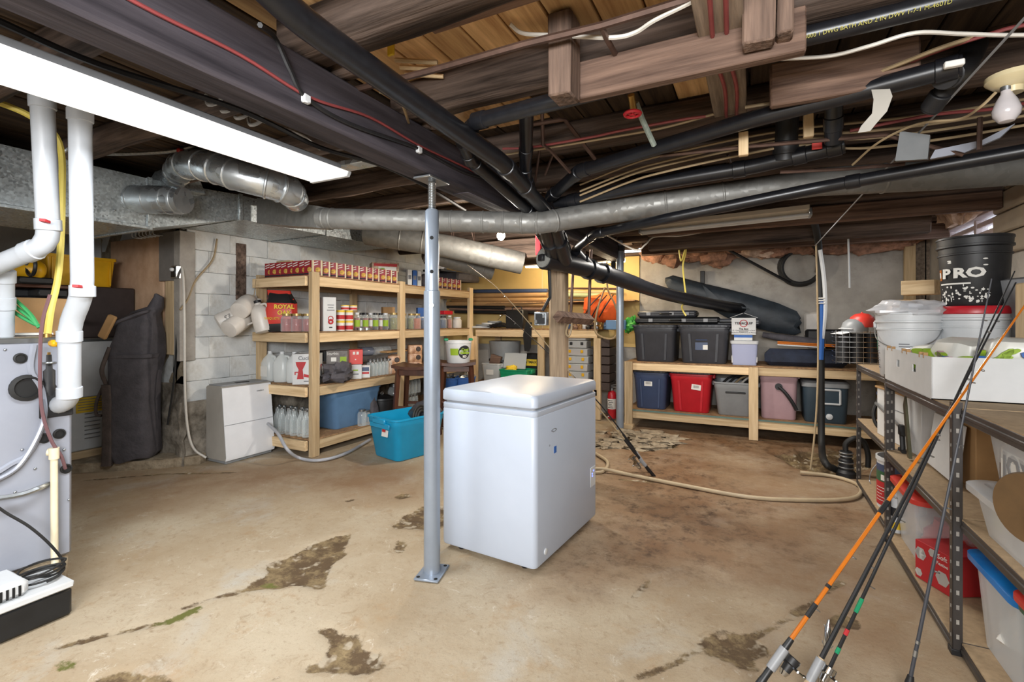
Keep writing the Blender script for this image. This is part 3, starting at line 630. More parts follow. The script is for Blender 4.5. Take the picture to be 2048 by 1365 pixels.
# return pipe from the trunk end to the back
rp = [P(735, 468, d=4.9), P(790, 476, d=4.85), P(900, 494, d=4.9), P(1045, 527, d=5.0)]
duct('round_duct', 'fat round silver duct slanting from the trunk end towards the wood post', rp, .115, M['galv_dull'], [(1, .1), (1, .5), (2, .55)])
duct('round_duct', 'lower dull round duct half hidden behind the fat silver duct', [P(850, 508, d=5.3), P(985, 545, d=5.5)], .09, M['galv_dull'], [(0, .7), (0, .85)])
for k, u in enumerate((898, 940, 868)):
    q = P(u, 480 + k * 4, d=4.9); W(MB().tube(cr([q + V((0, 0, .25)), q + V((.02, 0, .1)), q + V((.01, .1, -.06)), q + V((-.02, .12, .02)), q + V((-.02, .1, .25))], 5), .004, 6), 'hanger_wire', M['copper'], 'looped hanger wire holding the fat silver duct, %s' % ['the middle one', 'the one nearest the lit bulb', 'the one nearest the steel pole'][k], 'wire')
# foil-covered plenum at the frame's edge and its round lower lip
mb = MB().bx(-4.35, -2.95, .1, .62, 1.62, 2.15, .01)
W(mb, 'furnace_plenum', M['tin'], 'bright foil plenum box above the furnace', 'duct')
# -------------------------------------------------- PVC flues and their elbows
p1 = [P(84, 190, d=2.03), P(96, 470, d=2.08), P(80, 495, d=2.1), P(-70, 560, d=2.1)]
p1 = [P(84, 190, d=2.03), P(98, 488, d=2.08), P(-80, 560, d=2.12)]
o = run('vent_pipe', 'white plastic flue with an elbow turning towards the frame edge', 'pipe', p1, .04, M['pvc'], [(0, .05), (0, .87), (1, .2)], cw=.025)
p2 = [P(160, 212, d=2.05), P(165, 590, d=2.1), P(139, 650, d=2.13), P(139, 800, d=2.16), P(108, 815, d=2.26)]
o2 = run('vent_pipe', 'white plastic flue stepping down through offset elbows into the furnace face', 'pipe', p2, .04, M['pvc'], [(0, .05), (0, .98), (2, .15), (2, .9)], cw=.025)
for par, q in ((o, P(98, 445, d=2.03)), (o2, P(162, 574, d=2.05))):
    obj(MB().box(q - par.location + V((.02, -.02, 0)), (.02, .05, .012), .001, R=Matrix.Rotation(.9, 3, 'Z')), 'printed_label', M['inkred'], par)
run('vent_pipe', 'short white plastic pipe at the frame edge beneath the flue elbow', 'pipe', [P(8, 540, d=2.2), P(8, 672, d=2.25)], .036, M['pvc'], [(0, .1), (0, .5)])
W(MB().tube(cr([P(-30, 195, d=2.1), P(60, 232, d=2.2), P(118, 285, d=2.3), P(124, 400, d=2.3), P(118, 540, d=2.3), P(102, 620, d=2.25), P(95, 670, d=2.2)], 6), .014, 8), 'gas_tube', M['gasyellow'], 'yellow gas tube bending down beside the white flues', 'pipe')
gv = T('gas_valve', 'brass and black gas fitting with yellow lever on the furnace', 'valve', P(95, 800, d=2.2))
obj(MB().tube([P(95, 668, d=2.2), P(94, 712, d=2.2)], [.016, .02], 10), 'brass_union', M['brass'], gv, world=True)
obj(MB().tube([P(94, 710, d=2.2), P(95, 738, d=2.2), P(95, 742, d=2.2), P(96, 770, d=2.2), P(96, 774, d=2.2), P(97, 792, d=2.2)], [.022, .022, .028, .026, .03, .024], 10), 'black_iron_nipple', M['abs_dull'], gv, world=True)
obj(MB().box(P(108, 687, d=2.17), (.05, .03, .03), .008), 'yellow_lever', M['yellow'], gv, world=True)
obj(MB().torus(P(95, 726, d=2.2), .028, .005), 'union_ring', M['steel'], gv, world=True)
# -------------------------------------------------- fluorescent fixtures and bulbs
fx = T('fluorescent_fixture', 'long lit wraparound fluorescent fixture under the joists', 'lamp', (-2.04, 1.1, 1.98))
f0, f1 = .4, 1.83; xa, xb = -2.125, -1.85
pf = [(xa, 2.012), (xa, 2.006), (xa + .012, 1.99), (xb - .012, 1.99), (xb, 2.006), (xb, 2.012)]
M['diffuser'] = glow('lit_diffuser', '#f4f3f2', FIX_EMIT)
obj(MB().prism(pf, 'y', f0, f1 - .01), 'diffuser', M['diffuser'], fx, world=True)
obj(MB().prism([(x + (-.006 if x < -2 else .006), z - (.004 if z < 2 else 0)) for x, z in pf], 'y', f1 - .01, f1 + .008), 'end_cap', M['white'], fx, world=True)
area('fixture_light', ((xa + xb) / 2, (f0 + f1) / 2, 1.982), (0, 0, 0), .24, 1.36, 36, (.93, .97, 1))
obj(MB().bx(xa + .05, xb - .05, f0, f1, 2.012, 2.06, .006), 'housing', M['grey'], fx, world=True)
fx2 = T('fluorescent_fixture', 'white two-tube strip fixture hung over the tote shelf', 'lamp', P(1450, 445, z=2.05))
a, b = P(1282, 462, z=2.04), P(1620, 426, z=2.04); dv = (b - a).normalized(); sv = V((-dv.y, dv.x, 0)); M['offwhite'] = mat('offwhite_enamel', '#c9c0b0', .35, 0, .05)
obj(MB().loft([[p + sv * s + V((0, 0, z)) for s, z in ((-.06, .05), (-.06, .02), (-.035, 0), (.035, 0), (.06, .02), (.06, .05))] for p in (a, b)]), 'housing', M['offwhite'], fx2, world=True)
for s in (-.035, .035): obj(MB().tube([a + sv * s + V((0, 0, -.018)), b + sv * s + V((0, 0, -.018))], .014, 10), 'tube', M['white'], fx2, world=True)
area('strip_fill', (a + b) / 2 + V((0, 0, -.04)), (0, 0, math.atan2(dv.y, dv.x)), 1.2, .1, 34, (1, .94, .86))  # added fill light; the strip fixture itself is off
for e in (a, b): obj(MB().box(e + V((0, 0, .0)), (.02, .12, .06), .004), 'end_cap', M['steel'], fx2, world=True)
def tubelamp(label, u0, u1, v0, v1, Y):
    a, b = P(u0, v0, Y=Y), P(u1, v1, Y=Y); o = T('fluorescent_fixture', label, 'lamp', a)
    obj(MB().tube([a, b], .024, 10), 'tube', M['tube'], o, world=True)
    obj(MB().box((a + b) / 2 + V((0, 0, .05)), ((b - a).length, .07, .04), .006), 'housing', M['offwhite'], o, world=True)
    point(o, (a + b) / 2 + V((0, -.08, -.08)), 20, (1, .82, .55), .05)
M['tube'] = glow('lit_tube', '#ffe2b0', TUBE_EMIT)
tubelamp('lit fluorescent tube above the workbench behind the wood post', 1052, 1130, 533, 533, 5.9)
tubelamp('lit fluorescent tube beside the second steel post', 1188, 1250, 523, 521, 5.9)
def bulb(label, c, m, lit):
    o = T('light_bulb', label, 'lamp', c + V((0, 0, -.06)))
    obj(MB().lathe([(0, -.066), (.02, -.062), (.034, -.042), (.037, -.024), (.028, .005), (.015, .03), (.014, .045), (0, .046)], 16, c), 'glass_globe', m, o, world=True)
    obj(MB().lathe([(.0155, .04), (.0165, .07), (0, .071)], 14, c), 'screw_base', M['steel'], o, world=True); return o
c = P(1002, 466, d=4.3); bulb('glowing bare bulb below the round duct', c, glow('lit_bulb', '#ffe9c8', BULB_EMIT), 1); point(None, c + V((0, 0, -.1)), 60, (1, .92, .8), .04)
hb = T('lamp_holder', 'cream porcelain lamp holder by the window corner', 'lamp', P(2025, 165, d=1.55)); q = P(2026, 168, d=1.6)
obj(MB().lathe([(.0, .03), (.07, .03), (.07, .015), (.05, -.005), (.028, -.012), (.026, -.03), (0, -.03)], 20, q), 'porcelain_body', mat('cream_porcelain', '#d5c7a0', .25, 0, .05, coat=.5), hb, world=True)
bulb('unlit frosted bulb hanging from the porcelain holder', P(2013, 203, d=1.6) + V((0, 0, -.005)), mat('frosted_glass', '#c5c0c2', .25, 0, .04, coat=.3), 0)
# -------------------------------------------------- timber blocking
W(MB().bx(-.62, -.54, 1.50, 1.60, 2.0, 2.28, .006).jit(.005, 9), 'wood_block', M['block_red'], 'thick short wood block standing at the near end of the hung board', 'block')
W(MB().bx(-.56, .13, 1.61, 1.65, 2.025, 2.155, .004).jit(.003, 6), 'hung_board', M['joist_red'], 'reddish board hung flat-side out below the joists', 'board')
q = P(1520, 95, z=2.05)
W(MB().bx(q.x - .045, q.x + .04, 1.54, 1.60, 2.045, 2.28, .006).jit(.006, 9), 'wood_block', M['block_red'], 'split upright wood block by the yellow-printed pipe, wider half', 'block')
W(MB().bx(q.x + .045, q.x + .085, 1.55, 1.62, 2.06, 2.28, .006).jit(.008, 9), 'wood_block', M['block_red'], 'split upright wood block by the yellow-printed pipe, narrower half', 'block')
W(MB().bx(-.16, -.03, .6, 2.28, 2.135, 2.158, .003), 'flat_board', M['board_grey'], 'grey board nailed flat under the joists carrying two red cables', 'board')
for k, (u, v0, v1) in enumerate(((1487, 265, 312), (1617, 228, 275))):
    a, b = P(u, v0, d=2.15), P(u, v1, d=2.15); W(MB().box((a + b) / 2, (.04, .03, (a - b).z), .003), 'pine_block', M['pine_z'], ['small pine block hanging under the grey board end', 'small pine block hanging beside the orange-red tag'][k], 'block')
q = P(1680, 150, d=1.75); W(MB().box(q, (.45, .04, .16), .006).jit(.008, 8), 'rough_plank', M['joist_red'], 'rough reddish plank end with stapled white cable', 'plank')
q = P(925, 15, z=2.27); W(MB().box((q.x + .1, q.y + .02, 2.27), (.5, .06, .04), .004).jit(.006, 8), 'cleat', M['joist_red'], 'split wooden cleat nailed across the pine subfloor', 'board')
q = P(905, 258, d=2.25); W(MB().box(q, (.05, .22, .04), .005).jit(.006, 9), 'wood_offcut', M['pine_y'], 'pale wood offcut lodged on top of the beam', 'board')
q = P(1240, 300, d=1.9)
# sheets of card pushed above the thin pipe
for k, (pts, lab) in enumerate([(((1800, 262), (1860, 270), (1855, 318), (1790, 322)), 'folded white card tucked above the thin drain'), (((1870, 300), (1965, 280), (2030, 247), (2000, 275), (1930, 305), (1860, 318)), 'curved white sheet stuffed over the thin drain beside the copper pipe')]):
    mb = MB(); pp = [P(u, v, d=1.95) for u, v in pts]; mb.loft([pp, [p + V((.01, .03, .004)) for p in pp]]); W(mb, 'card_sheet', M['tubgrey'] if k == 0 else mat('bluish_paper', '#a2a6b2', .7, 0, .05), lab, 'card')
# -------------------------------------------------- cables and small pipes
def cable(label, pts, r, m, name='cable', cat='cable', sm=6, n=6):
    return W(MB().tube(cr(pts, sm), r, n), name, m, label, cat)
K = P
cable('red cable stapled along the side of the big beam', [V((-1.375, -.6, 2.07)), V((-1.375, .3, 2.07)), K(262, 0, X=-1.375), K(480, 110, X=-1.375), K(620, 195, X=-1.375), K(740, 235, X=-1.375), K(840, 292, X=-1.375), K(950, 345, X=-1.372), K(1010, 385, X=-1.37)], .0055, M['redwire'])
cable('thick dark cable clipped along the beam underside', [K(520, 50, z=2.1), K(550, 75, X=-1.375), K(580, 140, X=-1.37), K(612, 195, X=-1.372), K(700, 248, X=-1.372), K(838, 298, X=-1.372), K(930, 345, X=-1.372), K(1000, 362, X=-1.372)], .008, M['abs_dull'])
for k, (u, v) in enumerate(((612, 198), (838, 300))):
    W(MB().box(K(u, v, X=-1.372), (.02, .03, .03), .004), 'cable_clip', M['white'], ['clear cable clip where the dark cable meets the beam underside', 'clear cable clip further along the beam underside'][k], 'clip')
cable('white twin cable looping across the pine subfloor', [K(1020, 48, z=2.27), K(1045, 66, z=2.25), K(1100, 70, z=2.22), K(1220, 75, z=2.15), K(1270, 65, z=2.15), K(1310, 40, z=2.15), K(1390, 0, z=2.15), K(1440, -30, z=2.15)], .007, M['romexwhite'])
cable('white cable stapled to the rough plank and drooping towards the bulb', [K(1480, 122, z=2.12), K(1560, 118, z=2.12), K(1660, 112, z=2.12), K(1740, 92, z=2.1), K(1830, 66, z=2.1), K(1930, 68, z=2.1), K(2060, 70, z=2.1), K(2400, 60, z=2.1)], .006, M['romexwhite'])
cable('beige cable rising along the joists over the long ceiling drain', [K(1490, 215, z=2.12), K(1580, 200, z=2.12), K(1700, 165, z=2.12), K(1800, 128, z=2.12), K(1870, 100, z=2.12), K(1960, 70, z=2.14)], .007, M['romex'])
cable('red cable beside the beige one over the long ceiling drain', [K(1500, 225, z=2.13), K(1600, 205, z=2.13), K(1720, 170, z=2.13), K(1860, 108, z=2.13), K(1990, 65, z=2.13), K(2060, 48, z=2.13), K(2400, -20, z=2.13)], .006, M['redwire'])
cable('red cable under the dark joist behind the valve', [K(1005, 298, z=2.14), K(1060, 295, z=2.14), K(1180, 275, z=2.14), K(1240, 262, z=2.14), K(1360, 240, z=2.14), K(1420, 232, z=2.14)], .006, M['redwire'])
cable('beige cable under the dark joist behind the valve', [K(1010, 310, z=2.14), K(1120, 292, z=2.14), K(1250, 270, z=2.14), K(1330, 255, z=2.14), K(1430, 228, z=2.14)], .006, M['romex'])
for k, x in enumerate((-.115, -.075)):
    cable(['red cable on the grey board, the one by its pale stain', 'red cable on the grey board, the one by the split block'][k], [(x, .7, 2.128), (x + .01, 1.2, 2.128), (x - .004, 1.7, 2.128), (x + .012, 2.0, 2.128), (x + .004, 2.27, 2.128)], .007, M['redwire'])
for k, (v, dz) in enumerate(((305, 0), (318, 0), (326, 0), (339, .01))):
    cable('beige cable in the bundle behind the short pine blocks, %s' % ['topmost', 'second from the top', 'third from the top', 'lowest'][k], [K(1160, v + 65, d=2.9), K(1260, v + 25, d=2.7), K(1330, v + 5, d=2.55), K(1480, v - 28, d=2.4), K(1600, v - 48, d=2.3), K(1720, v - 60 + k * 6, d=2.2), K(1880, v - 78 + k * 6, d=2.1), K(2060, v - 108 + k * 6, d=2.0)], .006, M['romex'])
cable('red cable sagging below the bulb holder', [K(1700, 262, d=2.2), K(1800, 242, d=2.1), K(1880, 228, d=2.05), K(1990, 218, d=2.0), K(2060, 205, d=2.0)], .007, M['redwire'])
cable('yellowish cable falling from the porcelain lamp holder', [K(1992, 185, d=1.62), K(1960, 215, d=1.65), K(1920, 238, d=1.75), K(1850, 245, d=1.85), K(1800, 262, d=1.95), K(1750, 290, d=2.05), K(1705, 330, d=2.2)], .005, M['romex'])
cable('long copper pipe under the long ceiling drain', [K(1320, 312, d=2.35), K(1500, 293, d=2.2), K(1700, 276, d=2.05), K(1770, 270, d=2.0), K(1925, 310, d=1.95)], .009, M['copper'], 'copper_pipe', 'pipe', 1)
cable('lower copper pipe skimming above the grey duct', [K(1560, 345, d=2.4), K(1700, 338, d=2.3), K(1810, 328, d=2.2)], .008, M['copper'], 'copper_pipe', 'pipe', 1)
cable('short upright copper pipe beside the curved white sheet', [K(1960, 235, d=1.9), K(1958, 300, d=1.9)], .009, M['copper'], 'copper_pipe', 'pipe', 1)
cable('dull copper water pipe running along the log joist', [K(660, 192, z=2.16), K(790, 160, z=2.16), K(860, 142, z=2.16), K(1050, 88, z=2.16), K(1200, 52, z=2.16), K(1300, 22, z=2.16), K(1420, -15, z=2.16)], .012, M['copper'], 'copper_pipe', 'pipe', 1)
cable('copper branch dropping from the joist pipe over the hung board', [K(1203, 52, z=2.16), K(1212, 75, z=2.15), K(1236, 118, z=2.15)], .01, M['copper'], 'copper_pipe', 'pipe', 1)
cable('copper pipe elbowing behind the upright drain', [K(1060, 250, d=2.3), K(1120, 240, d=2.3), K(1130, 240, d=2.32), K(1190, 318, d=2.5)], .01, M['copper'], 'copper_pipe', 'pipe', 1)
cable('thin copper pipe with green crust near the upright drain', [K(1084, 218, d=2.25), K(1086, 290, d=2.4), K(1100, 300, d=2.45), K(1140, 345, d=2.6)], .009, M['copper'], 'copper_pipe', 'pipe', 1)
for k, (a, b, lab) in enumerate([((1115, 285), (1090, 350), 'dark hanger rod crossing behind the upright drain'), ((1080, 295), (1070, 365), 'thin dark hanger rod close to the upright drain'), ((1455, 310), (1470, 350), 'short steel strap on the grey duct')]):
    cable(lab, [K(*a, d=2.6), K(*b, d=2.8)], .007, M['copper'], 'hanger_rod', 'rod', 1)
cable('taut grey string running down from the ceiling to the drain hose', [K(2062, 22, d=1.25), K(1630, 492, d=4.2)], .004, M['grey'], 'string', 'string', 1)
vl = T('shutoff_valve', 'water shutoff valve with red wheel below the hung board', 'valve', K(1268, 225, d=1.95))
obj(MB().tube([K(1262, 190, d=1.9), K(1268, 226, d=1.95)], .014, 10), 'brass_body', M['brass'], vl, world=True)
obj(MB().tube([K(1272, 205, d=1.95), K(1285, 240, d=2.0), K(1308, 290, d=2.1)], .012, 8), 'crusted_pipe', mat('verdigris', '#8b958c', .8, .1, .3, 30), vl, world=True)
c = K(1265, 228, d=1.9); wh = MB(); wh.torus(c, .03, .007, 'z', 20, 6)
for k in range(5): wh.tube([c, c + V(((.03) * cos(k * 1.257), .03 * sin(k * 1.257), 0))], .004, 6)
wh.lathe([(0, -.006), (.008, -.006), (.008, .006), (0, .006)], 10, c)
obj(wh, 'red_wheel', M['red'], vl, world=True)
# armoured cable and strands near the fixture
cable('ribbed armoured cable arching in front of the trunk duct', [K(0, 350, d=2.9), K(30, 330, d=2.9), K(60, 318, d=2.9), K(130, 308, d=2.9), K(250, 308, d=2.9), K(350, 302, d=2.9), K(400, 288, d=2.9)], .011, mat('ribbed_steel', '#b5b2ac', .35, .8, .3, 90, st=(1, .1, 1)), 'armoured_cable')
W(MB().box(K(360, 302, d=2.88), (.03, .03, .03), .006), 'red_bushing', M['redbright'], 'red bushing on the ribbed armoured cable', 'fitting')
cable('grey cable bending from the ceiling to the trunk duct behind the flues', [K(240, 235, d=2.7), K(195, 260, d=2.6), K(140, 295, d=2.5), K(115, 320, d=2.5), K(100, 370, d=2.6)], .008, M['steel'])
cable('long dark cable under the left joists running past the steel pole', [K(-30, 30, z=2.13), K(200, 130, z=2.13), K(480, 220, z=2.13), K(640, 295, z=2.12), K(760, 330, z=2.1), K(850, 372, z=2.05), K(930, 420, z=2.05)], .011, M['abs_dull'])
cable('white cable stapled beside the long dark cable', [K(640, 298, z=2.14), K(600, 270, z=2.14), K(520, 240, z=2.15), K(470, 215, z=2.15)], .008, M['romexwhite'])
cable('pale cord slung across the dark joists above the round duct', [K(620, 378, d=3.9), K(700, 366, d=3.9), K(780, 366, d=3.8), K(830, 350, d=3.6)], .006, M['romex'])
for k in range(4):
    q = K(420 + 28 * k, 195 + 14 * k, z=2.2); W(MB().tube(cr([q + V((-.06, .02, .03)), q + V((-.01, 0, -.03)), q + V((.03, .03, 0)), q + V((.07, -.02, .04))], 4), .008, 6), 'stray_cable', M['romexwhite'], 'loose pale cable end poking out between the joists, %s from the flues' % ['first', 'second', 'third', 'fourth'][k], 'cable')
q = K(705, 330, z=2.13); W(MB().box(q, (.35, .1, .03), .004), 'tin_strip', M['tin'], 'shiny tin strip nailed under the joists past the lit fixture', 'strip')
W(MB().tube(cr([K(820, 255, z=2.15), K(805, 210, z=2.1), K(790, 195, z=2.15), K(760, 185, z=2.2)], 5), .006, 6), 'cable_loop', M['romex'], 'looped cable hanging off the beam edge by the log', 'cable')
q = K(782, 98, z=2.27); W(MB().box(q, (.03, .01, .05), .002), 'wire_tag', M['inkyellow'], 'yellow tag wired to the pine subfloor', 'tag')
for k in range(3):
    a, b = K(790 + 10 * k, 120 + 14 * k, z=2.27), K(875 + 6 * k, 125 + 14 * k, z=2.25); W(MB().tube([a, b], .009, 6), 'wood_lath', M['pine_x'], 'pale lath wedged over the slanting drain, %s' % ['upper', 'middle', 'lower'][k], 'stick')
# ================================================================ steel pole, freezer, furnace corner
def at(u, X, z): r = ray(u, HZ); t = X / r.x; return V((X, r.y * t, z))
def atY(u, Y, z): r = ray(u, HZ); t = Y / r.y; return V((r.x * t, Y, z))
# adjustable pole
c = P(864, 1148, z=0); pl = T('jack_post', 'blue-grey adjustable steel post with bolted plates under the beam', 'post', (c.x, c.y, 0))
obj(MB().box((0, 0, .006), (.125, .165, .012), .004, R=Matrix.Rotation(radians(14), 3, 'Z')), 'base_plate', M['postpaint'], pl)
for x, y in ((-.045, -.065), (.045, -.065), (-.045, .065), (.045, .065)):
    q = Matrix.Rotation(radians(14), 3, 'Z') @ V((x, y, 0)); obj(MB().lathe([(.009, .0122), (.009, .0132), (0, .0132)], 12, (q.x, q.y, 0)), 'bolt_hole', M['hole'], pl)
obj(MB().lathe([(.04, .01), (.04, 1.395), (.034, 1.4), (0, 1.4)], 28), 'outer_tube', M['postpaint'], pl)
obj(MB().lathe([(.034, 1.38), (.034, 1.79), (.026, 1.8), (0, 1.8)], 28), 'inner_tube', M['postpaint'], pl)
sb = [(.0, 1.79)]
for k in range(17): z = 1.795 + k * .008; sb += [(.017, z), (.0205, z + .004)]
sb += [(.017, 1.935), (0, 1.936)]
obj(MB().lathe(sb, 18), 'jack_screw', M['steel'], pl)
obj(MB().box((0, 0, 1.942), (.1, .17, .012), .003), 'head_plate', M['steel'], pl)
# direction from the pole to the viewer's side, for the pin holes
a = V((.55, -.83, 0)).normalized()
for z, dx in ((1.655, 0), (1.49, 0)):
    for s in (1, -1): obj(MB().tube([a * .0335 * s + V((0, 0, z)), a * .0348 * s + V((0, 0, z))], .009, 14), 'pin_hole', M['hole'], pl)
obj(MB().tube([a * .035 + V((0, 0, 1.325)), a * .052 + V((0, 0, 1.325))], .011, 6), 'lock_bolt', M['steel'], pl)
# second steel post
c = P(1240, 862, z=0); p2_ = T('steel_post', 'round blue-grey steel post standing in the broken floor', 'post', (c.x, c.y, -.06))
obj(MB().lathe([(.042, 0), (.042, 2.15), (.03, 2.15), (.03, 2.22), (0, 2.22)], 24), 'tube', M['postpaint'], p2_)
obj(MB().lathe([(.05, 2.1), (.05, 2.16), (0, 2.16)], 18), 'collar', M['abs_dull'], p2_)
# wooden post
wp = T('timber_post', 'weathered square timber post behind the freezer', 'post', (-1.4, 3.62, 0))
obj(MB().box((0, 0, .97), (.13, .13, 1.94), .02).jit(.006, 5), 'shaft', M['post'], wp)
eb = T('junction_box', 'open galvanised electrical box on the timber post', 'box', (-1.4, 3.53, 1.2))
q = P(1083, 638, d=3.62); eb.location = q + V((0, 0, -.06))
obj(MB().box((0, 0, .06), (.1, .05, .1), .004), 'box', M['tin'], eb); obj(MB().box((.0, -.027, .06), (.075, .006, .075), .002), 'recess', M['abs_dull'], eb)
for s in (-1, 1): obj(MB().box((.03 * s, -.032, .06 + .02 * s), (.02, .01, .03), .003), 'receptacle', M['steel'], eb)
q = P(1115, 634, d=3.58); b = P(1180, 640, d=3.9); W(MB().tube([q, b], .045, 4).jit(.003, 8), 'timber_bracket', M['joist_red'], 'worn wooden arm nailed to the timber post', 'board')
cable('black cable running down the timber post to the electrical box', [K(1098, 530, d=3.6), K(1100, 590, d=3.58), K(1097, 600, d=3.56), K(1085, 622, d=3.55)], .012, M['rubber'])
obj_ = T('red_bracket', 'red painted steel bracket beside the main drain plug', 'bracket', P(1080, 480, d=4.3)); obj(MB().box(P(1078, 495, d=4.3) + V((0, 0, .16)), (.05, .05, .46), .004), 'channel', M['red'], obj_, world=True)
for k, u in enumerate((1146, 1180)):
    a, b = P(u + 2, 500, d=4.2), P(u - 5 + 2 * k, 640 + 5 * k, d=4.2); W(MB().tube([a, b], .014, 8), 'hanging_rod', M['copper'], ['rusty rod hanging in front of the workbench, nearer the timber post', 'rusty rod hanging in front of the workbench, nearer the orange bag'][k], 'rod')
# freezer
fz = T('chest_freezer', 'white chest freezer standing in the middle of the floor', 'freezer', (-1.215, 2.578, 0), radians(-4.5))
FW, FL, FH = .588, .81, .805
obj(MB().loft([rr(FW - .03, FL - .03, .02, .03, n=6), rr(FW - .008, FL - .008, .026, .034, n=6), rr(FW, FL, .03, .046, n=6), rr(FW, FL, .03, FH - .035, n=6), rr(FW - .006, FL - .006, .028, FH - .03, n=6), rr(FW, FL, .03, FH - .026, n=6), rr(FW, FL, .03, FH - .004, n=6), rr(FW - .01, FL - .01, .025, FH, n=6)]), 'body', M['whitepaint'], fz)
obj(MB().loft([rr(FW - .03, FL - .03, .02, FH, n=6), rr(FW - .03, FL - .03, .02, FH + .014, n=6)]), 'gasket', M['grey'], fz)
obj(MB().loft([rr(FW - .004, FL - .004, .03, FH + .013, n=6), rr(FW + .004, FL + .004, .032, FH + .018, n=6), rr(FW + .004, FL + .004, .032, FH + .06, n=6), rr(FW - .01, FL - .01, .03, FH + .073, n=6), rr(FW - .04, FL - .04, .03, FH + .077, n=6)]), 'lid', M['whitepaint'], fz)
for x, y in ((-.2, -.34), (.2, -.34), (-.2, .34), (.2, .34)): obj(MB().lathe([(.018, 0), (.022, .006), (.02, .032), (0, .032)], 12, (x, y, 0)), 'foot', M['abs_dull'], fz)
cp_ = obj(MB().box((FW / 2 + .001, .335, .29), (.004, .075, .12), .002), 'control_panel', M['white'], fz)
M['led'] = glow('blue_led', '#5a6cff', 4)
for y, z in ((.32, .31), (.34, .325), (.322, .295)): obj(MB().box((FW / 2 + .004, y, z), (.002, .008, .008)), 'indicator', M['led'], cp_)
obj(MB().torus((FW / 2 + .001, -.255, .61), .004, .001, 'x'), 'speck', M['inkgrey'], fz)
mb = MB()
for k in range(2): mb.tube(cr([(FW / 2 + .0015, -.235 + .06 * t, .68 + .008 * sin(t * 3.1 + k * 3.1)) for t in (0, .33, .66, 1)], 4), .0016, 5)
obj(mb, 'emblem', M['steel'], fz)
obj(MB().box((FW / 2 + .0008, -.19, .575), (.0015, .028, .035)), 'blue_sticker', M['inkblue'], fz)
obj(MB().lathe([(.016, 0), (.016, .004), (.01, .006), (0, .006)], 18, (0, 0, 0), M=Matrix.Rotation(pi / 2, 3, 'Y')).xf(Matrix.Translation((FW / 2, -.30, .085))), 'drain_plug', M['white'], fz)
# furnace
fu = T('furnace', 'pale grey furnace cabinet at the frame edge with white flue entering', 'furnace', (-3.28, .72, 0), 0)
XF = -2.86; Y1F = 1.10
obj(MB().bx(-3.6, XF, .3, Y1F, .16, 1.165, .012), 'casing', M['greypaint'], fu, world=True)
obj(MB().bx(-3.62, XF + .006, .3, Y1F + .006, 1.15, 1.175, .004), 'top_edge', M['steel'], fu, world=True)
def disc(u, v, r, m, name, par, X=XF, t=.006):
    q = P(u, v, X=X); return obj(MB().lathe([(r, 0), (r, t), (r * .75, t * 1.3), (r * .7, t * .3), (0, t * .3)], 20, (0, 0, 0), M=Matrix.Rotation(pi / 2, 3, 'Y')).xf(Matrix.Translation(q)), name, m, par, world=True)
disc(52, 776, .058, M['rubber'], 'round_knockout', fu, t=.012)
for u, v in ((40, 717), (88, 877), (118, 868)): disc(u, v, .023, M['rubber'], 'grommet', fu)
disc(132, 938, .022, M['rubber'], 'grommet', fu)
obj(MB().box(P(113, 808, X=XF + .004), (.012, .12, .12), .004), 'gasket_plate', M['abs_dull'], fu, world=True)
mb = MB(); mb.tube(cr([P(u, v, X=XF + .003) for u, v in ((68, 690), (62, 740), (84, 780), (88, 840), (60, 905), (20, 930), (-20, 955))], 6), .012, 6); obj(mb, 'pressed_seam', M['greypaint'], fu, world=True)
for u, v in ((30, 985), (70, 938), (44, 900), (138, 1000), (128, 900), (10, 700), (140, 690)): obj(MB().sphere(P(u, v, X=XF + .001), .006, 8), 'screw', M['steel'], fu, world=True)
bl = T('footing_blocks', 'rough concrete blocks under the furnace', 'blocks', (-3.28, .72, 0))
for k in range(2): obj(MB().bx(-3.58, XF - .01, .3 + .4 * k, .69 + .4 * k, 0, .155, .012).jit(.008, 12, k), 'block', M['concrete'], bl, world=True)
W(MB().tube([P(108, 905, X=XF + .03), P(109, 1105, X=XF + .03), P(110, 1128, X=XF + .05)], .014, 10).tube([P(96, 905, X=XF + .01), P(112, 905, X=XF + .03)], .017, 10).lathe([(.019, -.03), (.019, .02), (0, .02)], 12, P(108, 905, X=XF + .03)), 'condensate_pipe', M['cream'], 'cream plastic drain pipe running down the furnace face', 'pipe')
cable('metal-sheathed whip cable plugged into the furnace side', [K(-20, 1000, X=XF + .05), K(40, 990, X=XF + .04), K(75, 978, X=XF + .04), K(98, 968, X=XF + .01)], .011, M['steel'])
cable('purple-brown cord hanging down the furnace face', [K(100, 590, d=2.15), K(84, 650, X=XF + .06), K(80, 740, X=XF + .05), K(84, 820, X=XF + .04), K(102, 880, X=XF + .04), K(122, 912, X=XF + .03), K(131, 938, X=XF + .01)], .007, mat('purple_brown_cord', '#6e4f52', .5, 0, .1))
cable('grey curved conduit strap across the furnace face', [K(-20, 968, X=XF + .02), K(40, 930, X=XF + .02), K(85, 850, X=XF + .02), K(84, 800, X=XF + .02)], .009, M['greypaint'])
for k in range(3):
    cable('green hose sloping down behind the flues, %s' % ['upper', 'middle', 'lower'][k], [K(-30, 540 + 12 * k, d=2.35), K(20, 590 + 14 * k, d=2.3), K(60, 628 + 8 * k, d=2.28), K(78, 656 - 2 * k, d=2.28)], .008, M['greenhose'], 'hose', 'hose')
q = P(60, 645, d=2.6); W(MB().box((q.x, q.y, 1.27), (.25, .3, .2), .004), 'carton', M['kraft'], 'plain tan carton on top of the furnace', 'box')
q = P(25, 672, d=2.4); W(MB().box((q.x, q.y - .02, 1.183), (.2, .28, .012), .003).jit(.004, 9), 'paper_stack', M['paper'], 'loose white papers lying on the furnace top', 'papers')
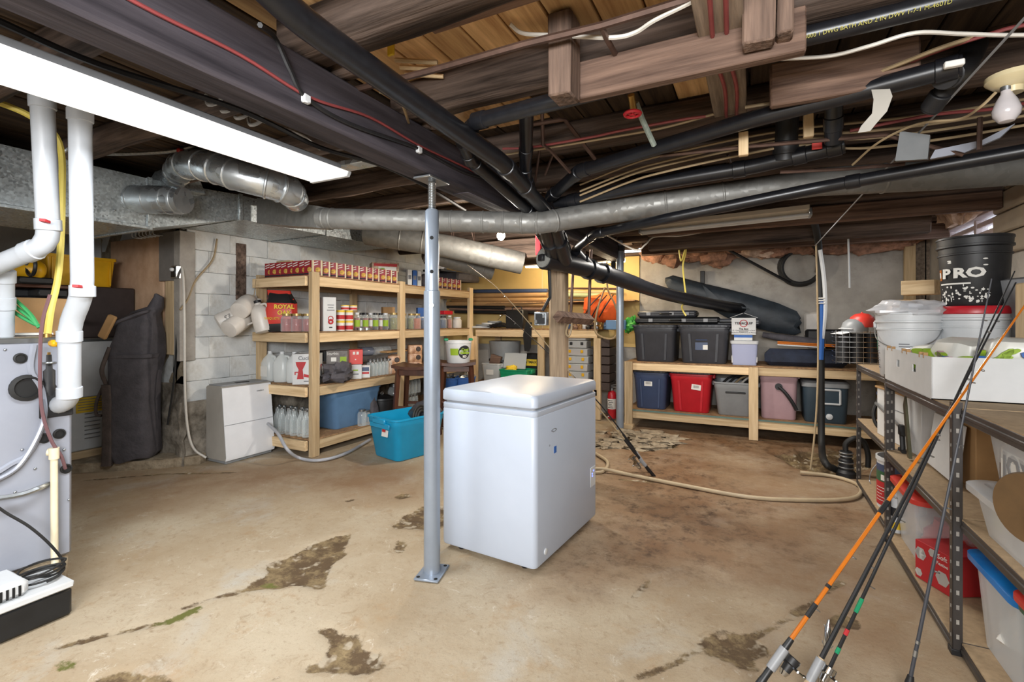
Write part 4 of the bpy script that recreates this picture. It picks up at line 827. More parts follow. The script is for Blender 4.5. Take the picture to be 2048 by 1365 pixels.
# condensate pump with coiled cord
pm = T('condensate_pump', 'white-topped condensate pump on a dark tray by the furnace foot', 'pump', (-2.70, .80, 0), radians(0))
obj(MB().bx(-2.815, -2.60, .52, 1.0, 0, .115, .01), 'tank', M['black'], pm, world=True)
obj(MB().bx(-2.82, -2.595, .515, 1.005, .115, .145, .006), 'cover', M['white'], pm, world=True)
mh = obj(MB().bx(-2.80, -2.615, .52, .87, .145, .215, .018), 'motor_housing', M['white'], pm, world=True)
for k in range(6): obj(MB().bx(-2.616, -2.611, .745 + .018 * k, .752 + .018 * k, .155, .195), 'vent_slot', M['hole'], mh, world=True)
pts = []
for k in range(46): a = k * .55; pts.append((-2.70 + (.075 + .006 * sin(k)) * cos(a) * .8, .93 + (.075 + .008 * cos(k * 1.7)) * sin(a), .16 + .0011 * k + .008 * sin(a * .7)))
W(MB().tube(cr(pts, 3), .0045, 6), 'coiled_cord', M['rubber'], 'black cord coiled on the condensate pump', 'cord')
cable('black power cord drooping from the furnace to the pump coil', [K(-30, 995, X=XF + .07), K(10, 1025, X=XF + .08), K(60, 1055, X=XF + .1), K(105, 1095, X=XF + .12), K(128, 1130, X=XF + .12), K(110, 1150, X=XF + .14), K(70, 1155, X=XF + .15)], .006, M['rubber'])
# second appliance in the recess, dark cabinet, crate, saw
ap = T('air_handler', 'white cabinet with a yellow notice label in the furnace recess', 'appliance', (-5.45, 2.0, .075))
obj(MB().bx(-5.86, -5.12, 1.55, 2.42, .14, 1.08, .012), 'casing', M['white'], ap, world=True)
obj(MB().bx(-5.86, -5.11, 1.54, 2.43, 1.07, 1.1, .004), 'top_rim', M['steel'], ap, world=True)
obj(MB().bx(-5.84, -5.14, 1.6, 2.4, .07, .14, .004), 'wood_runner', M['pine_y'], ap, world=True)
a = P(152, 828, X=-5.115); b = P(206, 790, X=-5.115); obj(MB().bx(-5.118, -5.112, a.y, b.y, a.z, b.z), 'yellow_label', M['inkyellow'], ap, world=True)
for k in range(6): obj(MB().bx(-5.113, -5.110, a.y + .01, b.y - .01, a.z + .02 + .022 * k, a.z + .026 + .022 * k), 'notice_line', M['inkgrey'], ap, world=True)
for k in range(8): obj(MB().bx(-5.121, -5.113, a.y + .06, b.y - .02, .24 + .035 * k, .246 + .035 * k), 'louvre', M['inkgrey'], ap, world=True)
W(MB().bx(-5.8, -5.15, 1.68, 2.44, 1.1, 1.55, .01), 'dark_cabinet', mat('dark_brown_cabinet', '#3a302e', .6, 0, .2), 'dark brown cabinet standing on the white recess unit', 'cabinet')
yc = T('plastic_crate', 'yellow open-top crate standing on the dark cabinet', 'crate', (-5.35, 2.06, 1.552), pi / 2)
obj(MB().loft([rr(.44, .3, .02, 0), rr(.48, .34, .02, .23), rr(.5, .36, .02, .23), rr(.5, .36, .02, .255), rr(.46, .32, .02, .255), rr(.42, .28, .02, .01)]), 'body', M['yellow'], yc)
for x in (-.2, -.07, .07, .2): obj(MB().box((x, -.165, .12), (.014, .02, .22), .003), 'rib', M['yellow'], yc)
obj(MB().box((0, -.168, .13), (.12, .014, .08), .003), 'handle_panel', M['cream'], yc)
ch = T('chainsaw', 'yellow and black saw lying on the shelf behind the flue', 'tool', P(62, 545, d=3.6))
obj(MB().sphere(P(62, 540, d=3.6), .1, 12, sq=(1.1, 1, .7)).jit(.03, 7), 'yellow_cover', M['yellow'], ch, world=True)
obj(MB().torus(P(62, 532, d=3.5), .07, .012, 'y'), 'handle', M['black'], ch, world=True); obj(MB().box(P(64, 562, d=3.6), (.16, .2, .05), .01), 'base', M['black'], ch, world=True)
sh = T('dark_shelf', 'dark shelf stacked with black cases behind the flues', 'shelf', P(60, 640, d=3.75))
for v in (575, 640): obj(MB().box(P(60, v, d=3.8), (.5, .5, .025), .003), 'board', M['darkwood'], sh, world=True)
for k in range(3): q = P(45 + 25 * k, 590 + 14 * (k % 2), d=3.75); W(MB().box(q + V((0, 0, .01)), (.2, .18, .06), .01), 'hand_case', M['black'], 'black plastic hand case on the dark shelf, %s' % ['nearest the frame edge', 'the middle one', 'the one beside the yellow tube'][k], 'case')
W(MB().bx(-5.5, -5.2, 1.3, 1.64, 1.3, 1.75, .006), 'carton', M['kraft'], 'tan carton behind the yellow crate and flue', 'box')
# wire rack above, panels on the pillar
wr = T('wire_basket', 'small white wire rack under the trunk duct', 'rack', P(288, 470, d=4.2)); 
for k in range(7): q = P(265 + 7 * k, 468 - k, d=4.25); obj(MB().tube(cr([q + V((0, 0, .03)), q + V((.0, 0, -.03)), q + V((.05, .05, -.04))], 3), .004, 5), 'wire', M['white'], wr, world=True)
W(MB().bx(-5.62, -4.72, 2.455, 2.475, 1.0, 2.02, .004), 'plywood_sheet', mat('stained_plywood', '#d0a582', .75, 0, .15, 5, .2, c2='#e2c0a0'), 'stained plywood sheet leaning on the pillar behind the black bag', 'board')
W(MB().bx(-4.68, -4.55, 2.45, 2.478, .95, 1.62, .004), 'narrow_board', M['pine_z'], 'narrow upright board between the plywood and the outlet', 'board')
W(MB().bx(-4.74, -4.47, 2.43, 2.452, 1.6, 2.03, .004), 'backing_board', mat('grey_painted_board', '#7d7873', .8, 0, .15, 6), 'grey backing board carrying the wall outlet', 'board')
oq = T('wall_outlet', 'grey metal outlet box with white plug on the backing board', 'outlet', P(352, 545, Y=2.42))
obj(MB().box((0, 0, 0), (.075, .045, .11), .005), 'box', M['steel'], oq); obj(MB().box((0, -.024, 0), (.06, .004, .09), .002), 'face_plate', M['abs_dull'], oq)
obj(MB().box((.012, -.04, .02), (.03, .03, .03), .008), 'plug', M['white'], oq)
cable('white power cord from the outlet down to the dehumidifier', [K(356, 528, d=4.25), K(366, 548, d=4.15), K(369, 650, d=4.1), K(370, 780, d=4.1), K(376, 860, d=4.15), K(388, 898, d=4.2), K(412, 916, d=4.25)], .01, M['romexwhite'])
cable('black cord looping down beside the white power cord', [K(338, 480, d=4.35), K(336, 540, d=4.3), K(350, 556, d=4.25), K(354, 650, d=4.2), K(348, 760, d=4.15), K(335, 850, d=4.15)], .009, M['rubber'])
cable('grey cable curving off the trunk duct onto the block wall', [K(434, 478, X=WL + .03), K(425, 520, X=WL + .03), K(392, 560, X=WL + .03), K(375, 600, X=WL + .03), K(360, 620, X=WL + .05)], .009, M['romex'])
W(MB().bx(WL - .015, WL + .004, 2.95, 3.06, 1.45, 2.0, .004), 'patch_board', M['joist'], 'dark old timber let into the block wall above the jugs', 'board')
q = at(378, WL + .01, 1.6); W(MB().bx(WL - .06, WL + .03, 2.43, 2.56, .9, 2.03, .004), 'corner_board', mat('weathered_grey', '#a39d95', .85, 0, .2, 6, .3, 50), 'grey board running up the pillar corner', 'board')
# black bag
bg = T('hockey_bag', 'tall black duffel bag with brown straps leaning by the pillar', 'bag', (-4.72, 2.24, .08))
spec = [(.0, .27, .20, 0, 0), (.06, .31, .24, 0, 0), (.3, .32, .25, 0, .005), (.5, .33, .24, -.005, .0), (.7, .34, .26, .0, .01), (.9, .33, .26, .01, .02), (1.05, .31, .25, .015, .03), (1.16, .27, .23, .03, .03), (1.24, .2, .19, .06, .05), (1.3, .12, .12, .12, .06), (1.37, .07, .08, .15, .06), (1.4, .02, .03, .13, .05)]
mb = MB(); mb.loft([rr(w_, d_, .07, z, cx=x, cy=y, n=6) for z, w_, d_, x, y in spec])
for p in mb.v: p += noise.noise_vector(p * 6) * .024 + noise.noise_vector(V((p.x * 6, p.y * 6, p.z * 16))) * .014
rz_ = radians(35); obj(mb, 'bag_body', M['blackcloth'], bg).rotation_euler = (0, 0, rz_)
RB = Matrix.Rotation(rz_, 3, 'Z')
mb = MB(); mb.loft([rr(.345, .275, .07, z, cx=x, cy=.01, n=6) for z, x in ((.86, .005), (.875, .006), (.89, .008))]); o = obj(mb, 'seam_band', M['blackcloth'], bg); o.rotation_euler = (0, 0, rz_)
M['brownstrap'] = mat('brown_canvas', '#4e4440', .85, 0, .25, 15, .3, 90)
mb = MB(); mb.loft([rr(.075, .05, .015, z, cx=-.155 + .01 * sin(z * 5), cy=-.1, n=4) for z in (-.03, .1, .3, .5, .64)]); o = obj(mb, 'side_pocket', M['brownstrap'], bg); o.rotation_euler = (0, 0, rz_)
mb = MB().tube(cr([(-.16, -.09, .62), (-.17, -.14, .75), (-.15, -.13, .86), (-.13, -.11, .95)], 6), .016, 6); o = obj(mb, 'strap', M['brownstrap'], bg); o.rotation_euler = (0, 0, rz_)
mb = MB().tube(cr([(-.2, -.08, .62), (-.24, -.09, .5), (-.25, -.08, .4), (-.21, -.08, .38)], 6), .012, 6); o = obj(mb, 'strap', M['brownstrap'], bg); o.rotation_euler = (0, 0, rz_)
mb = MB().box((-.13, -.14, 1.12), (.07, .03, .2), .01, R=Matrix.Rotation(.45, 3, 'Y')).jit(.01, 9); o = obj(mb, 'pale_tab', M['kraft'], bg); o.rotation_euler = (0, 0, rz_)
mb = MB(); mb.loft([rr(w_, d_, .05, 0, n=6) for w_, d_ in ((.22, .16), (.3, .24), (.3, .24), (.22, .16))])
n4 = len(mb.v) // 4
for i, p in enumerate(mb.v): k = i // n4; p.z = (1.15, 1.165, 1.185, 1.2)[k] + (p.x + .03) * .42; p.x -= .02
mb.jit(.02, 7); o = obj(mb, 'top_flap', M['blackcloth'], bg); o.rotation_euler = (0, 0, rz_)
# dehumidifier with hose
dh = T('dehumidifier', 'white dehumidifier with a grey top on the floor by the wooden shelving', 'dehumidifier', (-4.24, 2.86, 0), pi / 2)
pf = [(-.14, .03), (-.15, .06), (-.09, .66), (-.07, .675), (.11, .675), (.13, .66), (.13, .03)]
obj(MB().prism(pf, 'x', -.235, .235), 'side_shell', mat('warm_grey_plastic', '#a29d95', .4, 0, .05), dh, ang=25)
obj(MB().loft([[(-.236, y, z), (.236, y, z), (.236, y + .006, z), (-.236, y + .006, z)] for y, z in ((-.148, .03), (-.157, .06), (-.128, .34), (-.097, .66))]), 'front_panel', M['bright'], dh)
obj(MB().box((.0, .02, .678), (.44, .2, .012), .004), 'top_grille', M['grey'], dh); obj(MB().box((0, -.02, .686), (.12, .04, .006), .002), 'control_strip', M['abs_dull'], dh)
obj(MB().box((0, -.005, .016), (.45, .25, .034), .006), 'base', M['tubgrey'], dh)
obj(MB().box((-.0, -.1295, .335), (.47, .004, .004)), 'panel_gap', M['tubgrey'], dh)
txt(dh, 'comfort', .022, M['inkgrey'], (.12, -.108, .60))
cable('grey striped drain hose sagging from the dehumidifier to the turquoise tub', [K(536, 848, d=4.5), K(556, 868, d=4.3), K(575, 900, d=4.2), K(600, 917, z=.02), K(640, 921, z=.02), K(690, 908, z=.02), K(740, 880, z=.03)], .014, mat('grey_hose', '#a4a6ac', .35, 0, .1), 'drain_hose', 'hose', 6, 10)
# jugs hung on a string
def jug_mesh():
    b = MB().lathe([(0, 0), (.055, .0), (.078, .008), (.084, .03), (.084, .17), (.076, .215), (.045, .25), (.03, .262), (.028, .285), (0, .285)], 20); return b
for k, (u, v, X, ry, rx, lab) in enumerate([(490, 612, -4.22, 30, -58, 'topmost white syrup jug hanging at the shelf end, base towards the room'), (474, 648, -4.25, 45, -50, 'lower white syrup jug hanging at the shelf end, base towards the room'), (462, 636, -4.33, 62, -15, 'white syrup jug with black lettering hanging at the shelf end'), (524, 640, -4.1, -14, -6, 'upright white jug with a handle hanging against the shelf post')]):
    q = P(u, v, X=X); j = T('syrup_jug', lab, 'jug', q, 0, 'white jugs hung on a string')
    Mx = Matrix.Rotation(radians(45), 3, 'Z') @ Matrix.Rotation(radians(ry), 3, 'Y') @ Matrix.Rotation(radians(rx), 3, 'X') ; Mt = Mx.to_4x4() @ Matrix.Translation((0, 0, -.12))
    obj(jug_mesh().xf(Mt), 'body', M['jug'], j); obj(MB().lathe([(.032, .28), (.032, .305), (0, .305)], 14).xf(Mt), 'cap', M['jug'] if k < 3 else M['abs_dull'], j)
    obj(MB().tube(cr([(.03, 0, .26), (.085, 0, .25), (.095, 0, .2), (.082, 0, .15)], 4), .01, 8).xf(Mt @ Matrix.Rotation(-.6, 4, 'Z')), 'handle', M['jug'], j)
    if k == 2:
        for i, (s, zz, sz) in enumerate((('Gatherer', .15, .034), ('Maple', .11, .028), ('Syrup', .08, .028))):
            t_ = txt(j, s, sz, M['ink'], (0, 0, 0)); Mq = Mt @ Matrix.Translation((0, -.086, zz)) @ Matrix.Rotation(pi / 2, 4, 'X'); t_.location = Mq.translation; t_.rotation_euler = Mq.to_euler()
cable('string holding the white jugs to the shelf top', [K(512, 560, X=-4.2), K(508, 590, X=-4.2), K(500, 615, X=-4.22), K(512, 640, X=-4.2)], .004, M['romex'], 'string', 'string')
# ================================================================ the pantry shelving
SX0, SX1 = -4.38, -3.6; YS = (3.11, 4.38, 5.88); ZS = (.163, .654, 1.15, 1.67)
pt = T('storage_shelf', 'tall pine stud shelving of four levels along the block wall', 'shelf', (-4.0, 4.5, 0))
PX, PY, PZ = M['pine_x'], M['pine_y'], M['pine_z']
for i, y in enumerate(YS):
    for x in (SX1, SX0 + .045):
        obj(MB().bx(x - .045, x, y - (.0 if i == 0 else .045), y + (.089 if i == 0 else .045), 0, 1.7 if i < 2 else 1.72, .003), 'upright', PZ, pt, world=True)
for z in ZS:
    for y0, y1 in ((YS[0] + .09, YS[1] - .046), (YS[1] + .046, YS[2] - .046)):
        obj(MB().bx(SX1 - .05, SX1 - .012, y0, y1, z - .1, z - .011, .003), 'front_rail', PY, pt, world=True)
        obj(MB().bx(SX0 + .01, SX0 + .04, y0, y1, z - .1, z - .011, .003), 'rear_rail', PY, pt, world=True)
    for y in (YS[0] - .02, YS[2] + .02):
        obj(MB().bx(SX0, SX1 - .046, y - .018, y + .018, z - .1, z - .011, .003), 'end_rail', PX, pt, world=True)
    obj(MB().bx(SX0 + .0, SX1 - .004, YS[0] + .002, (YS[0] + YS[1]) / 2 + .3, z - .011, z, .002), 'shelf_board', M['osb'], pt, world=True)
    obj(MB().bx(SX0 + .0, SX1 - .004, (YS[0] + YS[1]) / 2 + .302, YS[2] + .02, z - .011, z, .002), 'shelf_board', M['osb'], pt, world=True)
# red soup cartons on top
pos = ['first', 'second', 'third', 'fourth', 'fifth', 'sixth', 'seventh', 'eighth', 'ninth', 'tenth', 'eleventh', 'twelfth', 'thirteenth', 'fourteenth']
M['soupred'] = mat('soup_red', '#8e1f28', .5, 0, .2, 40); M['soupside'] = mat('soup_side', '#d8c9a8', .5, 0, .1); M['noodle'] = mat('noodle_yellow', '#c9a049', .6, 0, .4, 90)
def soup():
    o = T('soup_carton', 'small red soup carton in the row along the pantry top shelf', 'carton', (0, 0, 0), 0, 'red soup cartons on the top shelf')
    obj(MB().box((0, 0, .071), (.094, .046, .142), .001), 'carton_body', M['soupside'], o)
    obj(MB().box((-.005, -.0233, .071), (.082, .0012, .14)), 'front_print', M['soupred'], o)
    obj(MB().lathe([(.024, 0), (.02, .003), (0, .003)], 12, M=Matrix.Rotation(pi / 2, 3, 'X')).xf(Matrix.Translation((.012, -.0235, .055))), 'bowl_picture', M['noodle'], o)
    for k in range(2): obj(MB().box((-.012, -.0242, .122 - .022 * k), (.055, .001, .008), 0, R=Matrix.Rotation(-.3, 3, 'Y')), 'script_print', M['paper'], o)
    obj(MB().box((-.005, -.0242, .016), (.078, .001, .014)), 'black_band', M['ink'], o)
    return o
s0 = soup(); spots = []
for k in range(8): spots.append((-4.27 + .08 * k, 3.19 - .008 * (k % 2), radians(12)))
for k in range(12): spots.append((-3.66 - .006 * (k % 3), 3.22 + .098 * k, radians(38 + 4 * (k % 2))))
for i, (x, y, r) in enumerate(spots):
    if i == 0: s0.location = (x, y, 1.671); s0.rotation_euler = (0, 0, r)
    else: dup(s0, (x, y, 1.671), r, 'red soup carton at the pantry end, %s from the wall' % pos[i] if i < 8 else 'red soup carton along the pantry front, %s from the corner upright' % pos[i - 8])
s0['label'] = 'red soup carton at the pantry end, first from the wall'
for k in range(7):
    dup(s0, (-3.68, 4.98 + .11 * k, 1.671), radians(38), 'red soup carton under the dark bag past the steel pole, %s of the seven' % pos[k], 'red soup cartons on the far end')
W(MB().bx(-4.28, -4.24, 3.3, 4.3, 1.815, 1.835, .003).xf(Matrix.Translation((.35, -.04, 0))), 'wood_lath', PY, 'pale slat lying over the red soup cartons', 'stick')
W(MB().bx(-4.2, -4.0, 3.2, 3.24, 1.82, 1.835, .003), 'wood_lath', PX, 'short slat lying on the cartons at the shelf corner', 'stick')
def carton(label, loc, rz, w, d, h, m, name='carton', cat='box'):
    o = T(name, label, cat, loc, rz); obj(MB().box((0, 0, h / 2), (w, d, h), .002), 'carton_body', m, o); return o
def pr(o, x, z, w, h, d, m, name='print'):      # flat print on a carton front
    return obj(MB().box((x, -d / 2 - .0006, z), (w, .0012, h)), name, m, o)
q = at(768, -3.85, 1.79); o = carton('colourful party-print carton lying on the soup row', (q.x, q.y, 1.805), radians(50), .3, .24, .11, mat('mixed_print', '#b0755a', .6, 0, .5, 30, c2='#c9b39a')); pr(o, 0, .08, .26, .03, .24, M['inkred']); pr(o, .02, .04, .2, .04, .24, M['paper']); pr(o, -.05, .03, .08, .03, .24, M['inkgreen'])
for k, (u, m, lab) in enumerate(((818, 'paper', 'pale tall carton beside the centre upright on the top shelf'), (828, 'inkblue', 'blue tall carton between two pale ones on the top shelf'), (837, 'paper', 'pale tall carton nearest the steel pole on the top shelf'))):
    q = at(u, -3.72, 1.671); o = carton(lab, q, radians(50), .05, .1, .19, M[m]); pr(o, 0, .1, .035, .05, .1, M['inkgrey'])
q = at(848, -3.75, 1.671); W(MB().sphere(q + V((0, 0, .08)), .08, 12).jit(.03, 9), 'wrapped_bundle', M['blackcloth'], 'dark wrapped bundle behind the steel pole on the top shelf', 'bundle')
q = at(915, -3.85, 1.81); W(MB().box(q + V((0, 0, .06)), (.4, .6, .14), .03).jit(.03, 6), 'wrapped_bag', M['blackcloth'], 'dark bag lying on the far soup cartons', 'bag')
W(MB().box(at(880, -4.0, 1.95), (.3, .4, .03), .004), 'dark_case', M['black'], 'flat dark case above the wrapped bag', 'case')
# ---- jars
def jar(label, loc, r, h, body, lid, fill=None, group=None, name='preserve_jar', cat='jar', lab=None, rz=0):
    o = T(name, label, cat, loc, rz, group)
    if fill: obj(MB().lathe([(0, .003), (r * .9, .003), (r * .94, .01), (r * .94, h * .7), (0, h * .71)], 14), 'contents', fill, o)
    obj(MB().lathe([(0, 0), (r * .93, 0), (r, .008), (r, h * .72), (r * .72, h * .86), (r * .7, h * .9)], 16), 'glass', body, o)
    obj(MB().lathe([(r * .76, h * .88), (r * .78, h), (0, h)], 16), 'lid', lid, o)
    if lab: obj(MB().loft([[(r * 1.01 * cos(t), r * 1.01 * sin(t), z) for t in [radians(-90 + a) for a in range(-65, 66, 13)]] + [] for z in (h * .2, h * .58)], False, False), 'paper_label', lab, o)
    return o
J = M['glass']; LG = mat('gold_lid', '#b9a06a', .35, .6, .1); LW = M['white']; LB = M['black']; LS = M['steel']
for k, (u, X) in enumerate(((574, -3.86), (594, -3.80), (616, -3.74), (600, -3.95))):
    jar('squat jar of pink preserve, %s' % ['nearest the charcoal bag', 'in the middle of the row', 'beside the corner upright', 'behind the other three'][k], at(u, X, 1.151), .055, .165, J, LG, M['meat'], 'jars of pink preserve')
q = at(656, -3.68, 1.151); o = carton('tall white carton with a red ring on the middle shelf', q, radians(62), .12, .12, .325, M['cardwhite'])
for z, w_ in ((.25, .06), (.225, .05), (.2, .07)): pr(o, .01, z, w_, .008, .12, M['inkgrey'])
obj(MB().torus((.01, -.061, .12), .022, .004, 'y'), 'red_ring', M['inkred'], o); obj(MB().torus((.01, -.061, .09), .018, .008, 'y'), 'red_ring', M['inkred'], o); pr(o, .01, .035, .03, .012, .12, M['ink'])
for k in range(6):
    u = (681, 698)[k % 2]; z = 1.151 + .104 * (k // 2)
    if k >= 4: u = (690, 706)[k % 2]
    q = at(u, -3.7, z); o = T('soup_tin', 'red and cream soup tin in the %s layer of the stack, %s' % (['bottom', 'middle', 'top'][k // 2], ['nearer the white carton', 'nearer the bottles'][k % 2]), 'tin', q, 0, 'stacked soup tins')
    hh = .102 if k < 4 else .05
    obj(MB().lathe([(0, 0), (.04, 0), (.04, hh), (0, hh)], 18), 'can', M['paper'], o); obj(MB().lathe([(.0405, hh * .1), (.0405, hh * .5)], 18), 'red_band', M['inkred'], o); obj(MB().lathe([(.0405, hh * .78), (.041, hh * .98)], 18), 'yellow_band', M['inkyellow'], o)
cols = ['sauce', 'beans', 'sauce', 'sauce', 'beans', 'sauce', 'beans']
for k, u in enumerate((714, 722, 731, 741, 751, 761, 771)):
    jar('slim bottle of sauce with a printed label, %s from the stacked tins' % ['first', 'second', 'third', 'fourth', 'fifth', 'sixth', 'seventh'][k], at(u, -3.72 - .05 * (k % 2), 1.151), .032, .185, J, LB if k % 3 else LW, M[cols[k]], 'bottles on the middle shelf', 'sauce_bottle', 'bottle', M['paper'] if k % 2 else M['inkgreen'], radians(45))
q = at(728, -3.64, 1.151)
for k in range(2): W(MB().lathe([(0, 0), (.045, 0), (.045, .025), (0, .025)], 18, at(722 + 12 * k, -3.66, 1.151)), 'flat_tin', M['steel'], ['flat low tin in front of the sauce bottles, nearer the stacked tins', 'flat low tin in front of the sauce bottles, farther from the stacked tins'][k], 'tin')
jar('wide jar of green pickles on the middle shelf', at(788, -3.7, 1.151), .058, .19, J, LG, M['pickle'])
jar('narrower jar of green pickles hidden behind the centre upright', at(806, -3.76, 1.151), .05, .185, J, LG, M['pickle'])
jar('jar of green pickles just past the centre upright', at(823, -3.7, 1.151), .05, .185, J, LG, M['pickle'])
jar('jar of orange preserve just past the centre upright', at(834, -3.64, 1.151), .05, .185, J, LG, M['salsa'])
jar('clear jar of blue beads near the steel pole', at(845, -3.7, 1.151), .045, .15, J, LW, M['navy'])
carton('small kraft carton on the jar lids of the middle shelf', at(776, -3.95, 1.335), radians(55), .14, .1, .08, M['kraft'])
o = carton('blue carton behind the steel pole on the middle shelf', at(843, -3.9, 1.2), radians(50), .12, .1, .22, M['inkblue'])
jar('dark blue jar right of the steel pole on the middle shelf', at(886, -3.72, 1.151), .05, .16, J, LB, M['navy']); jar('tall brown jar right of the steel pole on the middle shelf', at(899, -3.72, 1.151), .035, .17, J, LW, M['salsa'])
jar('wide white jar at the far end of the middle shelf', at(914, -3.7, 1.151), .065, .15, M['jug'], LW); W(MB().box(at(890, -3.75, 1.36), (.12, .2, .05), .004), 'red_case', M['red'], 'flat red case lying on the jars past the steel pole', 'case')
# charcoal bag
cb = T('charcoal_bag', 'red and black charcoal bag with yellow lettering on the middle shelf', 'bag', at(563, -3.98, 1.151), radians(38))
mb = MB(); mb.loft([rr(w_, d_, .03, z, cx=x, n=5) for z, w_, d_, x in ((0, .2, .12, 0), (.03, .24, .15, 0), (.15, .25, .15, 0), (.27, .25, .13, 0), (.33, .22, .08, -.01), (.385, .2, .02, -.02))]); mb.jit(.018, 9); obj(mb, 'sack', M['redbright'], cb)
mb = MB(); mb.loft([rr(w_, d_, .03, z, cx=x, n=5) for z, w_, d_, x in ((.265, .255, .14, 0), (.31, .23, .11, -.005), (.36, .205, .05, -.015))]); mb.jit(.018, 9); obj(mb, 'black_top', M['black'], cb)
mb = MB(); mb.loft([rr(w_, d_, .03, z, n=5) for z, w_, d_ in ((.0, .21, .13), (.03, .25, .16), (.07, .256, .16))]); mb.jit(.018, 9); obj(mb, 'dark_base', M['abs_dull'], cb)
txt(cb, 'ROYAL\nOAK', .055, M['inkyellow'], (.045, -.089, .2), bold=.002); txt(cb, 'BRIQUETS', .03, M['inkyellow'], (-.06, -.088, .12))
# ---- third shelf
Z3 = .655
for k, u in enumerate((-4.29, -4.14, -3.99)):
    o = T('water_jug', 'cloudy plastic water jug on the third shelf, %s from the shelf end' % ['first', 'second', 'third', 'fourth'][k], 'jug', (u, 3.2 + .02 * k, Z3), radians(20 * k), 'cloudy water jugs')
    obj(MB().loft([rr(.12, .12, .03, 0), rr(.138, .138, .035, .02), rr(.138, .138, .035, .18), rr(.11, .11, .04, .225), rr(.05, .05, .02, .26), rr(.04, .04, .018, .275)]), 'body', M['milky'], o)
    obj(MB().lathe([(.022, .27), (.022, .295), (0, .295)], 12), 'cap', LW, o); obj(MB().tube(cr([(.03, 0, .25), (.07, 0, .24), (.075, 0, .2), (.065, 0, .16)], 4), .011, 8), 'handle', M['milky'], o)
    if k == 0: obj(MB().box((0, -.071, .1), (.1, .002, .1)), 'paper_label', M['paper'], o)
q = at(612, -3.80, Z3); o = carton('white carton picturing a red hand mill on the third shelf', (q.x, q.y + .02, Z3), radians(40), .24, .17, .285, M['cardwhite'])
txt(o, 'Cucina', .05, M['inkgrey'], (.0, -.0865, .245), bold=.001)
mb = MB(); y = -.0866
mb.prism([(-.09, .21), (.0, .21), (-.01, .18), (-.03, .14), (-.065, .14), (-.085, .18)], 'y', y - .001, y).prism([(-.065, .14), (-.03, .14), (-.02, .05), (-.08, .05)], 'y', y - .001, y).prism([(-.02, .1), (.07, .075), (.075, .055), (-.02, .07)], 'y', y - .001, y).prism([(-.1, .12), (-.07, .12), (-.07, .11), (-.09, .11), (-.09, .09), (-.1, .09)], 'y', y - .001, y)
obj(mb, 'mill_picture', M['inkred'], o)
pr(o, .04, .03, .12, .008, .17, M['inkgrey'])
mb = MB().prism([(-.05, .18), (.03, .18), (0, .12), (-.02, .12)], 'x', .1205, .1215); obj(mb, 'mill_picture', M['inkred'], o)
W(MB().lathe([(0, 0), (.07, 0), (.075, .1), (0, .1)], 18, at(650, -3.9, Z3 + .19)), 'dark_pot', M['black'], 'dark pot behind the printed appliance carton', 'pot')
o = carton('grey appliance carton with white lettering and green scene', at(676, -3.72, Z3 + .17), radians(38), .2, .14, .13, mat('grey_print', '#6b6663', .6, 0, .3, 20)); txt(o, 'Starfrit', .04, M['paper'], (-.04, -.0708, .1)); pr(o, .06, .04, .06, .06, .14, M['inkgreen']); pr(o, -.03, .045, .05, .04, .14, M['paper'])
carton('plain carton supporting the grey appliance carton', at(680, -3.8, Z3), radians(38), .2, .14, .168, M['cardwhite'])
o = carton('bright red carton with two white squares on the third shelf', at(711, -3.68, Z3 + .15), radians(45), .14, .12, .15, M['redbright']); pr(o, -.015, .115, .022, .03, .12, M['paper']); pr(o, .02, .115, .022, .03, .12, M['paper']); pr(o, 0, .05, .012, .012, .12, M['paper'])
o = carton('white carton with a yellow stripe beneath the bright red carton', at(711, -3.68, Z3), radians(45), .12, .11, .148, M['cardwhite']); pr(o, 0, .09, .05, .012, .11, M['inkgreen']); pr(o, 0, .05, .06, .012, .11, M['inkgrey'])
o = carton('small white and purple carton beside the clear jars', at(731, -3.66, Z3), radians(45), .09, .08, .13, M['cardwhite']); pr(o, 0, .09, .07, .04, .08, M['navy']); pr(o, 0, .05, .07, .02, .08, M['inkred'])
W(lump(at(672, -3.62, Z3 + .085) + V((0, .02, 0)), (.13, .15, .085), 12, 3, .75), 'folded_tarp', M['blackcloth'], 'crumpled dark grey cloth on the third shelf edge', 'cloth')
first = None
for k in range(12):
    q = at(741 + 7.2 * (k // 2), -3.69 - .1 * (k % 2), Z3); 
    if first is None: first = jar('empty clear preserving jar in the cluster on the third shelf', q, .042, .17, J, LS, None, 'empty clear jars on the third shelf')
    else: dup(first, q, 0, 'empty clear jar on the third shelf, %s row, %s from the small purple carton' % (['front', 'rear'][k % 2], pos[k // 2]))
first['label'] = 'empty clear jar on the third shelf, front row, first from the small purple carton'
M['cookie'] = mat('cookie_wrap', '#b5714a', .35, 0, .4, 25, c2='#d9b08a')
def packet(label, q, rz, w, d, h):
    o = T('cookie_packet', label, 'packet', q, rz, 'wrapped food packets')
    mb = MB().loft([rr(w * .96, d * .9, .02, 0), rr(w, d, .03, h * .3), rr(w, d, .03, h * .7), rr(w * .94, d * .85, .02, h)]).jit(.008, 14); obj(mb, 'wrapper', M['cookie'], o)
    obj(MB().lathe([(.03, 0), (.025, .006), (0, .006)], 12, M=Matrix.Rotation(pi / 2, 3, 'X')).xf(Matrix.Translation((w * .2, -d / 2 - .0, h * .55))), 'picture', M['beans'], o)
for k in range(4):
    packet('orange food packet on the near side of the centre upright, %s' % ['lower front', 'upper front', 'lower back', 'upper back'][k], at(788 + 5 * (k // 2), -3.68 - .12 * (k // 2), Z3 + .1 * (k % 2)), radians(45), .14, .12, .095)
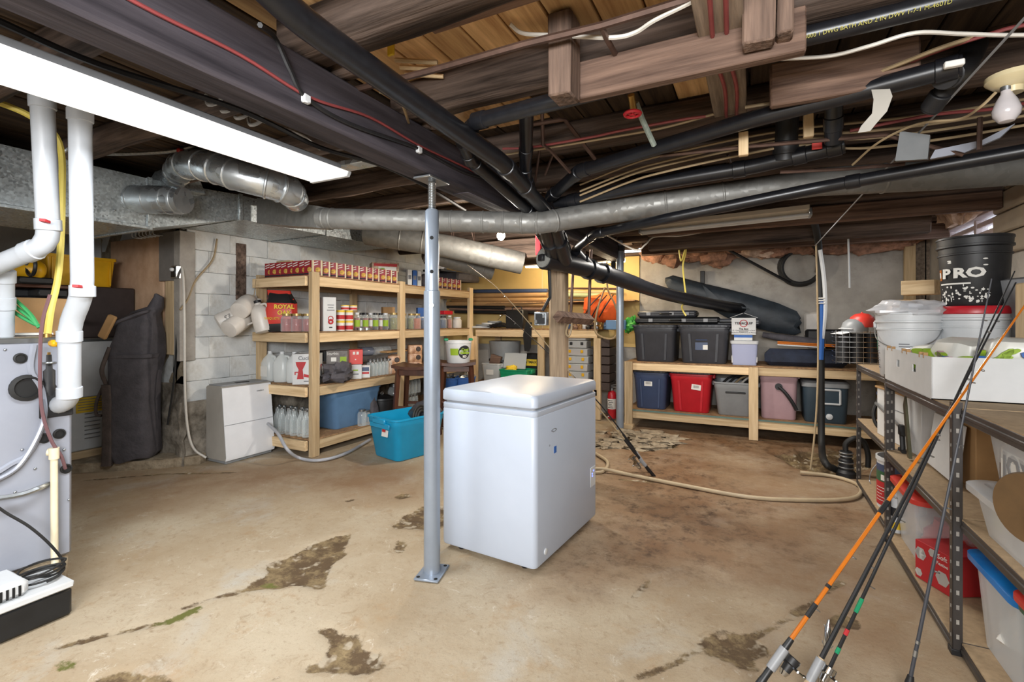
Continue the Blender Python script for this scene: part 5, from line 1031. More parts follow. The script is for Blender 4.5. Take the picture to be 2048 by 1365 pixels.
for k in range(3):
    packet('orange food packet past the centre upright, %s in the stack' % ['bottom', 'middle', 'top'][k], at(829, -3.7, Z3 + .1 * k), radians(48), .17, .14, .098)
for k in range(3):
    q = at(745 + 16 * k, -3.9, Z3 + .25); W(MB().lathe([(0, 0), (.045, 0), (.05, .02), (.05, .16), (.02, .22), (.018, .26), (0, .26)], 14, (0, 0, 0), M=Matrix.Rotation(pi / 2, 3, 'X') ).xf(Matrix.Translation(q)), 'drink_bottle', clear('dark_clear', (.25, .28, .36), .7, .15) if k == 0 else M['glass'], ['bluish bottle lying on the jars of the third shelf', 'clear bottle lying on the jars beside the bluish one', 'clear bottle lying on the jars by the centre upright'][k], 'bottle')
W(MB().box(at(790, -3.85, Z3 + .235), (.2, .5, .02), .003), 'tray_board', M['kraft'], 'flat card tray under the lying bottles', 'tray')
# ---- bottom shelf
Z4 = .164
first = None
for k in range(14):
    q = V((-4.24 + .082 * (k % 7), 3.17 + .085 * (k // 7) + .012 * (k % 2), Z4))
    if first is None:
        first = T('glass_bottle', 'empty clear swing bottle at the end of the bottom shelf', 'bottle', q, 0, 'empty clear bottles on the bottom shelf')
        obj(MB().lathe([(0, 0), (.034, 0), (.037, .01), (.037, .15), (.018, .2), (.016, .24), (0, .24)], 16), 'glass', M['glass'], first); obj(MB().lathe([(.019, .235), (.019, .25), (0, .25)], 12), 'cap', M['steel'], first)
    else: dup(first, q, 0, 'empty clear bottle on the bottom shelf, %s row, %s from the wall' % (['front', 'rear'][k // 7], pos[k % 7]))
first['label'] = 'empty clear bottle on the bottom shelf, front row, first from the wall'
def tub(label, loc, rz, w, d, h, m, name='storage_tub', cat='tub', taper=.84, r=.05, lid=None, group=None, ribs=((-.28, .06), (.28, .06)), rib_m=None, grip=True):
    o = T(name, label, cat, loc, rz, group); k = taper; H = h
    obj(MB().loft([rr(w * k - .02, d * k - .02, r * .8, 0, n=5), rr(w * k, d * k, r, .012, n=5), rr(w * .965, d * .965, r, H - .07, n=5), rr(w * .985, d * .985, r, H - .062, n=5), rr(w * .99, d * .99, r, H - .02, n=5), rr(w + .016, d + .016, r + .006, H - .016, n=5), rr(w + .016, d + .016, r + .006, H - .002, n=5), rr(w + .01, d + .01, r, H, n=5), rr(w - .01, d - .01, r, H, n=5), rr(w * k - .012, d * k - .012, r, .018, n=5)]), 'body', m, o)
    for x, ww in ribs:
        y0, y1 = -d * k / 2 - .004, -d * .965 / 2 - .004; xw = ww * w
        obj(MB().loft([[(x * w * k - xw / 2, y0 + .02, .02), (x * w * k + xw / 2, y0 + .02, .02), (x * w * k + xw / 2 * .8, y0 - .006, .02), (x * w * k - xw / 2 * .8, y0 - .006, .02)], [(x * w - xw / 2, y1 + .02, H - .075), (x * w + xw / 2, y1 + .02, H - .075), (x * w + xw / 2 * .8, y1 - .006, H - .075), (x * w - xw / 2 * .8, y1 - .006, H - .075)]]), 'rib', m, o)
    if grip:
        for s in (-1, 1): obj(MB().box((s * (w / 2 + .008), 0, H - .03), (.03, d * .4, .05), .008), 'grip', m, o)
    if lid:
        lo = obj(MB().loft([rr(w + .02, d + .02, r, H + .001, n=5), rr(w + .03, d + .03, r, H + .006, n=5), rr(w + .03, d + .03, r, H + .024, n=5), rr(w - .03, d - .03, r, H + .03, n=5), rr(w - .05, d - .05, r, H + .022, n=5)]), 'lid', lid, o)
        n_ = max(4, int(w / .06))
        for i in range(n_): obj(MB().box(((i + .5) / n_ * w - w / 2, -d / 2 - .016, H + .013), (w / n_ * .5, .012, .016), .002), 'lid_tab', lid, lo)
    return o
tb = tub('large slate-blue tub packed with bags on the bottom shelf', (-3.88, 3.78, Z4), pi / 2 - .06, .64, .42, .385, M['slateblue'], ribs=())
W(lump((-3.88, 3.78, .52), (.15, .22, .06), 10, 2, .5), 'bagged_bundle', M['blackcloth'], 'dark bundle stuffed in the slate-blue tub', 'bundle')
W(MB().tube(cr([(-3.76, 3.72, .53), (-3.74, 3.8, .57), (-3.75, 3.9, .575), (-3.78, 3.98, .53)], 6), .012, 8), 'wire_coil', M['chrome'], 'shiny coil sticking out of the slate-blue tub', 'coil')
W(lump(at(738, -3.75, Z4 + .17), (.1, .1, .17), 10, 6, .4), 'backpack', M['blackcloth'], 'slumped black backpack behind the slate-blue tub', 'bag')
W(lump(at(724, -3.85, Z4 + .42) , (.06, .08, .03), 10, 8, .4), 'cloth', M['orangecloth'], 'scrap of orange cloth on the black backpack', 'cloth')
cn = T('canner_pot', 'dark speckled canning pot with a domed lid on the bottom shelf', 'pot', at(764, -3.75, Z4))
obj(MB().lathe([(0, 0), (.13, 0), (.14, .02), (.14, .2), (.15, .205), (.15, .215)], 24), 'pot', M['black'], cn); obj(MB().lathe([(.153, .213), (.15, .225), (.08, .25), (.02, .255), (0, .255)], 24), 'lid', M['black'], cn); obj(MB().torus((0, 0, .27), .018, .005, 'x'), 'knob', M['steel'], cn)
for k, (u, h_) in enumerate(((724, .17), (732, .15), (788, .33), (790, .13))):
    jar(['tall clear jar beside the slate-blue tub', 'clear jar beside the slate-blue tub, the lower one', 'large square clear jar behind the canning pot', 'small clear jar beside the canning pot'][k], at(u, (-3.64, -3.64, -3.9, -3.66)[k], Z4), .045 if k != 2 else .075, h_, J, LS)
first = None
for k in range(10):
    q = at(803 + 6.5 * (k // 2), -3.7 - .1 * (k % 2), Z4 + .0)
    if first is None: first = jar('empty clear jar at the bottom shelf behind the stool legs', q, .045, .2, J, LS, None, 'clear jars behind the stool')
    else: dup(first, q, 0, 'empty clear jar behind the stool legs, %s row, %s from the canning pot' % (['front', 'rear'][k % 2], pos[k // 2]))
first['label'] = 'empty clear jar behind the stool legs, front row, first from the canning pot'
for k in range(5): dup(first, at(806 + 7 * k, -3.74, Z4 + .202), 0, 'empty clear jar stacked on others behind the stool legs, %s from the canning pot' % pos[k], 'upper clear jars behind the stool')
W(MB().box(at(835, -3.66, Z4 + .03), (.05, .08, .05), .006), 'yellow_tape', M['yellow'], 'small yellow tape reel near the stool foot', 'tape')
# stools, white bucket, blue buckets
def stool(label, x, y, rz):
    o = T('saddle_stool', label, 'stool', (x, y, 0), rz, 'dark wooden saddle stools'); H = .74; s = .19
    rg = []
    for i in range(9):
        t = -1 + 2 * i / 8; rg.append([(t * .215, yy, H + zz + .022 * t * t) for yy, zz in ((-s, 0), (-s, .032), (s, .032), (s, 0))])
    obj(MB().loft(rg), 'seat', M['darkwood'], o)
    for sx in (-1, 1):
        for sy in (-1, 1):
            a = V((sx * .155, sy * .14, H + .005)); b = V((sx * .2, sy * .18, 0)); obj(MB().tube([a, b], [.03, .026], 4), 'leg', M['darkwood'], o)
    for sy in (-1, 1): obj(MB().box((0, sy * .145, H - .03), (.3, .02, .06), .003), 'apron', M['darkwood'], o); obj(MB().box((0, sy * .16, .35), (.33, .02, .03), .003), 'rung', M['darkwood'], o)
    for sx in (-1, 1): obj(MB().box((sx * .16, 0, H - .03), (.02, .28, .06), .003), 'apron', M['darkwood'], o); obj(MB().box((sx * .18, 0, .25), (.02, .31, .03), .003), 'rung', M['darkwood'], o)
    return o
q = at(834, -3.22, 0); stool('dark wooden saddle stool half hidden by the steel pole, nothing on it', q.x, q.y, radians(20))
q = at(914, -3.05, 0); stool('dark wooden saddle stool carrying the white pail', q.x, q.y, radians(30)); sq = q
wb = T('white_pail', 'white pail with green handles and a round black label on the stool', 'pail', (sq.x + .02, sq.y, .774), radians(38))
obj(MB().lathe([(0, 0), (.125, 0), (.13, .01), (.148, .22), (.152, .222), (.152, .25), (.147, .25), (.145, .225), (.124, .012), (0, .012)], 28), 'body', M['white'], wb)
for s in (-1, 1): obj(MB().box((s * .14, 0, .262), (.05, .03, .03), .008), 'green_handle', M['green'], wb)
def arcpanel(r0, r1, z0, z1, a0, a1, n=8): return MB().loft([[((r0 + (r1 - r0) * k) * sin(radians(a)), -(r0 + (r1 - r0) * k) * cos(radians(a)), z0 + (z1 - z0) * k) for k in (0, 1)] for a in [a0 + (a1 - a0) * i / n for i in range(n + 1)]], False, False)
def arc2(rf, z0, z1, a0, a1, n=10):
    b = MB(); vs = []; fs = []
    for i in range(n + 1):
        a = radians(a0 + (a1 - a0) * i / n)
        for z in (z0, z1): r = rf(z) + .0012; vs.append((r * sin(a), -r * cos(a), z))
    for i in range(n): fs.append((2 * i, 2 * i + 2, 2 * i + 3, 2 * i + 1))
    return b.add(vs, fs)
rf = lambda z: .129 + .088 * z
obj(arc2(rf, .09, .165, -44, -5), 'green_label', M['inkgreen'], wb)
def arcdisc(rf, zc, ac, rz_, ra, n=24, off=.0022):
    vs = [((rf(zc) + off) * sin(radians(ac)), -(rf(zc) + off) * cos(radians(ac)), zc)]
    for k in range(n):
        a = radians(ac + ra * cos(2 * pi * k / n)); z = zc + rz_ * sin(2 * pi * k / n); r = rf(z) + off; vs.append((r * sin(a), -r * cos(a), z))
    return MB().add(vs, [(0, 1 + k, 1 + (k + 1) % n) for k in range(n)])
dl = obj(arcdisc(rf, .125, 24, .075, 30), 'round_label', M['ink'], wb)
n3 = (sin(radians(24)), -cos(radians(24)), 0); pp = lambda z, o_=.006: ((rf(z) + o_) * n3[0], (rf(z) + o_) * n3[1], z)
txt(wb, 'Cool', .045, M['inkgreen'], pp(.15), n3, bold=.002); txt(wb, 'Bubbies', .036, M['inkgreen'], pp(.118), n3, bold=.002); txt(wb, 'KD', .034, M['paper'], pp(.075), n3, bold=.002)
for k, (u, X) in enumerate(((897, -3.35), (931, -3.2))):
    o = tub(['blue pail of cans under the stools, nearer the steel pole', 'blue pail of cans under the stools, nearer the timber post'][k], at(u, X, .2) + V((0, 0, -.0)), .5, .24, .24, .36, M['inkblue'], 'blue_pail', 'pail', .8, .05, None, None, (), None, False)
    W(lump(at(u, X, .55), (.09, .09, .05), 10, k, .8), 'scrap_metal', M['steel'], ['crushed cans heaped in the blue pail nearer the steel pole', 'crushed cans heaped in the blue pail nearer the timber post'][k], 'scrap')
# low pallet the pails stand on
W(MB().box(at(915, -3.28, .09), (.7, .6, .18), .01), 'low_platform', M['osb'], 'low dark board platform under the blue pails', 'platform')
# turquoise tub on the floor
tt = tub('turquoise open tub on the floor with a red taped tag', (-2.94, 3.63, 0), radians(-14) + pi / 2, .58, .46, .38, M['teal'], 'storage_tub', 'tub', .82, .06, None, None, ())
Mr = Matrix.Rotation(tt.rotation_euler.z, 4, 'Z')
obj(MB().box((-.296, 0, .31), (.012, .3, .05), .006), 'end_grip', M['teal'], tt)
obj(MB().box((-.29, -.06, .31), (.004, .045, .1), .001, R=Matrix.Rotation(.12, 3, 'Y')), 'red_tape', M['inkred'], tt); obj(MB().box((-.282, -.06, .245), (.006, .09, .06), .001, R=Matrix.Rotation(.12, 3, 'Y')), 'torn_tag', M['paper'], tt)
W(lump((-2.86, 3.82, .36), (.16, .14, .1), 12, 4, .3), 'grey_bundle', M['charcoal'], 'grey rolled mat in the turquoise tub', 'bundle')
for k in range(3): W(MB().torus((-2.78, 3.62, .37), .09 - .022 * k, .012, 'x', 24, 6).xf(Matrix.Translation((.01 * k, 0, 0))), 'hose_coil', M['rubber'], 'black hose coil in the turquoise tub, %s' % ['outer loop', 'middle loop', 'inner loop'][k], 'hose')
# ================================================================ workbench shelf on the back wall
BY = 5.92
wk = T('workbench_shelf', 'pine workbench shelf along the yellow back wall', 'shelf', (-2.7, 6.1, 0))
obj(MB().bx(-3.56, -1.78, BY, BY + .038, 1.03, 1.125, .003), 'front_rail', PX, wk, world=True)
obj(MB().bx(-3.56, -1.78, BY + .0, 6.42, 1.126, 1.14, .002), 'bench_top', M['osb'], wk, world=True)
for u, y in ((948, BY), (1081, BY), (1194, BY), (995, 6.36), (1137, 6.36)):
    x = atY(u, y, 0).x; obj(MB().bx(x - .045, x + .045, y, y + .05, 0, 1.125 if y > 6 else 1.03, .003), 'upright', PZ, wk, world=True)
obj(MB().bx(-3.56, -1.78, BY + .04, 6.42, .38, .395, .002), 'lower_board', M['osb'], wk, world=True)
obj(MB().bx(-2.1, -1.78, BY, BY + .038, .30, .38, .003), 'lower_rail', PX, wk, world=True)
obj(MB().bx(-3.56, -2.1, BY, BY + .038, .30, .38, .003), 'lower_rail', PX, wk, world=True)
obj(MB().bx(-3.5, -1.36, 6.15, 6.42, 1.5, 1.515, .002), 'upper_board', M['osb'], wk, world=True)
# things on it
q = atY(1034, 6.05, 1.141); o = T('black_case', 'upright black tool case on the workbench behind the rod tips', 'case', q); obj(MB().box((0, 0, .13), (.27, .18, .26), .012), 'body', M['black'], o); obj(MB().tube(cr([(-.07, 0, .26), (-.06, 0, .3), (.06, 0, .3), (.07, 0, .26)], 4), .009, 6), 'handle', M['abs_dull'], o)
for k in range(4):
    q = atY(950 + 9 * k, 6.05, 1.16 + .025 * k); W(MB().torus(q + V((.1, 0, 0)), .15 - .02 * k, .014, 'z', 26, 6), 'hose_coil', M['tubgrey'] if k % 2 else M['white'], 'coil of pale hose on the workbench, %s in the stack' % ['bottom', 'second', 'third', 'top'][k], 'hose')
for k in range(5): q = atY(975 + 8 * k, 6.0, 1.16); W(MB().tube(cr([q + V((-.15, 0, 0)), q + V((-.02, -.03, .02 + .01 * k)), q + V((.12, .02, .01)), q + V((.2, 0, .03))], 4), .012, 6), 'black_cable', M['rubber'], 'black cable heaped on the workbench, %s counted from the jars' % ['first', 'second', 'third', 'fourth', 'fifth'][k], 'cable')
roll = [(940, 1085, 583, 582, 'navy', .03, 'blue and green wrapped pole high on the rod shelf'), (950, 1085, 592, 590, 'kraft', .035, 'tan cardboard tube below the wrapped pole'), (905, 1085, 600, 600, 'kraft', .03, 'long brown tube on the rod shelf'), (992, 1085, 601, 601, 'white', .018, 'white plastic pipe on the rod shelf'), (895, 1085, 608, 609, 'kraft', .04, 'thick tan tube lying lowest on the rod shelf'), (900, 1085, 604, 604, 'black', .018, 'black pole lying along the tan tubes'), (900, 1080, 618, 619, 'joist_red', .028, 'red-brown pole under the tan tubes'), (910, 1060, 624, 626, 'black', .025, 'black pole just above the pale hose coils'), (895, 1000, 614, 616, 'black', .03, 'short black pole tucked under the tan tubes')]
for u0, u1, v0, v1, mm, r, lab in roll:
    W(MB().tube([P(u0, v0, Y=6.25), P(u1 + 10, v1, Y=6.2)], r, 10), 'stored_pole', M[mm], lab, 'pole')
M['palegreen'] = mat('pale_green', '#a3b088', .6, 0, .1)
for k, (v, mm, lab) in enumerate(((577, 'copper', 'thin brown rod on the yellow wall over the orange bag'), (584, 'pine_x', 'pale thin stick on the yellow wall over the orange bag'), (590, 'palegreen', 'pale green strip on the yellow wall over the orange bag'), (601, 'black', 'black thin rod ending at the orange bag'), (607, 'copper', 'brown thin rod ending at the orange bag'))):
    W(MB().tube([P(1118, v, Y=6.3), P(1245 - 12 * (k % 3), v + 1, Y=6.3)], .014 if k != 2 else .03, 8), 'stored_rod', M[mm], lab, 'rod')
q = P(1205, 615, Y=6.05); ob = T('orange_bag', 'orange fabric bag with black straps on the workbench', 'bag', q + V((0, 0, -.18)))
obj(lump((0, 0, .18), (.24, .15, .17), 12, 7, .3), 'sack', M['orangecloth'], ob)
for k in range(3): obj(MB().tube(cr([(-.2 + .1 * k, -.15, .05), (-.1 + .1 * k, -.19, .2), (.02 + .08 * k, -.15, .33)], 5), .008, 6), 'strap', M['black'], ob)
random.seed(11)
labs = ['brass', 'inkblue', 'steel', 'joist_red', 'kraft', 'white', 'black', 'copper', 'steel', 'brass', 'slateblue', 'paper']
pos = ['first', 'second', 'third', 'fourth', 'fifth', 'sixth', 'seventh', 'eighth', 'ninth', 'tenth', 'eleventh', 'twelfth']
for k, mm in enumerate(labs):
    q = atY(1126 + 8.5 * k, 5.98 + .1 * (k % 3), 1.141); b = MB().lathe([(0, 0), (.03, 0), (.034, .03), (.02, .05 + .02 * (k % 3)), (.012, .09), (0, .09)], 10).tube([(0, 0, .04), (.06, .01, .05)], .012, 6)
    W(b.xf(Matrix.Translation(q) @ Matrix.Rotation(k * 1.1, 4, 'Z')), 'pipe_fitting', M[mm], 'small plumbing fitting among the workbench clutter, %s from the timber post' % pos[k], 'fitting')
W(MB().box(atY(1235, 6.0, 1.20), (.25, .2, .12), .01), 'blue_case', M['slateblue'], 'small light blue case at the workbench end', 'case')
W(lump(atY(1262, 6.0, 1.2), (.1, .08, .08), 10, 3, .8), 'green_reel', mat('bright_green', '#3f9b3a', .5, 0, .3, 30), 'bright green tangled line beside the dark tote', 'reel')
cable('brown loop of cord hanging in front of the orange bag', [K(1210, 575, Y=5.8), K(1195, 620, Y=5.78), K(1190, 660, Y=5.78), K(1205, 675, Y=5.78), K(1228, 676, Y=5.78), K(1240, 650, Y=5.78), K(1230, 610, Y=5.78), K(1215, 575, Y=5.8), K(1214, 520, Y=5.8), K(1213, 484, Y=5.8)], .012, M['romex'], 'cord_loop', 'cord')
cable('small brown strap loop hanging at the timber post', [K(1140, 640, d=3.75), K(1132, 665, d=3.72), K(1138, 672, d=3.7), K(1143, 655, d=3.7), K(1142, 636, d=3.72)], .008, M['romex'], 'strap_loop', 'strap')
q = P(1050, 680, d=5.6)
mb = MB(); mb.loft([[P(u0, v, Y=5.885 + dd) for u0, dd in ((a, 0), (b, 0), (b, .03), (a, .03))] for v, a, b in ((645, 1052, 1064), (670, 1046, 1063), (695, 1048, 1062), (703, 1049, 1058))]); W(mb, 'black_strap', M['black'], 'wide black fabric strap hanging off the workbench edge', 'strap')
for k in range(4): q = P(1230 - 2.2 * k, 510, d=5.75); W(MB().tube([q + V((0, 0, .2)), q + V((-.0, 0, -.28 + .03 * k))], .01, 6), 'hanging_strap', M['black'], 'dark strap hanging beside the steel post, %s' % ['first', 'second', 'third', 'fourth'][k], 'strap')
# under it: tackle boxes and bins
M['tackle'] = clear('tackle_plastic', (.66, .68, .68), .62, .3)
first = None
for k in range(7):
    h = .098; z = .396 + .1 * k
    if k == 6: pass
    q = atY(1158, 6.06, z)
    o = T('tackle_box', 'clear tackle tray with yellow latches, %s of the workbench stack' % ['lowest', 'second from the bottom', 'third from the bottom', 'fourth from the bottom', 'fifth from the bottom', 'second from the top', 'topmost'][k], 'box', q, radians(-3 + 5 * (k % 2)), 'stacked tackle trays')
    s = 1 if k < 5 else .85
    obj(MB().box((0, 0, h / 2), (.31 * s, .22, h - .004), .008), 'tray', M['tackle'], o); obj(MB().box((0, 0, h / 2 - .005), (.29 * s, .2, h * .5), .004), 'lures', M['beans'] if k % 2 else M['salsa'], o)
    for x in (-.085, .085): obj(MB().box((x * s, -.114, h * .6), (.035, .014, .04), .004), 'latch', M['yellow'] if k < 5 else M['black'], o)
for k in range(6): W(MB().box(atY(1212, 6.1, .42 + .11 * k), (.18, .3, .1), .004), 'dark_tray', M['beans'], 'dim grey tray on the bench end stack, %s' % ['lowest', 'second', 'third', 'fourth', 'fifth', 'topmost'][k], 'tray')
tub('clear grey bin with a white label below the workbench', atY(988, 5.98, .396), 0, .28, .22, .26, M['tackle'], 'storage_bin', 'bin', .86, .03, None, None, ())
q = atY(988, 5.98, .396); W(MB().box(q + V((0, -.122, .14)), (.11, .003, .07)), 'paper_label', M['paper'], 'paper label on the clear grey bin', 'label')
W(MB().box(q + V((.03, .02, .30)), (.16, .1, .14), .004, R=Matrix.Rotation(.25, 3, 'Y')), 'wood_box', M['joist_red'], 'brown wooden box standing in the clear grey bin', 'box')
gc = tub('green slotted crate with yellow bags below the workbench', atY(1036, 5.9, .396), 0, .42, .3, .2, M['green'], 'slotted_crate', 'crate', .95, .02, None, None, ((-.4, .08), (-.2, .08), (.2, .08), (.4, .08)))
W(lump(atY(1022, 5.86, .60), (.09, .08, .04), 10, 3, .6), 'snack_bag', M['inkyellow'], 'yellow wrapper on the green crate', 'bag')
o = W(MB().box(atY(1030, 5.95, .70), (.34, .02, .22), .02, R=Matrix.Rotation(-.25, 3, 'X')), 'plastic_cover', M['tackle'], 'milky plastic lid propped in the green crate', 'lid')
o = T('drill_case', 'black case with a yellow lettered band behind the green crate', 'case', atY(1066, 6.15, .396)); obj(MB().box((0, 0, .2), (.2, .2, .4), .01), 'body', M['black'], o); obj(MB().box((0, -.102, .28), (.2, .004, .09)), 'yellow_band', M['inkyellow'], o); txt(o, 'FATMAX', .05, M['ink'], (0, -.106, .285), bold=.001)
o = T('storage_bin', 'white round tub under the bench with a black rim', 'bin', atY(1010, 6.2, .7)); obj(MB().lathe([(0, 0), (.2, 0), (.23, .26), (0, .26)], 22), 'body', M['tubgrey'], o); obj(MB().lathe([(.235, -.03), (.235, .0), (0, .0)], 22), 'rim', M['black'], o)
tub('white lidded bin below the round tub', atY(1025, 6.2, .396), 0, .5, .3, .29, M['cardwhite'], 'storage_bin', 'bin', .9, .03, None, None, ())
# extinguisher
fe = T('fire_extinguisher', 'red fire extinguisher standing by the second steel post', 'extinguisher', atY(1224, 5.75, 0))
fe.location = P(1224, 840, z=0) + V((0, 0, .02))
obj(MB().lathe([(0, 0), (.05, 0), (.055, .01), (.055, .29), (.045, .33), (.02, .35), (0, .352)], 22), 'cylinder', M['red'], fe)
obj(arc2(lambda z: .0555, .12, .25, -70, 70, 12), 'white_label', M['paper'], fe)
for k in range(5): obj(arc2(lambda z: .0562, .135 + .022 * k, .143 + .022 * k, -40 + 12 * (k % 2), 30 - 9 * (k % 3), 8), 'printed_line', M['ink'], fe)
obj(MB().lathe([(.02, .35), (.02, .38), (0, .38)], 12), 'valve', M['steel'], fe); obj(MB().box((.02, 0, .395), (.1, .02, .012), .003).box((.02, 0, .42), (.1, .02, .01), .003, 0, Matrix.Rotation(-.2, 3, 'Y')), 'lever', M['steel'], fe)
# broken concrete around the post
for k in range(12):
    q = P(1200 + 13 * k, 866 + 9 * ((k * 7) % 4), z=0); W(lump((q.x, q.y, -.005), (.10 + .03 * (k % 3), .06 + .03 * (k % 2), .028), 8, k, 1.1), 'concrete_chunk', M['concrete'], 'broken concrete chunk in the pit round the steel post, %s from the freezer side' % pos[k], 'rubble', 'broken concrete chunks')
# leaning pair of rods behind the freezer
def reel(par, c, d, m, s=.8):
    """a spinning reel hanging under a rod at c, rod direction d"""
    d = d.normalized(); side = d.cross(V((0, 0, 1))).normalized(); dn = d.cross(side).normalized()
    if dn.z > 0: dn = -dn
    a = c + dn * .06 * s
    obj(MB().tube([c, a], .006 * s, 6), 'reel_foot', m, par, world=True)
    obj(MB().tube([a - d * .03 * s, a + d * .0 * s, a + d * .005 * s, a + d * .03 * s, a + d * .032 * s], [.018 * s, .02 * s, .026 * s, .024 * s, .028 * s], 14), 'spool', m, par, world=True)
    obj(MB().tube([a - d * .05 * s, a - d * .03 * s], [.012 * s, .02 * s], 10).tube([a - side * .02 * s, a + side * .045 * s], .005 * s, 6).tube([a + side * .045 * s, a + side * .045 * s + dn * .03 * s], .005 * s, 6).sphere(a + side * .045 * s + dn * .035 * s, .009 * s, 8), 'crank', M['chrome'], par, world=True)
    obj(MB().tube(cr([a + side * .032 * s, a + d * .03 * s + dn * .035 * s, a - side * .032 * s], 6), .0022 * s, 5), 'bail', M['chrome'], par, world=True)
def rod(label, pts, rb, rt, blank, grip, gl, guides, reelm=None, reel_at=.5, bands=(), gv=None, rv=None):
    """fishing rod: pts from butt to tip; gl = grip length"""
    pts = cr(pts, 5) if len(pts) > 2 else [V(p) for p in pts]; o = T('fishing_rod', label, 'rod', pts[0])
    L = [0]
    for a, b in zip(pts, pts[1:]): L.append(L[-1] + (b - a).length)
    def at_(s):
        for i in range(len(pts) - 1):
            if L[i + 1] >= s: return pts[i].lerp(pts[i + 1], (s - L[i]) / (L[i + 1] - L[i]))
        return pts[-1]
    T_ = L[-1]; n = 14
    def s_of(v):
        return min((abs(proj(at_(T_ * k / 400))[1] - v), T_ * k / 400) for k in range(401))[1]
    if gv: gl = s_of(gv)
    if rv: reel_at = s_of(rv) / gl
    ss = [gl * .9 + (T_ - gl * .9) * k / n for k in range(n + 1)]
    obj(MB().tube([at_(s) for s in ss], [rb + (rt - rb) * k / n for k in range(n + 1)], 8), 'blank', blank, o, world=True)
    obj(MB().tube([at_(s) for s in (0, .02, gl * .4, gl * .45, gl * .5, gl * .62, gl * .66, gl)], [.011, .014, .0125, .012, .0105, .0105, .013, .009], 10), 'grip', grip, o, world=True)
    for g in guides:
        s = T_ * g; c = at_(s); d = (at_(min(T_, s + .02)) - at_(s - .02)).normalized(); dn = d.cross(d.cross(V((0, 0, 1)))).normalized()
        if dn.z > 0: dn = -dn
        R_ = .009 * (1.3 - g); b = MB().torus((0, 0, 0), R_, .0016, 'z', 12, 5); q = d.to_track_quat('Z', 'Y').to_matrix().to_4x4()
        b.xf(Matrix.Translation(c + dn * (R_ + .006)) @ q); b.tube([c, c + dn * .006], .002, 5); obj(b, 'line_guide', M['steel'], o, world=True)
    for g, l, m in bands: s = T_ * g; obj(MB().tube([at_(s), at_(s + l)], rb * 1.12, 8), 'wrap_band', m, o, world=True)
    if reelm:
        c = at_(gl * reel_at); reel(o, c, at_(gl * reel_at + .03) - c, reelm)
        obj(MB().tube([at_(gl * reel_at - .05), at_(gl * reel_at + .03)], .0145, 10), 'reel_seat', M['grey'], o, world=True)
    return o
rod('thin fishing rod leaning behind the freezer, its tip by the far soup cartons', [P(1312, 958, d=3.9), P(1190, 808, d=3.85), P(1018, 600, d=3.9), P(935, 530, d=4.0)], .006, .0022, M['romex'], M['black'], .42, (.3, .5, .68, .82, .93, 1), M['chrome'], .45)
rod('thin fishing rod leaning behind the freezer with a drooping tip', [P(1300, 945, d=4.0), P(1190, 797, d=3.95), P(1040, 655, d=4.0), P(1015, 634, d=4.1), P(1002, 627, d=4.15), P(996, 640, d=4.2)], .006, .002, M['black'], M['black'], .4, (.3, .5, .7, .85, .97), M['chrome'], .45)
# beige hose across the floor
cable('beige garden hose looping across the floor to the sump', [K(1192, 908, z=.012), K(1215, 925, z=.012), K(1205, 944, z=.012), K(1170, 945, z=.012), K(1200, 938, z=.03), K(1260, 950, z=.012), K(1370, 972, z=.012), K(1500, 995, z=.012), K(1620, 1001, z=.012), K(1700, 998, z=.012), K(1722, 985, z=.012), K(1712, 968, z=.012), K(1665, 953, z=.012), K(1600, 945, z=.02)], .014, M['hdpe'], 'garden_hose', 'hose', 8, 10)
# ================================================================ low shelf of totes on the back wall
TY = 5.68; tz0, tz1 = .215, .775
ts = T('tote_shelf', 'low pine shelf of two levels holding totes along the back wall', 'shelf', (.2, 6.0, 0))
txl = atY(1258, TY, 0).x; txr = 1.25; txm = atY(1507, TY, 0).x
for x in (txl, txm, txr - .05): obj(MB().bx(x - .045, x + .045, TY - .038, TY, 0, tz1 - .0 if x != txm else tz1 - .012, .003), 'upright', PZ, ts, world=True)
for x in (txl, txm, txr - .05): obj(MB().bx(x - .045, x + .045, 6.36, 6.4, 0, tz1, .003), 'rear_upright', PZ, ts, world=True)
for z in (tz0, tz1):
    obj(MB().bx(txl - .045, txm, TY, TY + .038, z - .1, z - .014, .003), 'front_rail', PX, ts, world=True)
    obj(MB().bx(txm + .002, txr, TY, TY + .038, z - .1, z - .014, .003), 'front_rail', PX, ts, world=True)
    obj(MB().bx(txl - .045, txr, TY - .01, 6.42, z - .013, z, .002), 'shelf_board', M['osb'], ts, world=True)
for x in (txl, txr - .05): 
    for z in (tz0, tz1): obj(MB().bx(x - .02, x + .02, TY + .04, 6.36, z - .1, z - .014, .003), 'end_rail', PY, ts, world=True)
obj(MB().bx(txl, txr, TY - .014, TY - .009, tz0 - .014, tz0 + .003), 'green_edge', mat('faded_green_edge', '#58726a', .6, 0, .15), ts, world=True)
W(MB().box((txl, TY - .03, -.01 + .03), (.12, .12, .06), .01), 'wood_chock', M['pine_x'], 'short wood block under the tote shelf end upright', 'block')
def totef(u0, u1, v0, Yf, z, d, label, m, **k):
    xc, w_, a, b = fitY(u0, u1, v0, 800, Yf); return tub(label, (xc, Yf + d / 2, z), 0, w_, d, b - z, m, **k), w_, d, b - z
big, *_ = totef(1266, 1351, 655, 5.74, tz1 + .001, .5, 'dark charcoal tote with a ridged lid beside the steel post', M['charcoal'], lid=M['charcoal'], taper=.9)
b2, w2, d2, h2 = totef(1357, 1458, 655, 5.72, tz1 + .001, .52, 'dark charcoal tote with a blue printed sticker', M['charcoal'], lid=M['charcoal'], taper=.88)
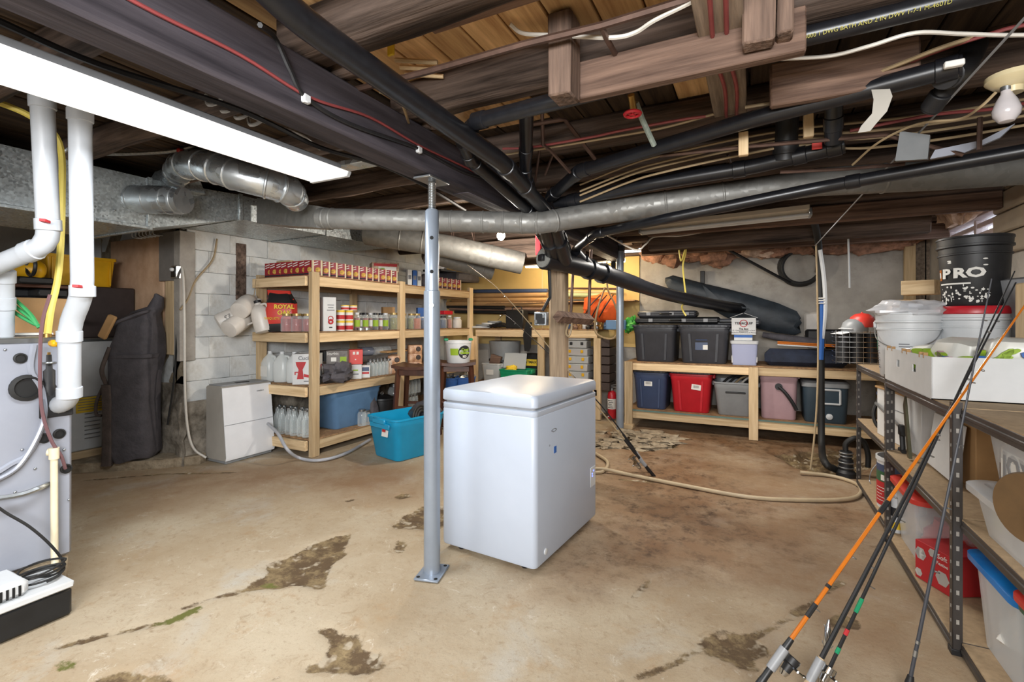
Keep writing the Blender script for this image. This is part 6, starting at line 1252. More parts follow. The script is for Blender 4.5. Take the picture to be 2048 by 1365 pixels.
st = obj(MB().box((-.02, -d2 * .455 - .006, .22), (.13, .003, .14)), 'sticker', M['navy'], b2); obj(MB().box((-.02, -d2 * .455 - .0085, .275), (.12, .002, .03)), 'sticker_band', M['inkblue'], st); obj(MB().box((.02, -d2 * .455 - .0085, .18), (.05, .002, .05)), 'barcode', M['paper'], st)
o, w_, d_, h_ = totef(1266, 1334, 746, 5.76, tz0 + .001, .48, 'navy blue tote with a dark lid on the lower level', M['navy'], taper=.86, lid=M['black'])
obj(MB().box((-.02, -d_ * .47 - .002, .30), (.09, .003, .06)), 'barcode_label', M['paper'], o); 
for k in range(6): obj(MB().box((-.045 + .01 * k, -d_ * .47 - .0045, .305), (.004, .002, .03)), 'bar', M['ink'], o)
o, w_, d_, h_ = totef(1339, 1424, 749, 5.74, tz0 + .001, .5, 'bright red tote with a dark lid on the lower level', M['red'], taper=.84, lid=M['black'])
obj(MB().box((.06, -d_ * .47 - .002, .29), (.1, .003, .06), 0, R=Matrix.Rotation(.12, 3, 'Y')), 'barcode_label', M['paper'], o)
for k in range(6): obj(MB().box((.035 + .01 * k, -d_ * .47 - .0045, .295), (.004, .002, .03)), 'bar', M['ink'], o)
o, w_, d_, h_ = totef(1427, 1516, 766, 5.74, tz0 + .001, .42, 'grey open tote with cables spilling over its rim', M['tubgrey'], taper=.82, ribs=())
obj(MB().box((0, -d_ * .48, h_ - .11), (.2, .012, .02), .006), 'hand_slot', M['abs_dull'], o)
q = atY(1470, 5.95, tz0 + h_ + .0)
for k in range(4): W(MB().tube(cr([q + V((-.12 + .06 * k, -.1, -.02)), q + V((-.05 + .06 * k, -.05, .04)), q + V((.04 + .05 * k, .0, .05)), q + V((.12 + .02 * k, -.1, -.02))], 5), .012, 6), 'cable_coil', [M['rubber'], M['rubber'], M['romex'], M['romexwhite']][k], ['black cable in the grey tote, nearer the red tote', 'black cable in the grey tote, second from the red tote', 'beige cable bulging out of the grey tote', 'white cable bulging out of the grey tote'][k], 'cable')
o, w_, d_, h_ = totef(1519, 1597, 749, 5.76, tz0 + .001, .4, 'dusty pink bin with a dark swing handle', M['pink'], name='pet_food_bin', cat='bin', taper=.9, ribs=(), lid=M['pink'])
obj(MB().lathe([(.035, 0), (.035, .02), (0, .02)], 16, M=Matrix.Rotation(pi / 2, 3, 'X')).xf(Matrix.Translation((.0, -d_ * .47 - .005, h_ - .13))), 'handle_pivot', M['abs_dull'], o)
obj(MB().tube(cr([(0, -d_ * .47 - .02, h_ - .13), (.06, -d_ * .47 - .03, h_ - .19), (.12, -d_ * .47 - .03, h_ - .28), (.16, -d_ * .45 - .03, h_ - .36)], 5), .018, 8), 'swing_handle', M['abs_dull'], o)
xc, w_, a, b = fitY(1606, 1699, 764, 845, 5.76); h_ = b - tz0
co = T('cooler', 'dark blue wheeled cooler with white lid and handle frame', 'cooler', (xc, 5.98, tz0 + .001))
obj(MB().loft([rr(w_ * .9, .4, .05, 0, n=5), rr(w_ * .92, .42, .05, .02, n=5), rr(w_, .44, .05, h_ - .06, n=5)]), 'body', M['cooler'], co)
obj(MB().loft([rr(w_ + .02, .46, .05, h_ - .06, n=5), rr(w_ + .02, .46, .05, h_ - .02, n=5), rr(w_ - .02, .42, .05, h_, n=5)]), 'lid', M['tubgrey'], co)
hf = MB(); y = -.226
for a, b in (((-.04, .2), (-.04, .34)), ((.12, .2), (.12, .34)), ((-.04, .34), (.12, .34)), ((-.04, .2), (.12, .2))): hf.tube([(a[0], y, a[1]), (b[0], y, b[1])], .01, 6)
obj(hf, 'handle_frame', M['white'], co); obj(MB().lathe([(.03, 0), (.03, .012), (.015, .02), (0, .02)], 16, M=Matrix.Rotation(pi / 2, 3, 'X')).xf(Matrix.Translation((.03, -.21, .07))), 'drain_plug', M['white'], co)
# on the upper level: cases, white carton, clear box, rods and bags
q = atY(1370, 5.85, 1.22)
for k, (u0, u1, z, mm, lab) in enumerate(((1275, 1440, 1.255, 'black', 'long black gun case lying across both charcoal totes'), (1280, 1395, 1.33, 'charcoal', 'shorter dark case on top of the long black case'), (1390, 1520, 1.235, 'charcoal', 'dark grey case poking out behind the white carton'))):
    a, b = atY(u0, 5.9, z), atY(u1, 5.9 + .1 * (k == 2), z); o = T('hard_case', lab, 'case', (a + b) / 2)
    Lc = (b - a).length; obj(MB().box((0, 0, 0), (Lc, .3, .075), .02), 'shell', M[mm], o); obj(MB().box((0, 0, 0), (Lc + .006, .306, .01), .003), 'parting_line', M['abs_dull'], o)
    for x in (-.3, .1, .35): obj(MB().box((x * Lc, -.155, 0), (.05, .014, .04), .004), 'latch', M['grey'], o)
    obj(MB().tube(cr([(-.06, -.15, 0), (-.05, -.19, 0), (.05, -.19, 0), (.06, -.15, 0)], 4), .01, 6), 'handle', M['black'], o)
xc, w_, a, b = fitY(1461, 1517, 682, 725, 5.72); cbx = T('clear_box', 'bluish clear box with white lid holding small packets', 'box', (xc, 5.84, tz1 + .001)); h_ = b - tz1
obj(MB().loft([rr(w_ * .86, .22, .02, 0), rr(w_ * .95, .25, .025, h_ - .03), rr(w_ * .92, .23, .02, h_ - .03), rr(w_ * .84, .2, .02, .01)]), 'body', M['bluebin'], cbx); obj(MB().loft([rr(w_, .27, .03, h_ - .035), rr(w_ + .01, .28, .03, h_ - .005), rr(w_ - .02, .25, .03, h_)]), 'lid', M['white'], cbx)
for k in range(3): obj(MB().box((-.09 + .09 * k, -.07, .06), (.07, .06, .08 - .01 * k), .003), 'packet', M['paper'], cbx)
xc2, w2_, a2, b2_ = fitY(1468, 1505, 671, 681, 5.74); o = T('small_carton', 'flat white and blue carton between the clear box and white carton', 'box', (xc2, 5.84, tz1 + h_ + .002)); obj(MB().box((0, 0, .03), (w2_, .18, .06), .002), 'carton_body', M['cardwhite'], o); obj(MB().box((0, -.0906, .045), (w2_, .0012, .028)), 'blue_print', M['inkblue'], o); zz = tz1 + h_ + .064
xc3, w3, a3, b3 = fitY(1463, 1512, 636, 670, 5.74); o = T('white_carton', 'white carton with a ringed emblem and black print', 'box', (xc3, 5.85, zz)); hh = b3 - zz; obj(MB().box((0, 0, hh / 2), (w3, .2, hh), .002), 'carton_body', M['cardwhite'], o)
obj(MB().torus((0, -.1015, hh - .06), .036, .004, 'y', 24), 'ring_emblem', M['inkred'], o); txt(o, 'TENAQUIP', .036, M['ink'], (0, -.104, hh - .06), bold=.001); txt(o, 'The Box', .026, M['ink'], (0, -.1015, hh - .12), bold=.001); txt(o, 'Equipment', .02, M['ink'], (0, -.1015, hh - .148)); txt(o, '10 - Quick Entry Filters in Stock', .017, M['ink'], (0, -.1015, .045)); txt(o, 'Continuous Performance en Montage', .017, M['ink'], (0, -.1015, .022))
for s in (-1, 1): obj(MB().box((s * .07, 0, hh + .025), (.14, .2, .003), 0, R=Matrix.Rotation(s * .38, 3, 'Y')), 'open_flap', M['cardwhite'], o)
W(MB().box(atY(1610, 5.9, tz1 + .09), (.75, .3, .17), .05).jit(.02, 5), 'navy_bag', mat('navy_fabric', '#20283a', .8, 0, .3, 12, .3, 80), 'long navy fabric bag on the upper tote shelf', 'bag')
W(MB().tube([P(1525, 670, Y=6.05), P(1650, 690, Y=6.0)], [.03, .06], 10), 'black_umbrella', M['blackcloth'], 'black folded umbrella above the navy bag', 'umbrella')
for k in range(3): W(MB().tube([P(1555, 684 + 3 * k, Y=5.85), P(1690 - 20 * k, 692 + 2 * k, Y=5.8)], .008, 8), 'orange_shaft', M['orange'] if k < 2 else M['white'], ['upper orange shaft lying on the navy bag', 'lower orange shaft lying on the navy bag', 'pale shaft lying on the navy bag'][k], 'shaft')
W(MB().box(P(1655, 678, Y=6.1), (.4, .2, .2), .02), 'black_box', M['black'], 'black box behind the drain hose on the upper tote shelf', 'box')
# tarp roll and things on the back wall
tr = T('tarp_roll', 'long rolled black tarp slung against the back wall', 'tarp', P(1450, 600, Y=6.2))
a, b, c, d_ = P(1335, 567, Y=6.15), P(1410, 585, Y=6.2), P(1500, 612, Y=6.2), P(1592, 628, Y=6.2)
M['tarp'] = mat('black_tarp', '#2c333a', .55, 0, .3, 8, .2, 40)
n_ = 18; mb = MB(); rings = []
for k, (p, ru, rz2, dz) in enumerate(((a, .06, .05, .02), (a + V((.05, 0, -.02)), .1, .1, 0), (b, .12, .13, -.03), (b.lerp(c, .5), .12, .16, -.04), (c, .1, .17, -.06), (c.lerp(d_, .6), .08, .17, -.09), (d_, .06, .13, -.1), (d_ + V((.03, 0, -.03)), .02, .08, -.1))):
    rings.append([(p.x + .02 * sin(5 * t), p.y + ru * cos(t), p.z + dz + rz2 * sin(t)) for t in [2 * pi * i / n_ for i in range(n_)]])
mb.loft(rings); mb.jit(.02, 6); obj(mb, 'sheet', M['tarp'], tr, world=True)
mb = MB().loft([[P(u, v, Y=6.08) + V((0, dy, 0)) for u, v, dy in ((1405, 571, 0), (1412, 575, 0), (1412, 575, .03), (1405, 571, .03))], [P(u, v, Y=6.02) + V((0, dy, 0)) for u, v, dy in ((1420, 605, 0), (1440, 600, 0), (1440, 600, .03), (1420, 605, .03))], [P(u, v, Y=6.04) + V((0, dy, 0)) for u, v, dy in ((1440, 615, 0), (1500, 618, 0), (1500, 618, .03), (1440, 615, .03))]]); obj(mb, 'loose_fold', M['tarp'], tr, world=True)
cable('yellow rope hanging from the joists round the sagging drain', [K(1366, 472, d=5.0), K(1372, 500, d=5.0), K(1366, 530, d=5.0), K(1368, 560, d=5.0), K(1372, 602, d=5.0), K(1364, 612, d=5.0), K(1366, 622, d=5.02), K(1372, 632, d=5.0)], .009, M['gasyellow'], 'rope', 'rope')
cable('second strand of yellow rope looped above the sagging drain', [K(1366, 472, d=4.98), K(1358, 490, d=4.98), K(1362, 522, d=4.98), K(1370, 500, d=4.98)], .008, M['gasyellow'], 'rope', 'rope')
for k in range(3): W(MB().torus(P(1600 + k, 534, Y=6.38 - .03 * k), .21 - .012 * k, .018, 'y', 34, 8), 'hose_coil', M['rubber'], 'black hose coil hung on the back wall, %s loop' % ['rear', 'middle', 'front'][k], 'hose')
cable('black hose tail rising from the wall coil to the ceiling', [K(1635, 545, Y=6.3), K(1638, 510, Y=6.25), K(1625, 488, Y=6.2), K(1600, 482, Y=6.2), K(1575, 484, Y=6.2)], .03, M['rubber'], 'hose_tail', 'hose')
cable('slim black pole slanting from the joists to the hose coil', [K(1408, 474, Y=5.9), K(1568, 560, Y=6.25), K(1580, 566, Y=6.28)], .016, M['black'], 'slanting_pole', 'pole', 1)
cable('white plastic rod hanging from the header timber', [K(1695, 438, Y=5.6), K(1697, 500, Y=5.6), K(1699, 576, Y=5.6)], .009, M['white'], 'hanging_rod', 'rod', 1)
cable('sagging white cable under the unlit strip fixture', [K(1212, 470, d=4.6), K(1270, 500, d=4.6), K(1290, 490, d=4.6), K(1310, 474, d=4.6), K(1362, 472, d=4.6), K(1420, 462, d=4.6), K(1466, 455, d=4.5), K(1520, 456, d=4.4), K(1570, 440, d=4.3)], .008, M['romexwhite'])
cable('thin white cable along the insulation above the plaster', [K(1300, 505, Y=6.3), K(1325, 490, Y=6.3), K(1400, 482, Y=6.3), K(1520, 480, Y=6.3), K(1660, 472, Y=6.3), K(1760, 460, Y=6.3)], .007, M['romexwhite'])
cable('frayed pale strap dangling by the pine stud', [K(1812, 404, Y=5.6), K(1790, 430, Y=5.6), K(1775, 445, Y=5.6), K(1764, 462, Y=5.6)], .012, M['romex'])
q = P(1405, 560, Y=6.4); W(MB().box(q, (.05, .04, .22), .004), 'wall_bracket', M['abs_dull'], 'dark metal bracket on the plaster above the tarp roll', 'bracket')
q = P(1640, 640, Y=6.35); W(MB().box(P(1630, 650, Y=6.38), (.2, .05, .28), .02).jit(.02, 7), 'rag', M['jug'], 'pale rag hanging on the wall beside the drain hose', 'rag')
# sump: upright hose, pump
sm_ = cable('black sump hose rising from the floor pit past the tote shelf', [K(1672, 940, z=.03), K(1650, 925, z=.1), K(1643, 880, d=4.35), K(1642, 700, d=4.35), K(1640, 560, d=4.35), K(1638, 500, d=4.3), K(1634, 470, d=4.2), K(1625, 430, d=3.9)], .028, M['rubber'], 'sump_hose', 'hose', 8, 12)
cable('white plastic sleeve wrapped round the upper sump hose', [K(1640, 500, d=4.26), K(1648, 560, d=4.27), K(1650, 620, d=4.28), K(1644, 680, d=4.3)], .018, M['white'], 'hose_sleeve', 'sleeve')
cable('blue tape strip along the upper sump hose', [K(1644, 600, d=4.29), K(1644, 660, d=4.3), K(1642, 720, d=4.3)], .02, M['inkblue'], 'blue_tape', 'tape')
for k in range(3): W(MB().torus(P(1643, 597 + 5 * k, d=4.3), .035, .006, 'z', 18, 6), 'tape_ring', M['paper'], 'white tape ring round the sump hose, %s' % ['top', 'middle', 'bottom'][k], 'tape')
cable('pale rope hanging beside the sump hose', [K(1632, 490, d=4.25), K(1634, 560, d=4.25), K(1636, 700, d=4.25), K(1634, 800, d=4.2), K(1628, 880, d=4.15), K(1621, 940, d=4.1)], .008, M['romex'], 'rope', 'rope')
q = P(1692, 952, z=0); su = T('sump_pump', 'black sump pump with steel clamps in the floor pit', 'pump', (q.x, q.y, -.02))
obj(MB().lathe([(0, 0), (.07, 0), (.07, .05), (.05, .07), (.05, .15), (.04, .16), (.04, .22), (0, .22)], 18), 'body', M['abs_dull'], su)
for z in (.09, .13, .18, .205): obj(MB().torus((0, 0, z), .05 if z < .15 else .042, .007), 'clamp', M['steel'], su)
obj(MB().tube(cr([(0, 0, .2), (.0, .0, .28), (.06, .0, .33), (.12, .02, .3), (.15, .03, .2), (.15, .03, .1)], 6), .02, 10), 'hose_elbow', M['rubber'], su)
# ================================================================ metal racks on the right
M['keyhole'] = mat('keyhole_light', '#98938c', .7, 0, .25, 40); RX0, RX1 = .65, 1.25; ZR = (.055, .515, .925)
def rack(label, y0, y1, x0, x1, skip=False):
    o = T('metal_rack', label, 'rack', ((x0 + x1) / 2, (y0 + y1) / 2, 0), 0)
    for (x, sx) in ((x0, 1), (x1, -1)):
        for (y, sy) in ((y0, 1), (y1, -1)):
            if skip and sy < 0: continue          # shares the neighbouring rack's uprights
            mb = MB().bx(x, x + sx * .03, y, y + sy * .003, 0, .945).bx(x, x + sx * .003, y, y + sy * .03, 0, .945)
            up = obj(mb, 'upright', M['rackpaint'], o, world=True)
            mh = MB()
            for k in range(16):
                z = .06 + .055 * k
                mh.bx(x + sx * .011, x + sx * .02, y - sy * .0008, y + sy * .004, z, z + .017); mh.bx(x - sx * .0008, x + sx * .004, y + sy * .012, y + sy * .018, z, z + .012)
            h = obj(mh, 'keyhole_row', M['keyhole'], up, world=True); h['kind'] = 'stuff'
            obj(MB().bx(x - .004 * sx, x + sx * .036, y - .004 * sy, y + sy * .036, -.002, .02, .002), 'foot', M['abs_dull'], up, world=True)
    for z in ZR:
        for x, s in ((x0 + .003, 1), (x1 - .003, -1)): obj(MB().bx(x, x + s * .022, y0 + .01, y1 - .01, z - .05, z - .004, .003).bx(x - s * .004, x + s * .006, y0 + .01, y1 - .01, z - .034, z - .02, .003), 'beam_rail', M['rackpaint'], o, world=True)
        for y, s in ((y0 + .003, 1), (y1 - .003, -1)): obj(MB().bx(x0 + .01, x1 - .01, y, y + s * .022, z - .05, z - .004, .003), 'end_rail', M['rackpaint'], o, world=True)
        obj(MB().bx(x0 + .005, x1 - .005, y0 + .005, y1 - .005, z - .014, z, .001), 'deck_board', M['deck'], o, world=True)
    return o
M['deck'] = mat('particle_deck', '#a78f70', .8, 0, .15, 50)
rack('far dark metal rack with perforated uprights below the buckets', 3.46, 4.45, .685, 1.25)
rack('near dark metal rack with perforated uprights behind the fishing rods', 2.36, 3.43, .66, 1.25)
rack('nearest dark metal rack at the frame edge holding clear bins', 1.25, 2.355, .68, 1.25, True)
ZT = ZR[2] + .001; ZM = ZR[1] + .001; ZB = ZR[0] + .001
# buckets
def bucket(label, loc, m, rb=.132, rt=.15, h=.37, rimm=None, bail=True, rz=0, name='bucket'):
    o = T(name, label, 'bucket', loc, rz)
    f = lambda z: rb + (rt - rb) * z / h
    obj(MB().lathe([(0, 0), (rb - .006, 0), (rb, .008), (f(h - .1), h - .1), (f(h - .1) + .006, h - .098), (f(h - .1) + .006, h - .09), (f(h - .08), h - .088), (f(h - .06), h - .06), (f(h) + .008, h - .055), (f(h) + .008, h - .045), (f(h) + .002, h - .043), (f(h) + .004, h - .012), (f(h) + .008, h - .01), (f(h) + .006, h), (f(h) - .004, h), (rb - .004, .012), (0, .012)], 36), 'body', m, o)
    if bail:
        for s in (-1, 1): obj(MB().box((s * (f(h - .07) + .008), 0, h - .07), (.016, .04, .04), .004), 'ear', m, o)
        obj(MB().tube(cr([(-(f(h - .07) + .014), 0, h - .07), (-.12, -.11, h - .16), (0, -rt - .02, h - .2), (.12, -.11, h - .16), (f(h - .07) + .014, 0, h - .07)], 6), .003, 6), 'wire_bail', M['steel'], o)
    return o, f
bq = P(1806, 745, d=2.78); o, f = bucket('white bucket topped with clear plastic wrap on the far rack', (bq.x + .03, bq.y + .02, ZT), M['white'], rz=radians(-22))
for a0 in (-55, 20):
    for k in range(11): obj(arc2(lambda z: f(z) + .0008, .05 + .014 * k, .056 + .014 * k, a0 - 28, a0 - 4 - 5 * (k % 3)), 'printed_line', M['inkgrey'], o)
loc = (bq.x + .03, bq.y + .02, ZT)
mb = lump((loc[0], loc[1], ZT + .39), (.17, .17, .055), 14, 5, .35); W(mb, 'plastic_wrap', M['bag'], 'crumpled clear plastic wrap heaped on the white bucket', 'wrap')
W(lump((loc[0] + .02, loc[1], ZT + .385), (.08, .06, .04), 8, 9, .3), 'dark_item', M['grey'], 'grey item inside the clear plastic wrap', 'item')
pq = P(1948, 625, d=2.62)
PX_, PY_ = pq.x, pq.y
o, f = bucket('white bucket with red lid and red lettering under the black bucket', (PX_, PY_, ZT), M['white'], h=.385, rz=radians(-42), bail=False)
obj(MB().lathe([(.158, .36), (.162, .364), (.162, .39), (.155, .402), (0, .402)], 36), 'red_lid', M['red'], o)
for z in (.135, .175): obj(arc2(f, z, z + .022, -75, 5), 'red_stripe', mat('faded_red_%d' % int(z * 1000), '#c06a72', .5, 0, .1), o)
for s, z, a in (('TOUT', .15, 32), ('USAGE', .105, 36)):
    n_ = V((sin(radians(a)), -cos(radians(a)), 0)); txt(o, s, .055, M['inkred'], n_ * (f(z) + .005) + V((0, 0, z)), n_, bold=.002)
obj(arc2(f, .2, .222, 18, 50), 'red_stripe', M['inkred'], o)
o, f = bucket('scuffed black bucket lettered in white on top of the red-lidded bucket', (PX_, PY_, ZT + .403), M['abs_dull'], rz=radians(-42), bail=False)
# curved lettering: each letter sits on the bucket wall
for k, (s, a) in enumerate((('P', -24), ('R', 2), ('O', 28))):
    n_ = V((sin(radians(a)), -cos(radians(a)), 0)); txt(o, s, .07, M['paper'], n_ * (f(.17) + .004) + V((0, 0, .172)), n_, sx=1.35, bold=.003)
obj(arc2(f, .14, .2, -50, -40), 'orange_square', M['orange'], o); obj(arc2(lambda z: f(z) + .001, .155, .185, -48, -42), 'square_mark', M['paper'], o)
obj(arc2(f, .115, .123, -46, 20, 16), 'white_line_print', M['paper'], o)
random.seed(3)
for k in range(70):
    a, z = random.uniform(-45, 50), random.triangular(.012, .12, .04); obj(arcdisc(f, z, a, random.uniform(.002, .009), random.uniform(.8, 3.6), random.choice((4, 5, 6, 7)), .0012), 'paint_scuff', M['paper'], o)
for k in range(6):
    a, z = random.uniform(-30, 55), random.uniform(.2, .28); obj(arcdisc(f, z, a, .004, random.uniform(2, 5), 7, .0012), 'paint_scuff', M['paper'], o)
# other things on the rack tops
wbx = T('open_wood_box', 'small open wooden box behind the wrapped bucket', 'box', P(1842, 576, d=3.1))
for x, y, sx, sy in ((-.08, 0, .012, .12), (.08, 0, .012, .12), (0, .06, .17, .012), (0, -.06, .17, .012)): obj(MB().box((x, y, .0), (sx, sy, .09), .002), 'side_board', M['pine_x'], wbx)
wbx.rotation_euler = (0, 0, -.5)
W(MB().bx(.80, .98, 3.95, 4.1, ZT, ZT + .46, .004), 'tall_carton', M['kraft'], 'plain carton hidden behind the white bucket under the wooden box', 'box')
wire = T('wire_cage', 'wire basket full of black rolls beside the white bucket', 'basket', P(1710, 742, d=3.75)); c = P(1708, 700, d=3.7); c = V((c.x + .02, c.y, ZT))
wire.location = c
cw_, cd_, chh = .3, .22, .25
for k in range(7): obj(MB().loft([rr(cw_ + .005, cd_ + .005, .02, .01 + k * .038), rr(cw_ + .005, cd_ + .005, .02, .014 + k * .038)], False, False), 'hoop_wire', M['chrome'], wire)
for k in range(8):
    x = -cw_ / 2 + cw_ * k / 7; obj(MB().tube([(x, -cd_ / 2 - .003, .0), (x, -cd_ / 2 - .003, chh)], .002, 5), 'bar_wire', M['chrome'], wire)
for k in range(3): W(MB().lathe([(0, 0), (.045, 0), (.045, .22), (0, .22)], 16, c + V((-.09 + .09 * k, 0, .006))), 'black_roll', M['abs_dull'], 'black upright roll in the wire basket, %s' % ['nearest the drain hose', 'the middle one', 'nearest the white bucket'][k], 'roll')
W(MB().box(c + V((.12, -.08, .16)), (.02, .02, .1), .004), 'green_marker', M['green'], 'green marker standing in the wire basket', 'marker')
def cap(label, q, crown, brim, rz):
    o = T('baseball_cap', label, 'cap', q, rz); obj(MB().lathe([(.085, 0), (.088, .03), (.075, .075), (.045, .1), (0, .108)], 20), 'crown', crown, o)
    mb = MB(); n = 10; top = []; 
    vs = []; fs = []
    for i in range(n + 1):
        a = radians(-150 + 120 * i / n); vs += [(.083 * cos(a), .083 * sin(a), .008), (.083 * cos(a) * 1.05, .083 * sin(a) - .075, -.008 + .012 * abs(i - n / 2) / n * -1), (.083 * cos(a) * 1.05, .083 * sin(a) - .075, -.012), (.083 * cos(a), .083 * sin(a), .003)]
    for i in range(n):
        for k in range(4): fs.append((4 * i + k, 4 * i + (k + 1) % 4, 4 * i + 4 + (k + 1) % 4, 4 * i + 4 + k))
    obj(MB().add(vs, fs), 'brim', brim, o); obj(MB().sphere((0, 0, .108), .008, 8), 'button', crown, o); return o
cap('red cap with a pale logo on the wire basket', c + V((.03, 0, .275)), M['redbright'], M['cardwhite'], radians(-70)); cap('pale grey cap under the red cap on the wire basket', c + V((-.02, -.02, .235)), M['tubgrey'], M['cardwhite'], radians(-75))
# white produce tray with napkin packs
ty0, ty1 = 2.56, 3.36; tx0, tx1 = .65, 1.1
tray = T('produce_tray', 'white cardboard tray with punched hand holes on the near rack', 'tray', ((tx0 + tx1) / 2, (ty0 + ty1) / 2, ZT)); th = .175
obj(MB().bx(tx0, tx1, ty0, ty1, ZT, ZT + .004), 'tray_floor', M['cardwhite'], tray, world=True)
def holed(y0, y1, z0, z1, hs, x):     # a side panel with square holes cut through
    mb = MB(); ys = sorted([y0, y1] + [y for a, b in hs for y in (a, b)]); ha, hb = z0 + .09, z0 + .125
    for a, b in zip(ys, ys[1:]):
        if (a, b) in hs: mb.bx(x, x + .004, a, b, z0, ha).bx(x, x + .004, a, b, hb, z1)
        else: mb.bx(x, x + .004, a, b, z0, z1)
    return mb
obj(holed(ty0, ty1, ZT, ZT + th, [(2.78, 2.83), (3.06, 3.11)], tx0), 'side_panel', M['cardwhite'], tray, world=True)
obj(MB().bx(tx1 - .004, tx1, ty0, ty1, ZT, ZT + th), 'side_panel', M['cardwhite'], tray, world=True)
for y in (ty0, ty1 - .004): obj(MB().bx(tx0, tx1, y, y + .004, ZT, ZT + th), 'end_panel', M['cardwhite'], tray, world=True)
for y in (2.66, 2.72, 2.92, 3.0, 3.2, 3.3): obj(MB().bx(tx0 - .001, tx0 + .014, y, y + .012, ZT + th - .012, ZT + th + .012), 'corner_tab', M['kraft'], tray, world=True)
M['nap'] = mat('napkin_wrap', '#d9d8d0', .35, 0, .06, 5)
def napkin(label, c, s, seed, rz=0):
    o = T('napkin_pack', label, 'pack', c, rz, 'flower-printed paper packs'); mb = MB().loft([rr(s[0] * .9, s[1] * .9, .04, 0, n=7)] + [rr(s[0], s[1], .05, s[2] * k_, n=7) for k_ in (.2, .4, .6, .75)] + [rr(s[0] * .9, s[1] * .9, .05, s[2] * .92, n=7), rr(s[0] * .6, s[1] * .6, .05, s[2], n=7)]); mb.jit(.022, 11, seed); obj(mb, 'wrapper', M['nap'], o)
    rn = random.Random(seed)
    for k in range(16):
        side = k % 2; mm = (M['inkgreen'], M['inkblue'], M['pink'])[k % 3]
        a, z = rn.uniform(-.38, .38), rn.uniform(.3, .75); L_ = rn.uniform(.02, .045)
        b = MB(); pr_ = [(L_ * cos(t) * (1 if k % 3 else 1.3), L_ * .4 * sin(t)) for t in [2 * pi * i / 10 for i in range(10)]]; tl = rn.uniform(-1, 1)
        pr_ = [(x * cos(tl) - y * sin(tl), x * sin(tl) + y * cos(tl)) for x, y in pr_]
        if side: b.prism([(a * s[1] + x, z * s[2] + y) for x, y in pr_], 'x', -s[0] / 2 - .02, -s[0] / 2 + .004)
        else: b.prism([(a * s[0] + x, z * s[2] + y) for x, y in pr_], 'y', -s[1] / 2 - .02, -s[1] / 2 + .004)
        obj(b, 'flower_print', mm, o)
napkin('white crumpled pack in the tray beside the white bucket', (.84, 3.16, ZT + .06), (.2, .24, .15), 6, .3)
napkin('flower-printed paper pack in the middle of the white tray', (.87, 2.88, ZT + .05), (.22, .24, .19), 4, .15)
napkin('flower-printed paper pack leaning over the tray front edge', (.97, 2.68, ZT + .06), (.24, .2, .19), 8, -.2)
napkin('big flower-printed paper pack at the frame edge', (1.12, 2.41, ZT + .12), (.3, .24, .19), 10, -.1)
W(MB().bx(.96, 1.24, 2.22, 2.53, ZT, ZT + .115, .003), 'white_carton', M['cardwhite'], 'low white carton beside the tray under the flower-printed pack', 'box')
W(MB().bx(1.1, 1.24, 3.0, 3.12, ZT, ZT + .5, .006), 'orange_board', M['pine_z'], 'orange-brown board standing beside the black bucket', 'board')
q = P(2030, 610, d=2.45); W(MB().loft([rr(.05, .2, .02, z) for z in (0, .3)]).xf(Matrix.Translation((q.x + .06, q.y, q.z - .16)) @ Matrix.Rotation(.4, 4, 'Z') @ Matrix.Rotation(-.25, 4, 'Y')), 'grey_cushion', M['grey'], 'grey flat panel with a rounded corner at the frame edge', 'panel')
q = P(2035, 700, d=2.4); W(MB().box((1.2, 2.8, ZT + .2), (.1, .16, .1), .01), 'pink_box', M['redbright'], 'small red box beyond the black bucket at the frame edge', 'box')
W(MB().box((PX_ - .19, PY_ + .08, ZT + .15), (.05, .12, .3), .01), 'pink_pouch', M['pink'], 'pink printed pouch squeezed between the two white buckets', 'pouch')
# ---------------- far rack, middle and bottom
W(MB().lathe([(0, 0), (.11, 0), (.14, .22), (.145, .22), (.145, .235), (0, .235)], 22, (.9, 4.15, ZM)), 'navy_pail', M['navy'], 'navy pail with a dark rim on the far rack middle deck', 'pail')
W(MB().tube(cr([(.76, 4.1, ZM + .2), (.72, 4.05, ZM + .1), (.74, 4.0, ZM + .02), (.82, 3.98, ZM + .01)], 6), .012, 8), 'pail_strap', M['rubber'], 'black strap trailing off the navy pail', 'strap')
o = T('tall_white_carton', 'tall white carton with kraft lid flaps on the rack middle deck', 'box', (.98, 3.62, ZM), radians(8)); obj(MB().bx(-.23, .23, -.3, .3, 0, .30, .003), 'carton_body', M['cardwhite'], o); obj(MB().bx(-.24, .24, -.31, .31, .30, .312, .002), 'kraft_flap', M['kraft'], o); obj(MB().box((-.232, -.05, .2), (.003, .2, .003)), 'fold_line', M['inkgrey'], o)
W(MB().box((.80, 3.9, ZM + .1), (.12, .03, .2), .004), 'red_binder', M['red'], 'red binder between the navy pail and white carton', 'binder')
W(MB().box((1.02, 2.98, ZM + .16), (.36, .5, .32), .003), 'kraft_carton', M['kraft'], 'kraft carton on the near rack middle deck', 'box')
W(MB().box((.80, 2.95, ZM + .145), (.02, .36, .26), .003, R=Matrix.Rotation(.12, 3, 'Y')), 'white_sheet', M['cardwhite'], 'white flattened carton leaning on the kraft carton', 'card')
gcl = T('bar_clamp', 'grey steel bar clamp with a black jaw on the middle deck', 'clamp', (.74, 3.38, ZM))
